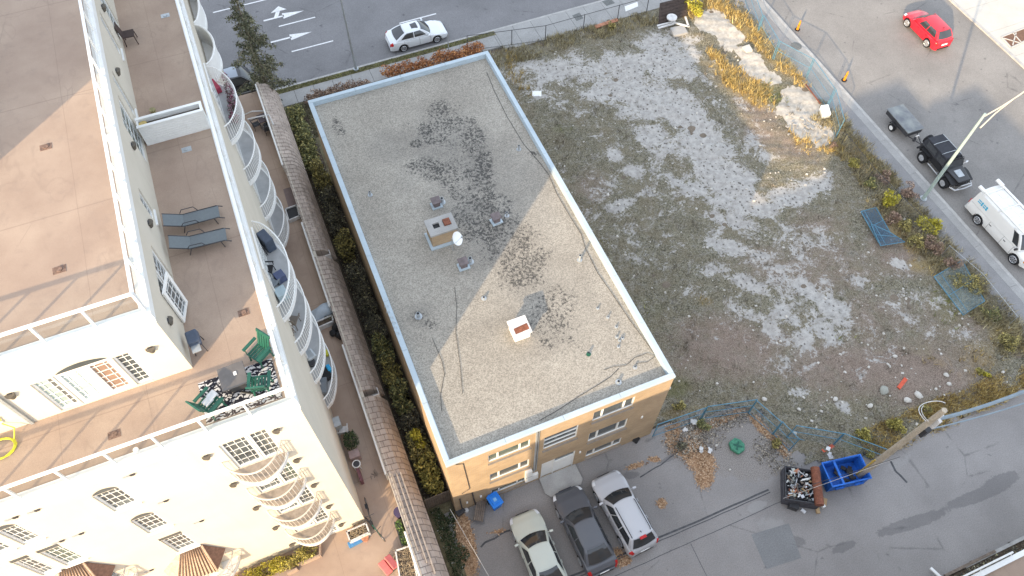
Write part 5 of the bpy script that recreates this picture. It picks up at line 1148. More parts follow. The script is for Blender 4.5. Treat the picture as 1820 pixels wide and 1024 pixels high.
# planks, red boards, rubbish, stones
def board(label, a, c, w, m, z=.12, th=.08, cat='board', name='board', group=None):
    A, B_ = P(*a, z), P(*c, z); d = B_-A; b = MB(); mid = (A+B_)/2; b.obox(mid, (d.length, w, th), math.atan2(d.y, d.x)); return simple(name, b, M[m] if isinstance(m, str) else m, label, cat, group)
M['redorange'] = mat('faded_red_board', (.60,.10,.05), .6, .12, 6)
board('orange red board lying alone in the brown weeds', (1597,690),(1610,673), .22, 'redorange', .15)
board('red board with a white band, just above the blue dumpster', (1462,802),(1481,792), .20, 'redorange', .15)
b = MB(); q = P(1472,797,.24); b.obox(q,(.25,.22,.03),.65); simple('white_band', b, M['white'], 'white scrap lying on the red board above the dumpster', 'scrap')
board('dark red board to the right above the dumpster', (1505,817),(1526,826), .12, 'redorange', .12)
board('short white pipe above the blue dumpster', (1489,808),(1499,814), .12, 'white', .12, .1, 'pipe', 'white_pipe')
for x, y, s, lb in ((1474,810,.24,'pale blue plastic bag on the weeds left above the dumpster'),(1471,829,.22,'pale plastic bag next to the dumpster back edge'),(1245,800,.22,'white crumpled paper on the leaf litter'),(1262,800,.2,'pale scrap right of the crumpled paper'),(1232,752,.28,'light blue crumpled sheet in the rubble by the fence'),(1218,765,.2,'torn white bag in the rubble by the brick corner')):
    q = P(x, y, .08); b = MB(); n = 9
    for k in range(5): b.obox((q.x+random.uniform(-s,s)*.5,q.y+random.uniform(-s,s)*.5,.1+random.uniform(0,.06)),(s*random.uniform(.6,1.1),s*random.uniform(.4,.9),.05),random.uniform(0,3),random.uniform(-.5,.5))
    simple('plastic_bag', b, M['dirtywhite'], lb, 'litter', 'litter scattered around the dumpster and fence')
# stones
def stone(x, y, s, lb, m='stone'):
    q = P(x, y, .08); me = bmesh.new(); bmesh.ops.create_icosphere(me, subdivisions=2, radius=s)
    for v in me.verts: v.co = Vector((v.co.x*1.25, v.co.y*.95, v.co.z*.6))*(1+random.uniform(-.14,.14))
    d = bpy.data.meshes.new('stone'); me.to_mesh(d); me.free(); d.materials.append(M[m]); d.shade_smooth(); o = bpy.data.objects.new('stone', d); C.objects.link(o); o.location = (q.x,q.y,.1+s*.2); o.rotation_euler = (0,0,random.uniform(0,3)); tag(o, lb, 'stone', 'pale stones scattered in the lot')
M['stone'] = mat('pale_stone', (.55,.52,.47), .9, .12, 5)
M['greystone'] = mat('grey_stone', (.33,.33,.29), .9, .12, 5)
STN = [(1570,695,.26,'large grey round stone left of the orange red board','greystone'),(1631,703,.22,'largest white stone right of the orange red board'),(1612,712,.20,'long white stone below the orange red board'),(1546,722,.15,'white stone lower left of the grey round stone'),(1484,710,.14,'white stone far left of the grey round stone'),(1637,706,.10,'small white stone touching the largest white stone'),(1590,634,.12,'single white stone in the weeds above the orange red board'),(1686,683,.13,'cream stone on the grass above the utility pole top'),(1663,692,.09,'small white stone between the cream stone and the board'),(1681,667,.14,'tall pale stone in the grass near the green clump'),(1705,558,.09,'small white stone in the flattened fence corner'),(1358,710,.14,'round cream stone at the fence panel corner'),(1412,770,.12,'white stone right of the fence corner'),(1097,421,.10,'white stone near the brick building east wall, middle of the lot'),(1190,690,.09,'white stone by the brick building corner'),(1080,347,.12,'pale stone left of the bare patch in mid lot'),(1273,792,.07,'small pale stone on the gravel by the bin lid'),(1297,835,.06,'tiny white stone in the open gravel'),(1100,364,.10,'pale lump beside the middle bare patch'),(1738,572,.09,'small pale stone below the flattened fence'),(1782,662,.10,'cream stone at the right grass edge'),(1420,728,.10,'pale stone above the second fence line')]
for s in STN: stone(*s)
pb = MB()
for i in range(520):
    x, y = random.uniform(930,1800), random.uniform(90,760)
    if (x < 1215 and y > 110+(x-880)*1.75) or (x-1440)*.95 > (y-215) or (y > 705 and x < 1420) or y > 800-(x-1500)*.35: continue
    q = P(x, y, .1); s_ = random.choice((.03,.035,.04,.05,.06,.08)); h = float(lotz(np.array([q.x]), np.array([q.y]))[0])
    pb.obox((q.x, q.y, .08+h), (s_*2, s_*1.5, s_*1.3), random.uniform(0,3), random.uniform(-.5,.5), random.uniform(-.5,.5))
o = simple('pebbles', pb, M['stone'], 'small pale pebbles and chips strewn loose over the whole lot', 'pebbles'); o['kind'] = 'stuff'
# lot clutter at the top
sl = lambda L, z0, z1: MB().prism(px_poly(L), z0, z1)
simple('concrete_slab', sl([(1190,55),(1214,50),(1221,63),(1197,69)], .1, .32), M['concrete'], 'broken concrete slab lying below the dark plank hoarding', 'slab')
b = MB(); A = P(1172,0,.1); 
hd = thing('plank_hoarding', 'dark wooden hoarding of wide boards lying at the top of the lot', 'hoarding', (P(1190,30).x, P(1190,30).y, 0))
pa = [P(1171,44,.2), P(1220,28,.2), P(1222,-6,1.3), P(1174,6,1.3)]
for k in range(6):
    t0, t1 = k/6+.01, (k+1)/6-.01; b = MB(); a0, a1 = pa[0].lerp(pa[3], t0), pa[1].lerp(pa[2], t0); b0, b1 = pa[0].lerp(pa[3], t1), pa[1].lerp(pa[2], t1); dz = Vector((0,0,.06))
    b.add([a0,a1,b1,b0,a0+dz,a1+dz,b1+dz,b0+dz], [(0,1,2,3),(4,7,6,5),(0,4,5,1),(1,5,6,2),(2,6,7,3),(3,7,4,0)]); b.build('board', M['plank'], hd, world=True)
b = MB(); b.tube([pa[0], pa[3]], .07, 5); b.tube([pa[1], pa[2]], .05, 5); b.build('frame', M['plank'], hd, world=True)
b = MB(); q = P(1194,32,.75); b.cyl((q.x,q.y,q.z), .42, .10, 20); simple('cable_reel_disc', b, M['dirtywhite'], 'round pale wooden disc lying on the dark plank hoarding', 'disc')
for a, c, lb in (((1168,46),(1200,38),'grey beam along the lower edge of the dark hoarding'),((1196,40),(1224,47),'second grey beam crossing at the hoarding corner'),((1218,30),(1224,48),'short grey beam at the right side of the hoarding'),((1170,50),(1198,42),'thin grey lath just below the lower beam')): board(lb, a, c, .14, 'dirtywhite', .35, .08, 'beam', 'timber_beam')
simple('white_board', sl([(946,165),(962,165),(962,174),(946,174)], .12, .18), M['white'], 'small white board lying in the weeds east of the roof corner', 'board')
simple('white_block', sl([(1455,196),(1468,194),(1473,211),(1458,214)], .1, .5), M['white'], 'white block on the rubble next to the blue fence panels', 'block')
simple('rubble_lump', sl([(1318,88),(1330,84),(1336,94),(1326,96)], .1, .3), M['stone'], 'pale broken lump on the concrete slab beside the golden grass', 'rubble')
board('rusty steel angle lying at the edge of the cracked slab', (1432,150),(1458,184), .10, 'rust', .14, .05, 'rail', 'rusty_rail')
board('red brown board in the weeds at the chain link fence', (1058,48),(1098,35), .35, 'bronze', .2, .06)
for i in range(60):
    x, y = random.gauss(1440,20), random.gauss(220,9); q = P(x, y, .1); s = random.uniform(.05,.16)
    if i == 0: rb_ = MB()
    rb_.obox((q.x,q.y,.14),(s*1.6,s,s*.5),random.uniform(0,3),random.uniform(-.3,.3))
o = simple('concrete_rubble', rb_, M['concrete'], 'broken concrete chips strewn over the cracked slab', 'rubble'); o['kind'] = 'stuff'
# covers in pavements
def cover(label, pts, z, m, name='utility_cover'): simple(name, MB().prism(px_poly(pts), z, z+.008), m, label, 'cover', 'utility covers in the pavements')
M['coverm'] = mat('dark_cover', (.15,.155,.15), .8, .25, 12, fine=.2, fscale=40)
cover('dark square tree grate in the street sidewalk, left of the post base', [(1017,28),(1030,23),(1037,33),(1025,38)], .026, M['coverm'])
cover('dark square grate around the lamp base at the top of the street sidewalk', [(1070,3),(1085,-2),(1093,6),(1078,11)], .026, M['coverm'])
cover('white rectangular plate on the street sidewalk', [(1110,12),(1133,4),(1134,12),(1112,21)], .026, M['white'])
b = MB(); q = P(1415,82,.02); b.cyl((q.x,q.y,.0), .45, .03, 18); simple('manhole_cover', b, M['coverm'], 'dark round manhole cover in the path by the golden grass', 'cover')
# paved panel across the side street
tp = MB(); tp.prism(px_poly([(1782,66),(1840,44),(1850,58),(1797,83)]), .03, .06); simple('brown_paving_panel', tp, mat('brown_paver', (.16,.09,.06), .8, .2, 6), 'brown framed paving panel in the pale far sidewalk', 'paving panel')
tp = MB(); 
for a, c in (((1780,66),(1842,42)),((1797,85),(1850,60)),((1780,66),(1797,85)),((1800,58),(1815,75)),((1784,68),(1812,76)),((1800,80),(1806,58))): A, B_ = P(*a, .07), P(*c, .07); d = B_-A; tp.obox((A+B_)/2, (d.length,.09,.03), math.atan2(d.y,d.x))
simple('panel_frame', tp, M['pale'], 'pale cross frame around the brown paving panel', 'frame')

# ================================================================ THINGS ON THE TERRACES
def chair(name, label, loc, rz, m, cat='chair', group=None, s=1.0, arms=True, slats=False, legm=None):
    K = thing(name, label, cat, loc, rz, group); b = MB(); w = .26*s
    if slats:
        for k in range(6): b.obox((0,-w+.05+k*.095*s,.42*s),(.50*s,.07*s,.03))
        b.obox((.25*s,0,.40*s),(.04,.56*s,.08)); b.build('seat', m, K)
        b = MB()
        for k in range(5): b.obox((-.30*s,-w+.08+k*.10*s,.72*s),(.035,.075*s,.62*s),0,0,-.3)
        b.obox((-.40*s,0,1.0*s),(.05,.54*s,.12*s),0,0,-.3); b.build('backrest', m, K)
    else:
        b.obox((0,0,.44*s),(.50*s,.50*s,.05)); b.build('seat', m, K, bevel=.02); b = MB(); b.obox((-.28*s,0,.72*s),(.05,.50*s,.56*s),0,0,-.18); b.build('backrest', m, K, bevel=.02)
    for (x, y) in ((.22,.22),(.22,-.22),(-.22,.22),(-.22,-.22)):
        b = MB(); b.tube([(x*s,y*s,.42*s),(x*s*1.15,y*s*1.12,0)], .022*s if not slats else .035, 5); b.build('leg', legm or m, K)
    if arms:
        for sd in (-1, 1): b = MB(); b.obox((0.02,sd*.30*s,.66*s),(.55*s,.10*s if slats else .05,.035)); b.tube([(.24*s,sd*.29*s,.42*s),(.24*s,sd*.30*s,.66*s)], .02, 5); b.build('armrest', m, K)
    return K
rug = MB(); rug.box(-5.62,-3.06,12.78,14.38,ZD+.004,ZD+.016)
def rugmat():
    m = NT('patterned_rug'); w = m.n.new('ShaderNodeTexWave'); w.wave_type = 'RINGS'; w.inputs['Scale'].default_value = 3.2; w.inputs['Distortion'].default_value = 9; w.inputs['Detail'].default_value = 2; w.inputs['Detail Scale'].default_value = 1.6; m.L(m.tc, w.inputs['Vector'])
    v = m.vor(2.4, 'Distance', None, 'DISTANCE_TO_EDGE'); k = m.op('MULTIPLY', m.rng(w.outputs['Fac'], .40, .50), m.rng(v, .02, .06)); return m.done(m.mix(k, (.025,.025,.035), (.62,.60,.60)), .95, 0, .1)
simple('patio_rug', rug, rugmat(), 'black and white leaf patterned rug on the sunlit terrace corner', 'rug')
chair('garden_chair', 'green plastic slatted garden chair at the terrace corner railing, upper right of the rug', (-3.35,14.5,ZD), R(215), M['green'], group='green plastic garden chairs', s=1.12, slats=True)
chair('garden_chair', 'green slatted garden chair on the right half of the rug', (-3.55,13.3,ZD+.016), R(75), M['green'], group='green plastic garden chairs', s=1.1, slats=True)
chair('garden_chair', 'green garden chair with white cushions at the left end of the rug', (-5.25,13.2,ZD+.016), R(35), M['green'], group='green plastic garden chairs', s=1.15, slats=True)
for dx, dy, lb in ((.05,.05,'white cushion on the left green garden chair'),(.22,.22,'smaller pale cushion on the left green garden chair')):
    b = MB(); b.obox((-5.35+dx,13.2+dy,ZD+.62),(.32,.26,.08),.6,.2); simple('cushion', b, M['dirtywhite'], lb, 'cushion', bevel=.03)
ft = thing('patio_table', 'square dark grey patio fire table on the rug', 'table', (-4.34,13.82,ZD+.016), R(2))
b = MB(); b.box(-.44,.44,-.44,.44,.62,.68); b.build('table_top', M['dark2'] if 'dark2' in M else M.setdefault('dark2', mat('charcoal_metal', (.14,.13,.125), .6, .12, 4)), ft, bevel=.01)
b = MB(); b.add([(-.24,-.24,0),(.24,-.24,0),(.24,.24,0),(-.24,.24,0),(-.33,-.33,.62),(.33,-.33,.62),(.33,.33,.62),(-.33,.33,.62)], [(0,1,5,4),(1,2,6,5),(2,3,7,6),(3,0,4,7)]); b.build('table_base', M['dark'], ft)
b = MB(); b.box(.05,.15,-.02,.12,.681,.70); b.build('control_plate', M['white'], ft)
b = MB(); b.tube([(-3.95,13.3,ZD+.03),(-3.8,13.45,ZD+.03),(-3.6,13.3,ZD+.03),(-3.65,13.1,ZD+.03),(-4.3,13.5,ZD+.03)], .04, 6); simple('garden_hose', b, M['black'], 'black coiled hose on the rug beside the fire table', 'hose')
# loungers
def lounger(label, loc, rz):
    K = thing('sun_lounger', label, 'sun lounger', loc, rz, 'grey mesh sun loungers on the shaded terrace')
    b = MB(); b.obox((.30,0,.36),(1.35,.56,.03)); b.build('seat', M['sling'], K); b = MB(); b.obox((-.70,0,.52),(.75,.56,.03),0,0,.45); b.build('backrest', M['sling'], K)
    for sd in (-1, 1):
        b = MB(); b.tube([(-1.05,sd*.30,.70),(-.38,sd*.30,.37),(.90,sd*.30,.38),(1.12,sd*.30,.25)], .022, 6); b.build('side_rail', M['dark'], K)
        b = MB(); b.tube([(.75,sd*.30,.38),(.80,sd*.30,0)], .018, 5); b.build('leg', M['dark'], K)
        b = MB(); b.tube([(-.35,sd*.30,.37),(-.5,sd*.30,0)], .018, 5); b.build('leg', M['dark'], K)
        b = MB(); b.tube([(-.45,sd*.32,.45),(-.35,sd*.34,.60),(.1,sd*.34,.60),(.2,sd*.32,.38)], .018, 5); b.build('armrest', M['dark'], K)
    return K
M['sling'] = mat('grey_mesh_sling', (.16,.18,.19), .85, .06, 10)
lounger('grey mesh sun lounger, farther of the pair by the east wall', (-4.42,21.28,ZD), R(-3)); lounger('grey mesh sun lounger, nearer of the pair by the east wall', (-4.38,20.12,ZD), R(-5))
chair('brown_chair', 'dark brown dining chair alone on the upper part of the shaded terrace', (-5.28,32.9,ZD), R(-2), mat('brown_wicker', (.06,.04,.035), .7, .15, 8), arms=False, s=1.05)
b = MB(); b.cyl((0,0,0), .10, .16, 12, r2=.13); o = simple('small_pot', b, mat('olive_pot', (.30,.27,.14), .8, .3, 8), 'small dull yellow pot on the terrace against the wall', 'pot'); o.location = (-5.05,28.0,ZD)
# barbecue
bq = thing('barbecue', 'small blue grey barbecue at the shaded wall corner of the terrace', 'barbecue', (-5.30,15.75,ZD), R(5))
b = MB(); b.obox((0,0,.62),(.42,.55,.22)); b.build('firebox', M['dk_blue'] if 'dk_blue' in M else M.setdefault('dk_blue', mat('blue_grey_metal', (.07,.09,.13), .45, .15, 5)), bq, bevel=.05)
b = MB(); b.obox((0,0,.80),(.40,.52,.14)); b.build('lid', M['dk_blue'], bq, bevel=.05)
for x, y in ((-.16,-.2),(.16,-.2),(-.16,.2),(.16,.2)): b = MB(); b.tube([(x,y,.52),(x*1.3,y*1.3,0)], .018, 5); b.build('leg', M['dark'], bq)
b = MB(); b.obox((-.02,-.42,.66),(.3,.28,.03)); b.build('side_shelf', M['galv'], bq)
b = MB(); b.tube([(-12.0+.48*math.cos(a)*(1+.06*math.sin(a*3.3)), 14.45+.35*math.sin(a)*(1+.05*math.cos(a*2.7)), ZD+.04+.02*(a%1.9)) for a in [i*.35 for i in range(95)]], .028, 6)
b.tube([(-11.55,14.6,ZD+.05),(-11.4,14.9,ZD+.3),(-11.6,15.0,ZD+.6),(-11.5,15.02,ZD+1.0)], .022, 5)
simple('garden_hose', b, M['yellow'], 'coiled yellow green garden hose on the terrace at the left edge', 'hose')
# planter divider
pd_ = thing('planter_divider', 'white panelled planter wall dividing the terrace in two', 'planter', (-4.25,26.35,ZD))
b = MB(); y0, y1 = 26.12, 26.62; x0, x1 = -5.58, -2.95
b.box(x0,x1,y0,y0+.06,ZD,ZD+1.05); b.box(x0,x1,y1-.06,y1,ZD,ZD+1.05); b.box(x0,x0+.06,y0+.061,y1-.061,ZD,ZD+1.05); b.box(x1-.06,x1,y0+.061,y1-.061,ZD,ZD+1.05)
for k in range(1, 9): b.box(x0,x1,y0-.008,y0-.001,ZD+k*.12-.01,ZD+k*.12-.002)
b.build('panel', M['white'], pd_, world=True)
b = MB(); b.box(x0-.03,x1+.03,y0-.05,y0+.08,ZD+1.051,ZD+1.09); b.box(x0-.03,x1+.03,y1-.08,y1+.05,ZD+1.051,ZD+1.09); b.box(x1-.08,x1+.03,y0+.081,y1-.081,ZD+1.051,ZD+1.089); b.build('rim', M['white'], pd_, world=True)
b = MB(); b.box(x0+.07,x1-.07,y0+.07,y1-.07,ZD+.6,ZD+.85); b.build('soil_fill', M['soil'], pd_, world=True)
b = MB(); b.cyl((-5.36,26.36,ZD+.86), .17, .12, 14); b.cyl((-5.36,26.36,ZD+.98), .15, .01, 14); simple('flower_pot', b, mat('straw_pot', (.55,.42,.16), .8, .2, 8), 'round straw coloured pot at the left end of the white planter', 'pot')
# balcony and podium objects
def boxthing(name, label, cat, loc, size, m, rz=0, bevel=.02, group=None):
    b = MB(); b.obox((0,0,size[2]/2), size, 0); o = b.build(name, m, None, bevel=bevel); o.location = loc; o.rotation_euler = (0,0,rz); return tag(o, label, cat, group)
def onp(x, y, z): q = P(x, y, z); return (q.x, q.y, z)
ZB = 14.33
chair('folding_chair', 'dark folding chair on the top curved balcony beside the barbecue', onp(463,455,ZB), R(30), M['dark'], s=.9, arms=False)
bb = boxthing('balcony_grill', 'dark blue covered grill on the top curved balcony', 'grill', onp(478,438,ZB), (.42,.75,.8), M['dk_blue'], .35, .06)
boxthing('blue_storage_box', 'blue grey storage box on the top curved balcony', 'box', onp(500,497,ZB), (.42,.40,.42), mat('slate_blue_plastic', (.09,.11,.20), .6, .1, 5), .3)
boxthing('pale_table', 'pale blue low table at the near end of the top balcony', 'table', onp(503,527,ZB), (.45,.5,.45), mat('pale_blue_top', (.42,.52,.56), .5, .1, 3), .2)
lc = chair('grey_armchair', 'light grey sling armchair on the top curved balcony', onp(487,513,ZB), R(40), M['grey'], s=.9)
chair('black_chair', 'black folding chair at the shaded wall of the top balcony', onp(480,487,ZB), R(-20), M['black'], s=.85)
chair('wicker_chair', 'brown grey wicker chair on the second curved balcony', onp(523,578,11.29), R(60), mat('taupe_wicker', (.20,.17,.14), .8, .1, 8), s=1.0)
chair('wicker_chair', 'taupe wicker chair beside the wall of the second curved balcony', onp(517,600,11.29), R(-10), mat('taupe_fabric', (.24,.20,.17), .8, .1, 8), s=.9)
boxthing('pale_table', 'grey round edged table on the third curved balcony', 'table', onp(553,636,8.24), (.5,.6,.4), M['galv'], .3, .1)
b = MB(); b.cyl((0,0,0), .16, .3, 12, r2=.2); o = simple('plant_pot', b, M['dark'], 'round dark pot on the third curved balcony', 'pot'); o.location = onp(555,648,8.24)
boxthing('blue_cushion', 'bright blue scalloped toy crate on the lowest curved balcony', 'toy', onp(586,658,5.19), (.22,.42,.35), mat('bright_blue', (.05,.42,.75), .5, .08, 6), .2, .06)
boxthing('black_cabinet', 'black cabinet on the lowest curved balcony', 'cabinet', onp(580,668,5.19), (.5,.7,.3), M['black'], .3, .03)
boxthing('grey_bench', 'grey bench at the near end of the lowest curved balcony', 'bench', onp(577,690,5.19), (.35,.9,.4), M['grey'], -.25, .03)
b = MB(); b.cyl((0,0,0), .15, .25, 12, r2=.18); o = simple('yellow_flower_pot', b, M['yellow'], 'yellow pot with plant on the lowest curved balcony', 'pot'); o.location = onp(581,630,5.19)
boxthing('red_balcony_chair', 'faded red deck chair beside the flowers on the far balcony', 'chair', onp(381,160,ZB), (.5,.8,.35), mat('crimson_fabric', (.40,.06,.10), .8, .1, 5), .3, .03)
# podium: patio set at the north end
pt = thing('bistro_table', 'small square dark bistro table at the far end of the podium', 'table', onp(474,222,3.0), R(8))
b = MB(); b.box(-.4,.4,-.4,.4,.70,.74); b.build('table_top', M['plumm'] if 'plumm' in M else M.setdefault('plumm', mat('dark_plum', (.07,.05,.055), .5, .1, 5)), pt); b = MB(); b.tube([(0,0,0),(0,0,.7)], .03, 6); b.cyl((0,0,0), .25, .03, 12); b.build('pedestal', M['dark'], pt)
b = MB(); b.cyl((0,0,0), .08, .12, 12); o = simple('white_bowl', b, M['white'], 'small white bowl on the dark bistro table', 'bowl'); o.location = (pt.location.x, pt.location.y, 3.74)
chair('bistro_chair', 'black bistro chair left of the small square podium table', onp(458,228,3.0), R(10), M['dark'], s=.9); chair('bistro_chair', 'black bistro chair nearest below the small square podium table', onp(478,236,3.0), R(95), M['dark'], s=.9)
def frame_box(name, label, L4, z, h, m, fill, cat='planter'):
    q = px_poly(L4, z+h); cx = sum(p[0] for p in q)/4; cy = sum(p[1] for p in q)/4; K = thing(name, label, cat, (cx, cy, z)); b = MB()
    for i in range(4):
        a, c = Vector((*q[i], 0)), Vector((*q[(i+1) % 4], 0)); d = c-a; mid = (a+c)/2; b.obox((mid.x, mid.y, z+h/2), (d.length+.05, .07, h), math.atan2(d.y, d.x))
    b.build('planter_box', m, K, world=True); b = MB(); b.prism(q, z+.01, z+h-.08); b.build('soil_fill', fill, K, world=True); return q
frame_box('raised_planter', 'white edged raised planter full of dead stems at the lower podium edge', [(703,979),(729,970),(742,1030),(712,1036)], 3.0, .6, M['dirtywhite'], M['soil'])
frame_box('planter_bench', 'white edged planter with dry leaves at the sunny building corner', [(616,945),(650,930),(656,946),(622,962)], 3.0, .55, M['dirtywhite'], M['soil'])
frame_box('low_planter', 'white framed planter of dark pebbles in the shaded podium passage', [(562,572),(590,560),(592,570),(565,582)], 3.0, .4, M['dirtywhite'], M['soil'])
frame_box('square_light_well', 'white framed square well beside the podium rail', [(507,371),(527,364),(532,383),(513,391)], 3.0, .3, M['dirtywhite'], M['black'], 'light well')
q = P(575,552,3.3); K = thing('covered_furniture', 'pale blue tarpaulin covered furniture in the podium passage', 'tarpaulin', (q.x,q.y,3.0), R(15)); b = MB(); b.grid(lambda u, v: (-.85+1.7*u, -.45+.9*v, .62*(max(0,math.sin(math.pi*u))**.35)*(max(0,math.sin(math.pi*v))**.35)+.04*math.sin(u*14)*math.sin(v*9)), 18, 12); b.build('tarpaulin', mat('pale_blue_tarp', (.42,.48,.54), .5, .15, 3), K, smooth=True)
for i, (x, y, s) in enumerate(((598,583,.3),(604,595,.28),(592,592,.22))):
    q = P(x, y, 3.2); me = bmesh.new(); bmesh.ops.create_icosphere(me, subdivisions=2, radius=s)
    for v in me.verts: v.co *= 1+random.uniform(-.15,.15)
    d = bpy.data.meshes.new('rubbish_bag'); me.to_mesh(d); me.free(); d.materials.append(M['black']); o = bpy.data.objects.new('rubbish_bag', d); C.objects.link(o); o.location = (q.x,q.y,3.2)
    tag(o, ('black rubbish bag nearest the low planter, upper of three','black rubbish bag lowest of the three in the podium passage','small black rubbish bag left of the other two bags')[i], 'rubbish bag', 'black rubbish bags')
b = MB(); q = P(522,352,3.0); b.obox((q.x,q.y,3.012),(.95,1.9,.012),-.02); simple('podium_hatch', b, mat('plum_hatch', (.20,.15,.14), .8, .1, 3), 'flat square hatch plate in the podium deck passage', 'hatch')
# bicycle
def bicycle(label, p0, p1, m, group):
    a, c = Vector(p0), Vector(p1); d = (c-a); L = d.length; K = thing('bicycle', label, 'bicycle', (a.x, a.y, a.z), math.atan2(d.y, d.x), group)
    r = .33
    for x in (0, L):
        b = MB(); b.tube([(x+r*math.cos(t), 0, r+r*math.sin(t)) for t in [i*2*math.pi/24 for i in range(25)]], .022, 5, cap=False); wo_ = b.build('wheel', M['rubber'], K)
        b = MB(); [b.tube([(x,0,r),(x+r*.95*math.cos(t),0,r+r*.95*math.sin(t))], .006, 3) for t in [i*math.pi/5 for i in range(10)]]; b.build('spokes', M['silver'], wo_)
    b = MB(); A, B_, S1, H1 = (0,0,r), (L*.42,0,.3), (L*.32,0,.85), (L*.86,0,.82)
    for u, v in ((A,B_),(A,S1),(S1,B_),(S1,H1),(B_,H1),(H1,(L,0,r))): b.tube([u, v], .02, 5)
    b.build('frame', m, K); b = MB(); b.tube([(L*.80,-.26,1.0),(L*.84,0,.98),(L*.80,.26,1.0)], .016, 5); b.tube([H1,(L*.84,0,.98)], .016, 5); b.build('handlebar', M['dark'], K)
    b = MB(); b.obox((L*.30,0,.92),(.24,.13,.05)); b.build('saddle', M['black'], K)
bicycle('dark bicycle leaning at the shaded building corner, farther one', (-2.35,13.1,3.0), (-2.38,12.1,3.0), M['dark'], 'bicycles at the building corner')
bicycle('dark bicycle beside the planter at the sunlit building corner, nearer one', (-2.50,12.2,3.0), (-2.15,11.3,3.0), M['green'], 'bicycles at the building corner')
K = thing('red_bench', 'faded red cushioned bench on the podium at the bottom edge', 'bench', (P(690,1004,3.5).x, P(690,1004,3.5).y, 3.0), R(20)); b = MB(); b.obox((-.18,0,.45),(.36,.75,.14)); b.obox((.2,0,.52),(.34,.75,.12),0,0,.3); b.build('cushion', M['darkred'], K, bevel=.04); b = MB(); b.obox((0,0,.2),(.6,.6,.38)); b.build('bench_base', M['dark'], K)
b = MB(); b.cyl((0,0,0), .22, .5, 14, r2=.26); b.cyl((0,0,.5), .27, .04, 14); o = simple('purple_pot', b, mat('purple_plastic', (.06,.045,.10), .5, .1, 4), 'dark purple lidded pot at the podium edge', 'pot'); o.location = onp(711,915,3.0)
b = MB(); b.obox((0,0,.2),(.35,1.5,.4)); o = simple('trough_planter', b, M['dark'], 'long dark trough planter with green herbs at the podium edge', 'planter'); o.location = onp(716,955,3.0); o.rotation_euler = (0,0,.0)
b = MB(); b.obox((0,0,.12),(.7,.28,.24)); o = simple('blue_tub', b, mat('mid_blue_plastic', (.06,.20,.42), .5, .15, 5), 'blue tub under the front edge of the planter bench', 'tub', bevel=.03); o.location = onp(632,965,3.0); o.rotation_euler = (0,0,.1)
b = MB(); b.cyl((0,0,0), .15, .28, 12, r2=.19); o = simple('terracotta_pot', b, M['bronze'], 'terracotta pot next to the blue tub at the planter bench', 'pot'); o.location = onp(650,958,3.0)
b = MB(); b.obox((0,0,.25),(.55,.45,.5)); o = simple('plant_box', b, mat('dusty_rose_box', (.36,.27,.26), .8, .15, 5), 'dusty pink box under the shrub against the tower wall', 'planter'); o.location = onp(632,812,3.0)
K = thing('white_stool', 'small white tube framed stool at the shaded tower wall', 'stool', onp(636,830,3.0)); b = MB(); b.cyl((0,0,.45), .2, .03, 14); b.build('seat', M['dark'], K); b = MB(); b.tube([(.2*math.cos(t),.2*math.sin(t),.47) for t in [i*.5236 for i in range(13)]], .03, 5, cap=False); [b.tube([(x,y,.45),(x,y,0)], .02, 5) for x, y in ((.15,.15),(-.15,.15),(.15,-.15),(-.15,-.15))]; b.build('frame', M['white'], K)
K = chair('striped_chair', 'black and white striped folding chair against the shaded tower wall', onp(612,770,3.0), R(80), M['dirtywhite'], s=.9)
b = MB(); b.obox((0,0,.3),(.15,.7,.6)); o = simple('red_brown_board', b, mat('dull_plum', (.16,.07,.08), .7, .1, 4), 'dull red board leaning on the tower wall below the stool', 'board'); o.location = onp(642,850,3.0)
b = MB()
for k in range(8): b.obox((random.uniform(-.2,.2),random.uniform(-.15,.15),.03),(.18,.03,.03),random.uniform(0,3))
o = simple('fallen_twigs', b, M['wood'], 'small pile of twigs on the podium deck in shade', 'twigs'); o.location = onp(664,843,3.0)
# white frame of the north end of the podium
b = MB(); q = px_poly([(440,212),(478,205),(485,222)], 3.8)
b.tube([P(440,212,3.9), P(478,204,3.9), P(486,222,3.9)], .05, 6); simple('corner_rail', b, M['dirtywhite'], 'white corner rail at the far end of the podium', 'railing')
b = MB(); b.tube([P(432,205,3.6), P(448,198,3.9), P(478,197,3.6)], .04, 6); simple('bent_rail', b, M['dirtywhite'], 'bent grey rail behind the bistro table at the podium end', 'railing')

q = P(811,425,8.75); Sd = thing('satellite_dish', 'white oval satellite dish mounted at the corner of the roof chimney', 'satellite dish', (q.x, q.y, ZR+.01))
b = MB(); N_ = 20; R0 = .36; hz = 8.75-ZR; tl = Matrix.Rotation(R(-35), 3, 'Z') @ Matrix.Rotation(R(48), 3, 'Y')
def dishp(u, v): a = 2*math.pi*u; r = R0*v; w = tl @ Vector((r*math.cos(a), r*1.12*math.sin(a), .10*v*v)); return (w.x, w.y, w.z+hz)
b.grid(dishp, N_, 6); b.grid(lambda u, v: tuple(Vector(dishp(u, v)) - tl @ Vector((0,0,.012))), N_, 6); b.build('dish', M['white'], Sd, smooth=True, weld=True)
b = MB(); b.tube([(-.18,.25,0),(-.18,.25,hz-.2),(0,0,hz-.02)], .025, 6); b.build('mast', M['galv'], Sd)
b = MB(); e = tl @ Vector((0,0,.42)); b.tube([tuple(tl @ Vector((0,-.3,.05)) + Vector((0,0,hz))), (e.x,e.y,e.z+hz)], .012, 5); b.obox((e.x,e.y,e.z+hz),(.08,.08,.12)); b.build('receiver_arm', M['galv'], Sd)
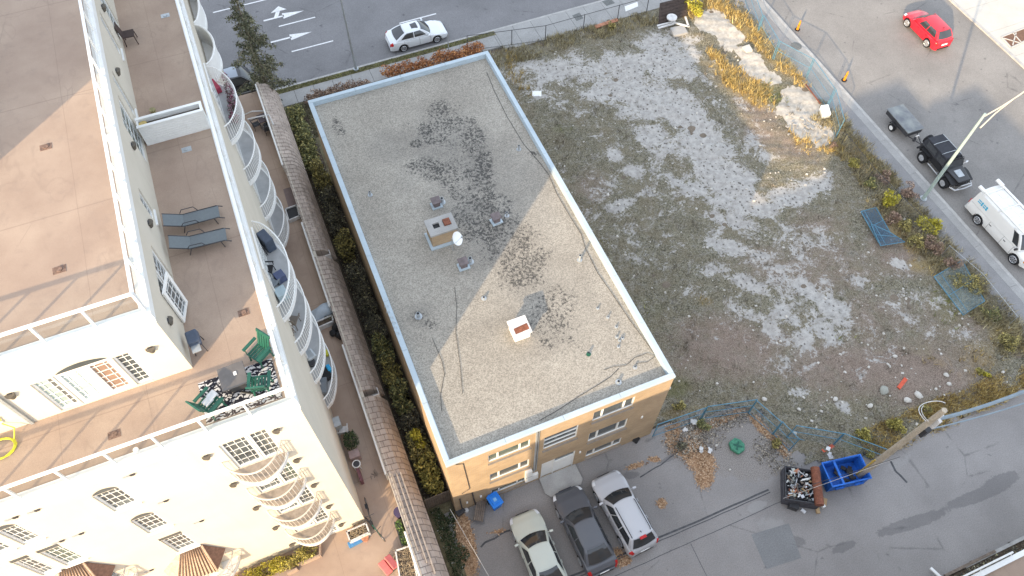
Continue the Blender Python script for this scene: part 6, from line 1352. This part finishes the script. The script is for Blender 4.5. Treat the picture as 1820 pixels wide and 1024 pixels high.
# ================================================================ PLANTS
def quat_cards(cent, size, flat=.0, asp=.55):
    n = len(cent); a = rng.normal(size=(n,3)); a /= np.linalg.norm(a, axis=1)[:,None]; b = rng.normal(size=(n,3)); b[:,2] *= (1-flat); a[:,2] *= (1-flat)
    a /= np.linalg.norm(a, axis=1)[:,None]; b -= (a*b).sum(1)[:,None]*a; b /= np.linalg.norm(b, axis=1)[:,None]
    s = (size*rng.uniform(.6,1.3,n))[:,None]; A, B_ = a*s, b*s*asp
    return np.stack([cent-A, cent-B_*.9, cent+A, cent+B_*.9], 1).reshape(-1,3)
def blob_points(blobs, n):
    vol = np.array([b[3]*b[4]*b[5] for b in blobs])**.8; pick = rng.choice(len(blobs), n, p=vol/vol.sum()); bb = np.array([b[:6] for b in blobs])[pick]
    d = rng.normal(size=(n,3)); d /= np.linalg.norm(d, axis=1)[:,None]; r = rng.uniform(.25,1,n)**.45; p = d*r[:,None]*bb[:,3:6] + bb[:,:3]
    keep = (np.sin(p[:,0]*5.3+p[:,2]*4)+np.sin(p[:,1]*6.1+p[:,0]*2)+np.sin(p[:,2]*7+p[:,1]*3)) > -1.25
    return p[keep]
def shrub(name, label, base, blobs, n, size, m, cat='shrub', group=None, stem=True, z0=0.0, stemm=None):
    K = thing(name, label, cat, base, group=group); bx = [(base[0]+b[0], base[1]+b[1], base[2]+b[2], b[3], b[4], b[5]) for b in blobs]
    p = blob_points(bx, n); raw_mesh('crown', quat_cards(p, np.full(len(p), size)), 4, m, K)
    if stem:
        s = MB()
        for b in blobs[:6]: s.tube([(random.uniform(-.08,.08),random.uniform(-.08,.08),0),(b[0]*.6,b[1]*.6,b[2]*.5),(b[0],b[1],b[2])], .03, 5, r1=.012)
        s.build('stems', stemm or M['wood'], K)
    return K
M['lf_green'] = leafmat('shrub_green', [(0,(0.072,0.081,0.053)),(.5,(0.217,0.230,0.106)),(.85,(0.411,0.391,0.159)),(1,(0.724,0.598,0.238))])
M['lf_gold'] = leafmat('shrub_gold', [(0,(0.085,0.077,0.045)),(.4,(0.228,0.209,0.089)),(.8,(0.513,0.433,0.160)),(1,(0.712,0.587,0.214))])
M['lf_bright'] = leafmat('shrub_bright_yellow', [(0,(.20,.18,.03)),(.5,(.45,.40,.05)),(1,(.70,.62,.10))])
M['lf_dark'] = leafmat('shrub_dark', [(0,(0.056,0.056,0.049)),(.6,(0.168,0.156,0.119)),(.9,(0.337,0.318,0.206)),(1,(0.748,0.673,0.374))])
M['lf_orange'] = leafmat('shrub_orange', [(0,(0.156,0.078,0.046)),(.5,(0.390,0.169,0.078)),(.8,(0.585,0.260,0.104)),(1,(0.715,0.390,0.156))])
M['lf_brown'] = leafmat('shrub_brown', [(0,(0.120,0.083,0.068)),(.5,(0.285,0.195,0.150)),(1,(0.510,0.375,0.270))])
M['lf_spruce'] = leafmat('spruce_needles', [(0,(.055,.062,.042)),(.5,(.15,.155,.095)),(.9,(.27,.26,.16)),(1,(.38,.33,.20))], big=.3)
M['lf_flower'] = leafmat('flower_mix', [(0,(.05,.06,.03)),(.4,(.10,.08,.06)),(.6,(.30,.08,.14)),(.8,(.45,.20,.30)),(1,(.6,.5,.5))])
M['lf_olive'] = leafmat('olive_leaves', [(0,(0.112,0.112,0.042)),(.5,(0.336,0.294,0.084)),(1,(0.672,0.574,0.168))])
# hedge of shrubs in the gap between tower podium and brick building
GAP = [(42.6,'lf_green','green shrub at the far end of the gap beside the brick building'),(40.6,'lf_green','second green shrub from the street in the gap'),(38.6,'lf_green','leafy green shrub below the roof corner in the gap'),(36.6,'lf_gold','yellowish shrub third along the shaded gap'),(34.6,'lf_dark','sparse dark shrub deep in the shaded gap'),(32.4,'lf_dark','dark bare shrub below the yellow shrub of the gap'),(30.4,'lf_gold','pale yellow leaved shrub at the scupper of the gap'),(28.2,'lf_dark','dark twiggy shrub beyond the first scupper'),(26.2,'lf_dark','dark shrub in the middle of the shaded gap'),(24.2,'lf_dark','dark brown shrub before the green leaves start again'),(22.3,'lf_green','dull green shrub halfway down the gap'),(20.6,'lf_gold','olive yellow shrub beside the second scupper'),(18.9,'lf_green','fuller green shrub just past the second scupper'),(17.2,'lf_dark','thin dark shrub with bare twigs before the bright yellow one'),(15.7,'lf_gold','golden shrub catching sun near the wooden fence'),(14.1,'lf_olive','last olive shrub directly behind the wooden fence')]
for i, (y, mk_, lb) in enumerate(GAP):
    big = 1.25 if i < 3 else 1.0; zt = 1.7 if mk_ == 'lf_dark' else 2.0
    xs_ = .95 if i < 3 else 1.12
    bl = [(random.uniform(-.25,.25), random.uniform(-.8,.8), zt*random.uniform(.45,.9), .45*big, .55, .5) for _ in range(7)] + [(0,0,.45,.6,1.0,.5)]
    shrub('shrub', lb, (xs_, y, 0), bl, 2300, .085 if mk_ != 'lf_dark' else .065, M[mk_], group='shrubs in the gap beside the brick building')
b = MB(); b.box(.42, 1.78, 12.8, 44, -.14, .01); struct('gap_soil', b, M['soil'])
p = np.stack([rng.uniform(.45,1.75,5200), rng.uniform(12.9,43,5200), rng.uniform(.02,.35,5200)], 1)
tag(raw_mesh('leaf_litter', quat_cards(p, np.full(len(p), .07), .6), 4, M['lf_dark']), 'dark fallen leaves and twigs covering the narrow gap', 'leaf litter', kind='stuff')
shrub('yellow_bush', 'bright yellow leaved bush low in the gap by the brick corner', (1.15, 16.2, 0), [(0,0,1.9,.32,.4,.35),(.1,-.5,1.7,.3,.3,.3)], 500, .09, M['lf_bright'])
# orange barberry hedges at the street side of the brick building
for i, (x0, x1, lb) in enumerate(((2.2,4.5,'reddish brown shrub left end of the street hedge'),(4.6,6.8,'rusty shrub in the hedge just left of the lamp post'),(8.3,10.6,'orange shrub beside the gap in the street hedge'),(10.6,12.8,'bright orange shrub in the middle of the street hedge'),(12.8,14.6,'orange shrub nearest the white sedan'),(14.6,16.2,'brown orange shrub at the right end of the street hedge'))):
    cx = (x0+x1)/2; y_ = 45.0 if i < 2 else 45.5; hw_ = (x1-x0)/2
    shrub('barberry_shrub', lb, (cx, y_-.3, 0), [(-hw_+2*hw_*(k_+.5)/8, random.uniform(-.35,.35), random.uniform(.6,1.0), .48,.5,.42) for k_ in range(8)], 2300, .07, M['lf_orange'] if i >= 2 else M['lf_brown'], group='orange and brown hedge shrubs along the street')
shrub('dry_bush', 'tall dry orange brown bush at the north east roof corner', (14.5, 43.2, 0), [(0,0,1.1,.5,.7,.8),(.3,-1.2,.8,.5,.7,.6),(-.1,-2.6,.7,.45,.8,.5),(.2,-4.2,.5,.4,.9,.4)], 2600, .07, M['lf_orange'])
shrub('dry_bush', 'brown weeds bush against the east wall of the brick building', (14.45, 36.6, 0), [(0,0,.5,.45,.9,.4),(.2,-1.8,.4,.4,.9,.35),(0,2.0,.5,.4,.9,.4)], 1500, .06, M['lf_brown'])
# ---- spruce
sb = P(478,206); SP = thing('spruce_tree', 'tall dark spruce standing between the tower and the wide street', 'tree', (sb.x+.55, sb.y+.4, 0))
s = MB(); s.tube([(0,0,-.1),(.05,.1,4),(0,0,10.2)], .19, 8, r1=.03); s.build('trunk', M['wood'], SP, smooth=True)
pts = []; lm = MB()
H_ = 10.4
lvl = 1.7
while lvl < H_-.2:
    t = (lvl-1.3)/(H_-1.3); R_ = 2.5*(1-t)**.75*(1 + .18*math.sin(lvl*2.3)) + .10
    nb = random.randint(4, 6); a0 = random.uniform(0, 6.28)
    for k in range(nb):
        a = a0 + k*2*math.pi/nb + random.uniform(-.4,.4); L_ = R_*random.uniform(.50,1.12)
        if random.random() < .34: continue
        dr = -.30*L_; e = Vector((math.cos(a)*L_, math.sin(a)*L_, lvl+dr)); lm.tube([(0,0,lvl),(e.x*.5,e.y*.5,lvl+.06),tuple(e)], .03, 4, r1=.008)
        m_n = int(40+85*L_)
        for _ in range(m_n):
            f = random.random()**.65; w = .10+.26*(1-abs(f-.45))*min(1, L_)
            pts.append((e.x*f+random.gauss(0,w*.55), e.y*f+random.gauss(0,w*.55), lvl+dr*f+random.gauss(0,.09)))
    lvl += random.uniform(.30,.52)
lm.build('branches', M['wood'], SP)
pa_ = np.array(pts) + np.array(SP.location); raw_mesh('crown', quat_cards(pa_, np.full(len(pa_), .10), .2, .42), 4, M['lf_spruce'], SP)
# ---- yellow bushes near the lamp
def yb(label, x, y, r, m, n=900, s=.075, h=.6, name='bush', group=None):
    q = P(x, y, .3); shrub(name, label, (q.x, q.y, .05), [(random.uniform(-r,r)*.6, random.uniform(-r,r)*.6, random.uniform(.3,1)*h, r*.5, r*.5, h*.45) for _ in range(6)], n, s, m, group=group)
yb('bright yellow bush on the farther side of the low wire fence', 1576, 362, .55, M['lf_bright'], h=1.0)
yb('large bright yellow bush at the foot of the lamp post fence', 1648, 405, .75, M['lf_bright'], 1500, .08, 1.1)
yb('orange yellow bush left of the large bright yellow bush', 1612, 402, .5, M['lf_gold'], 800)
yb('red brown bush around the foot of the lamp post', 1612, 345, .75, M['lf_brown'], 1300, .06, .7)
yb('brown bush along the path before the lamp post', 1570, 318, .6, M['lf_brown'], 1000, .06, .6)
yb('reddish dry bush beside the fallen fence, right part', 1660, 440, .8, M['lf_brown'], 1400, .06, .7)
yb('tan dry bush by the path edge near the van', 1735, 510, .9, M['lf_gold'], 1200, .06, .6)
yb('golden yellow bush at the corner of the dark hoarding', 1232, 22, .75, M['lf_bright'], 1300, .08, .9)
yb('small golden bush at the chain link fence', 1086, 48, .35, M['lf_gold'], 450, .07, .6)
yb('pale green bush left of the utility pole', 1537, 775, .5, M['lf_olive'], 700, .08, .5)
yb('pale green bush between the fence panels and the pole', 1592, 760, .55, M['lf_olive'], 800, .08, .6)
yb('small lime bush in the grass at the right', 1756, 666, .3, M['lf_bright'], 220, .08, .3)
yb('small lime clump left of the other lime bush', 1742, 660, .25, M['lf_olive'], 200, .08, .3)
yb('yellow green bush just above the dumpster', 1545, 808, .3, M['lf_olive'], 300, .07, .4)
yb('yellow leaved bush by the brick building corner', 1205, 722, .45, M['lf_gold'], 600, .07, .5)
yb('orange leaved bush at the fence corner', 1384, 790, .35, M['lf_gold'], 400, .07, .4)
yb('green bush in the rubble by the fence', 1252, 755, .4, M['lf_green'], 500, .06, .4)
yb('dark green weeds bush on the leafy rubble', 1215, 795, .35, M['lf_dark'], 500, .06, .35)
for i, (x, y, r, mk, lb) in enumerate(((1520,292,.5,'lf_olive','olive bush at the far end of the wire fence'),(1548,330,.45,'lf_green','green bush in the far part of the fence band'),(1590,392,.6,'lf_brown','brown bush between the small yellow bush and the fallen panels'),(1628,432,.6,'lf_gold','dull gold bush below the large yellow bush'),(1690,468,.6,'lf_brown','rusty bush by the path left of the van'),(1702,500,.6,'lf_gold','straw coloured bush touching the flattened wire panel'),(1762,556,.7,'lf_green','green grey bush at the path below the van'),(1795,610,.7,'lf_gold','gold green bush at the right edge of the lot'),(1640,728,.4,'lf_gold','low gold bush under the utility pole top'),(1480,262,.35,'lf_brown','low brown bush at the last blue fence panel'))):
    yb(lb, x, y, r, M[mk], 900, .06, .55)
# ---- hedge at the podium foot of the south facade, balcony flowers, podium plants
M['lf_lime'] = leafmat('lime_hedge', [(0,(.12,.11,.02)),(.5,(.34,.30,.04)),(1,(.62,.55,.10))])
shrub('podium_hedge', 'yellow green hedge along the foot of the sunlit facade', (-7.6, 11.7, 3.0), [(-1.6,-.0,.35,.5,.5,.4),(-.9,.05,.4,.6,.5,.45),(-.1,.1,.45,.6,.45,.45),(.5,.15,.45,.5,.4,.4)], 3200, .055, M['lf_lime'])
shrub('podium_shrub', 'mixed orange and green shrub at the right end of the facade hedge', (-6.15, 11.85, 3.0), [(0,0,.4,.6,.4,.45),(.5,.05,.45,.5,.35,.4),(-.5,0,.4,.4,.4,.4)], 2000, .055, M['lf_olive'])
b = MB(); b.obox((-5.75,11.55,3.2),(1.1,.08,.4),.03); b.obox((-6.6,11.35,3.2),(.5,.08,.4),.1); b.obox((-5.1,11.8,3.2),(.08,.55,.4),-.3); simple('planting_bed_edge', b, M['deck'], 'low kerb around the facade hedge on the podium', 'kerb')
shrub('balcony_flowers', 'pink and red flowers along the rail of the far curved balcony', (-2.0, 31.8, ZB), [(0,.6,.5,.2,.4,.3),(0,0,.4,.22,.5,.3),(-.05,-.9,.4,.2,.4,.3)], 1000, .05, M['lf_flower'], stem=False)
shrub('balcony_flowers', 'purple flowering pots at the near end of the far curved balcony', (-2.1, 30.4, ZB), [(0,0,.35,.25,.4,.3),(-.05,-.6,.35,.25,.35,.3)], 800, .05, M['lf_flower'], stem=False)
shrub('potted_evergreen', 'dark green evergreen shrub against the shaded tower wall', (P(625,785,3.6).x, P(625,785,3.6).y, 3.0), [(0,0,.7,.42,.55,.4),(0,.3,.9,.3,.3,.3)], 1500, .05, leafmat('evergreen', [(0,(.02,.035,.02)),(.6,(.06,.095,.045)),(1,(.16,.20,.10))]))
shrub('trough_herbs', 'green herbs growing in the dark trough on the podium', onp(716,952,3.35), [(0,.5,.1,.2,.35,.12),(0,-.1,.1,.2,.4,.12),(0,-.6,.1,.15,.3,.1)], 700, .045, leafmat('herb_green', [(0,(.03,.06,.02)),(.6,(.10,.17,.05)),(1,(.22,.30,.10))]), stem=False)
def twigs(label, c, sx, sy, n, z, m='wood'):
    b = MB()
    for _ in range(n):
        x, y, a = c[0]+random.uniform(-sx,sx), c[1]+random.uniform(-sy,sy), random.uniform(0,6.28); L_ = random.uniform(.08,.25)
        b.tube([(x,y,z),(x+L_*.5*math.cos(a),y+L_*.5*math.sin(a),z+random.uniform(.03,.1)),(x+L_*math.cos(a+.6),y+L_*math.sin(a+.6),z+.02)], .010, 3)
    o = simple('dead_stems', b, M[m], label, 'dead stems'); o['kind'] = 'stuff'
M['twigm'] = mat('pale_twig', (.40,.32,.22), .9, .3, 6)
twigs('pale dead stems in the raised planter at the podium edge', (P(721,1002,3.5).x, P(721,1002,3.5).y), .42, .8, 260, 3.53, 'twigm')
twigs('dry curled leaves in the planter at the building corner', (P(636,946,3.5).x, P(636,946,3.5).y), .42, .25, 130, 3.48, 'twigm')
p = blob_points([(-1.18,24.35,3.36,.4,.14,.05)], 120); tag(raw_mesh('pebble_fill', quat_cards(p, np.full(len(p), .05)), 4, M['lf_dark']), 'pale pebbles in the low planter of the passage', 'pebbles', kind='stuff')
# ---- ground cover: grass and weed blades
def blades(name, label, pts, h, w, m, lean=.6, cat='weeds'):
    n = len(pts); a = rng.uniform(0, 2*np.pi, n); hh = h*rng.uniform(.5,1.4,n); ln = lean*hh*rng.uniform(.2,1.3,n); b_ = rng.uniform(0, 2*np.pi, n)
    d = np.stack([np.cos(a), np.sin(a), np.zeros(n)], 1)*(w*rng.uniform(.6,1.4,n))[:,None]; tip = pts + np.stack([np.cos(b_)*ln, np.sin(b_)*ln, hh], 1)
    v = np.stack([pts-d, pts+d, tip], 1).reshape(-1,3); return tag(raw_mesh(name, v, 3, m), label, cat, kind='stuff')
def scatter(n, poly, fn, clump=0, cn=1, cs=.1):
    xs_ = [p[0] for p in poly]; ys_ = [p[1] for p in poly]; x = rng.uniform(min(xs_), max(xs_), n); y = rng.uniform(min(ys_), max(ys_), n); k = inside(x, y, poly); x, y = x[k], y[k]
    v = np.stack([x, y, np.zeros(len(x))], 1); px, py = to_px(v); w = fn(px, py, x, y); k = rng.random(len(x)) < w; x, y = x[k], y[k]
    if clump: x = np.repeat(x, cn) + rng.normal(0, cs, len(x)*cn); y = np.repeat(y, cn) + rng.normal(0, cs, len(y)*cn)
    return np.stack([x, y, .06 + lotz(x, y)], 1)
LOTX = LOT
def nz(x, y): return .5 + .25*np.sin(x*1.7+np.sin(y*1.3)*1.5) + .25*np.sin(y*2.1+x*.6+np.sin(x*2.2))
def w_brown(px, py, x, y):
    return np.clip(1-1.5*splat(px, py, PALE) - 2*slab_mask(px, py), .04, 1)*np.clip(nz(x,y)*1.3, .25, 1)
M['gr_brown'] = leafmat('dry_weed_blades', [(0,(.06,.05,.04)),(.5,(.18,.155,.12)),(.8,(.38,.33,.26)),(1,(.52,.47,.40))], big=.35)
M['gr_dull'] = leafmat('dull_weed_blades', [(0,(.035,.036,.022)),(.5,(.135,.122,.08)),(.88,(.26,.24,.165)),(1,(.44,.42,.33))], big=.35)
M['gr_gold'] = leafmat('golden_grass_blades', [(0,(0.198,0.132,0.055)),(.5,(0.440,0.319,0.121)),(.9,(0.660,0.506,0.198)),(1,(0.792,0.660,0.330))], big=.2)
M['gr_straw'] = leafmat('straw_blades', [(0,(.14,.11,.06)),(.5,(.34,.29,.17)),(.9,(.52,.46,.28)),(1,(.66,.60,.42))], big=.3)
M['gr_green'] = leafmat('green_weed_blades', [(0,(0.060,0.075,0.030)),(.6,(0.195,0.210,0.075)),(1,(0.420,0.405,0.135))], big=.3)
WEST = [(13.8,12.3),(17.2,11.7),(20.3,10.6),(20.5,8.4),(21.2,7.0),(25,6.2),(30,20),(27,45),(13.7,45)]
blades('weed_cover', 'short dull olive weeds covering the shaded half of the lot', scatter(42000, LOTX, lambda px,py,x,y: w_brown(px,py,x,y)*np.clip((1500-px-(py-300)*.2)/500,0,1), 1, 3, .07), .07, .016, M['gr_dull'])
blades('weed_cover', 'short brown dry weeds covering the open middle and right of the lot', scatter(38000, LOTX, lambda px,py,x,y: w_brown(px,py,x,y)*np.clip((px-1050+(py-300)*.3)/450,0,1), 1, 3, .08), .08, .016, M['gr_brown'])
tuft = scatter(3000, LOTX, lambda px,py,x,y: np.clip(splat(px,py,PALE)*.9,0,1)*.5, 1, 7, .035)
blades('weed_tufts', 'small dark tufts dotted over the pale bare soil', tuft, .10, .02, M['gr_dull'], .9)
blades('golden_grass', 'tall golden grass around the concrete slabs at the top of the lot', scatter(16000, LOTX, lambda px,py,x,y: np.clip(splat(px,py,GOLD)*1.1*(py<330)-.15,0,1)*np.clip(1-1.6*slab_mask(px,py),0,1), 1, 8, .08), .42, .022, M['gr_gold'], .7, 'grass')
blades('tall_grass', 'dry yellow grass along the fence by the side street path', scatter(8000, LOTX, lambda px,py,x,y: np.clip(splat(px,py,GOLD)*(py>=250)*.9-.1,0,1)*.8, 1, 6, .08), .30, .02, M['gr_gold'], .8, 'grass')
blades('green_weeds', 'green weeds in patches near the fences of the lot', scatter(9000, LOTX, lambda px,py,x,y: np.clip(splat(px,py,GREENF)-.3,0,1), 1, 6, .08), .24, .022, M['gr_green'], .8)
blades('fence_weeds', 'tall brown weeds along the chain link fence', scatter(5000, [(13.8,43.2),(31,43.2),(31,44.8),(13.8,45.2)], lambda px,py,x,y: .45*nz(x,y), 1, 6, .09), .30, .02, M['gr_straw'], .6)
blades('weed_clumps', 'taller brown weed clumps standing here and there in the lot', scatter(1300, LOTX, lambda px,py,x,y: .35*np.clip(1-1.6*splat(px,py,PALE),.05,1)*nz(x,y), 1, 16, .11), .26, .018, M['gr_brown'], .9)
blades('border_grass', 'pale dry grass in the band between the lot and the side street path', scatter(9000, [(36.2,8),(38.9,7.5),(38.9,29.5),(36.6,29.5),(35.8,20)], lambda px,py,x,y: .75*nz(x*1.3,y), 1, 6, .1), .32, .02, M['gr_straw'], .8, 'grass')
# verge grass and the strips left of the brick building
def rect_pts(n, x0, x1, y0, y1, z): return np.stack([rng.uniform(x0,x1,n), rng.uniform(y0,y1,n), np.full(n, z)], 1)
blades('verge_grass', 'thin dull grass on the verge between kerb and sidewalk', rect_pts(9000, -8, 18.1, 46.94, 47.4, .02), .08, .015, M['gr_green'], .8, 'grass')
blades('lawn_grass', 'dull grass patch between the sidewalk and the brick building', np.concatenate([rect_pts(7000, .5, 3.2, 41.5, 45.4, -.02), rect_pts(9000, 3, 14, 37.2, 45.4, -.02)]), .10, .018, M['gr_dull'], .8, 'grass')
blades('alley_verge_weeds', 'dry weeds along the alley edge under the bundled cables', scatter(6000, [(24.5,5.7),(38,5.7),(38,7.2),(24.5,7.4)], lambda px,py,x,y: .7*nz(x,y), 1, 5, .08), .22, .02, M['gr_gold'], .8)
p = np.stack([rng.uniform(.55,2.2,4200), rng.uniform(6.4,12.5,4200), rng.uniform(.02,.28,4200)], 1); k = p[:,0] < 1.0+ .9*nz(p[:,0]*3,p[:,1]*1.5)*.9; p = p[k]
tag(raw_mesh('creeping_plants', quat_cards(p, np.full(len(p), .06), .4), 4, M['lf_green2'] if 'lf_green2' in M else M.setdefault('lf_green2', leafmat('dark_creeper', [(0,(.015,.025,.012)),(.7,(.05,.075,.03)),(.93,(.10,.12,.06)),(1,(.5,.5,.45))]))), 'dark green creeping plants along the foot of the tiled mansard', 'ground cover', kind='stuff')
p = np.stack([rng.uniform(21,36,1500), rng.uniform(-1.7,-1.1,1500), rng.uniform(.02,.25,1500)], 1)
tag(raw_mesh('dark_shrubbery', quat_cards(p, np.full(len(p), .07), .3), 4, M['lf_dark']), 'dark ground cover in the strip before the low tan roof', 'ground cover', kind='stuff')
# leaf litter scattered on the asphalt and rubble in the corner by the fence
def litter(name, label, spl, n, size, m, z=.02):
    x = rng.uniform(1.4, 21, n*6); y = rng.uniform(5.8, 12, n*6); v = np.stack([x, y, np.full(len(x), z)], 1); px, py = to_px(v); w = np.clip(splat(px, py, spl)*1.2-.2, 0, 1); k = rng.random(len(x)) < w; v = v[k][:n]; v[:,2] += rng.uniform(0,.04,len(v))
    tag(raw_mesh(name, quat_cards(v, np.full(len(v), size), .85, .7), 4, m), label, 'leaf litter', kind='stuff')
M['lf_tan'] = leafmat('tan_leaf_litter', [(0,(.20,.11,.06)),(.5,(.44,.28,.16)),(1,(.64,.46,.31))])
litter('fallen_leaves', 'tan fallen leaves drifted over the parking asphalt', alley_fields['leaves'], 9000, .05, M['lf_tan'])
litter('rubble_weeds', 'grey green weeds and rubble by the fence at the parking corner', [(1240,770,40,30,0,1.),(1290,745,50,16,-10,.9),(1210,790,30,24,0,.8),(1370,800,30,26,0,.8),(1395,830,24,16,0,.8)], 6000, .05, M['gr_brown'], .05)
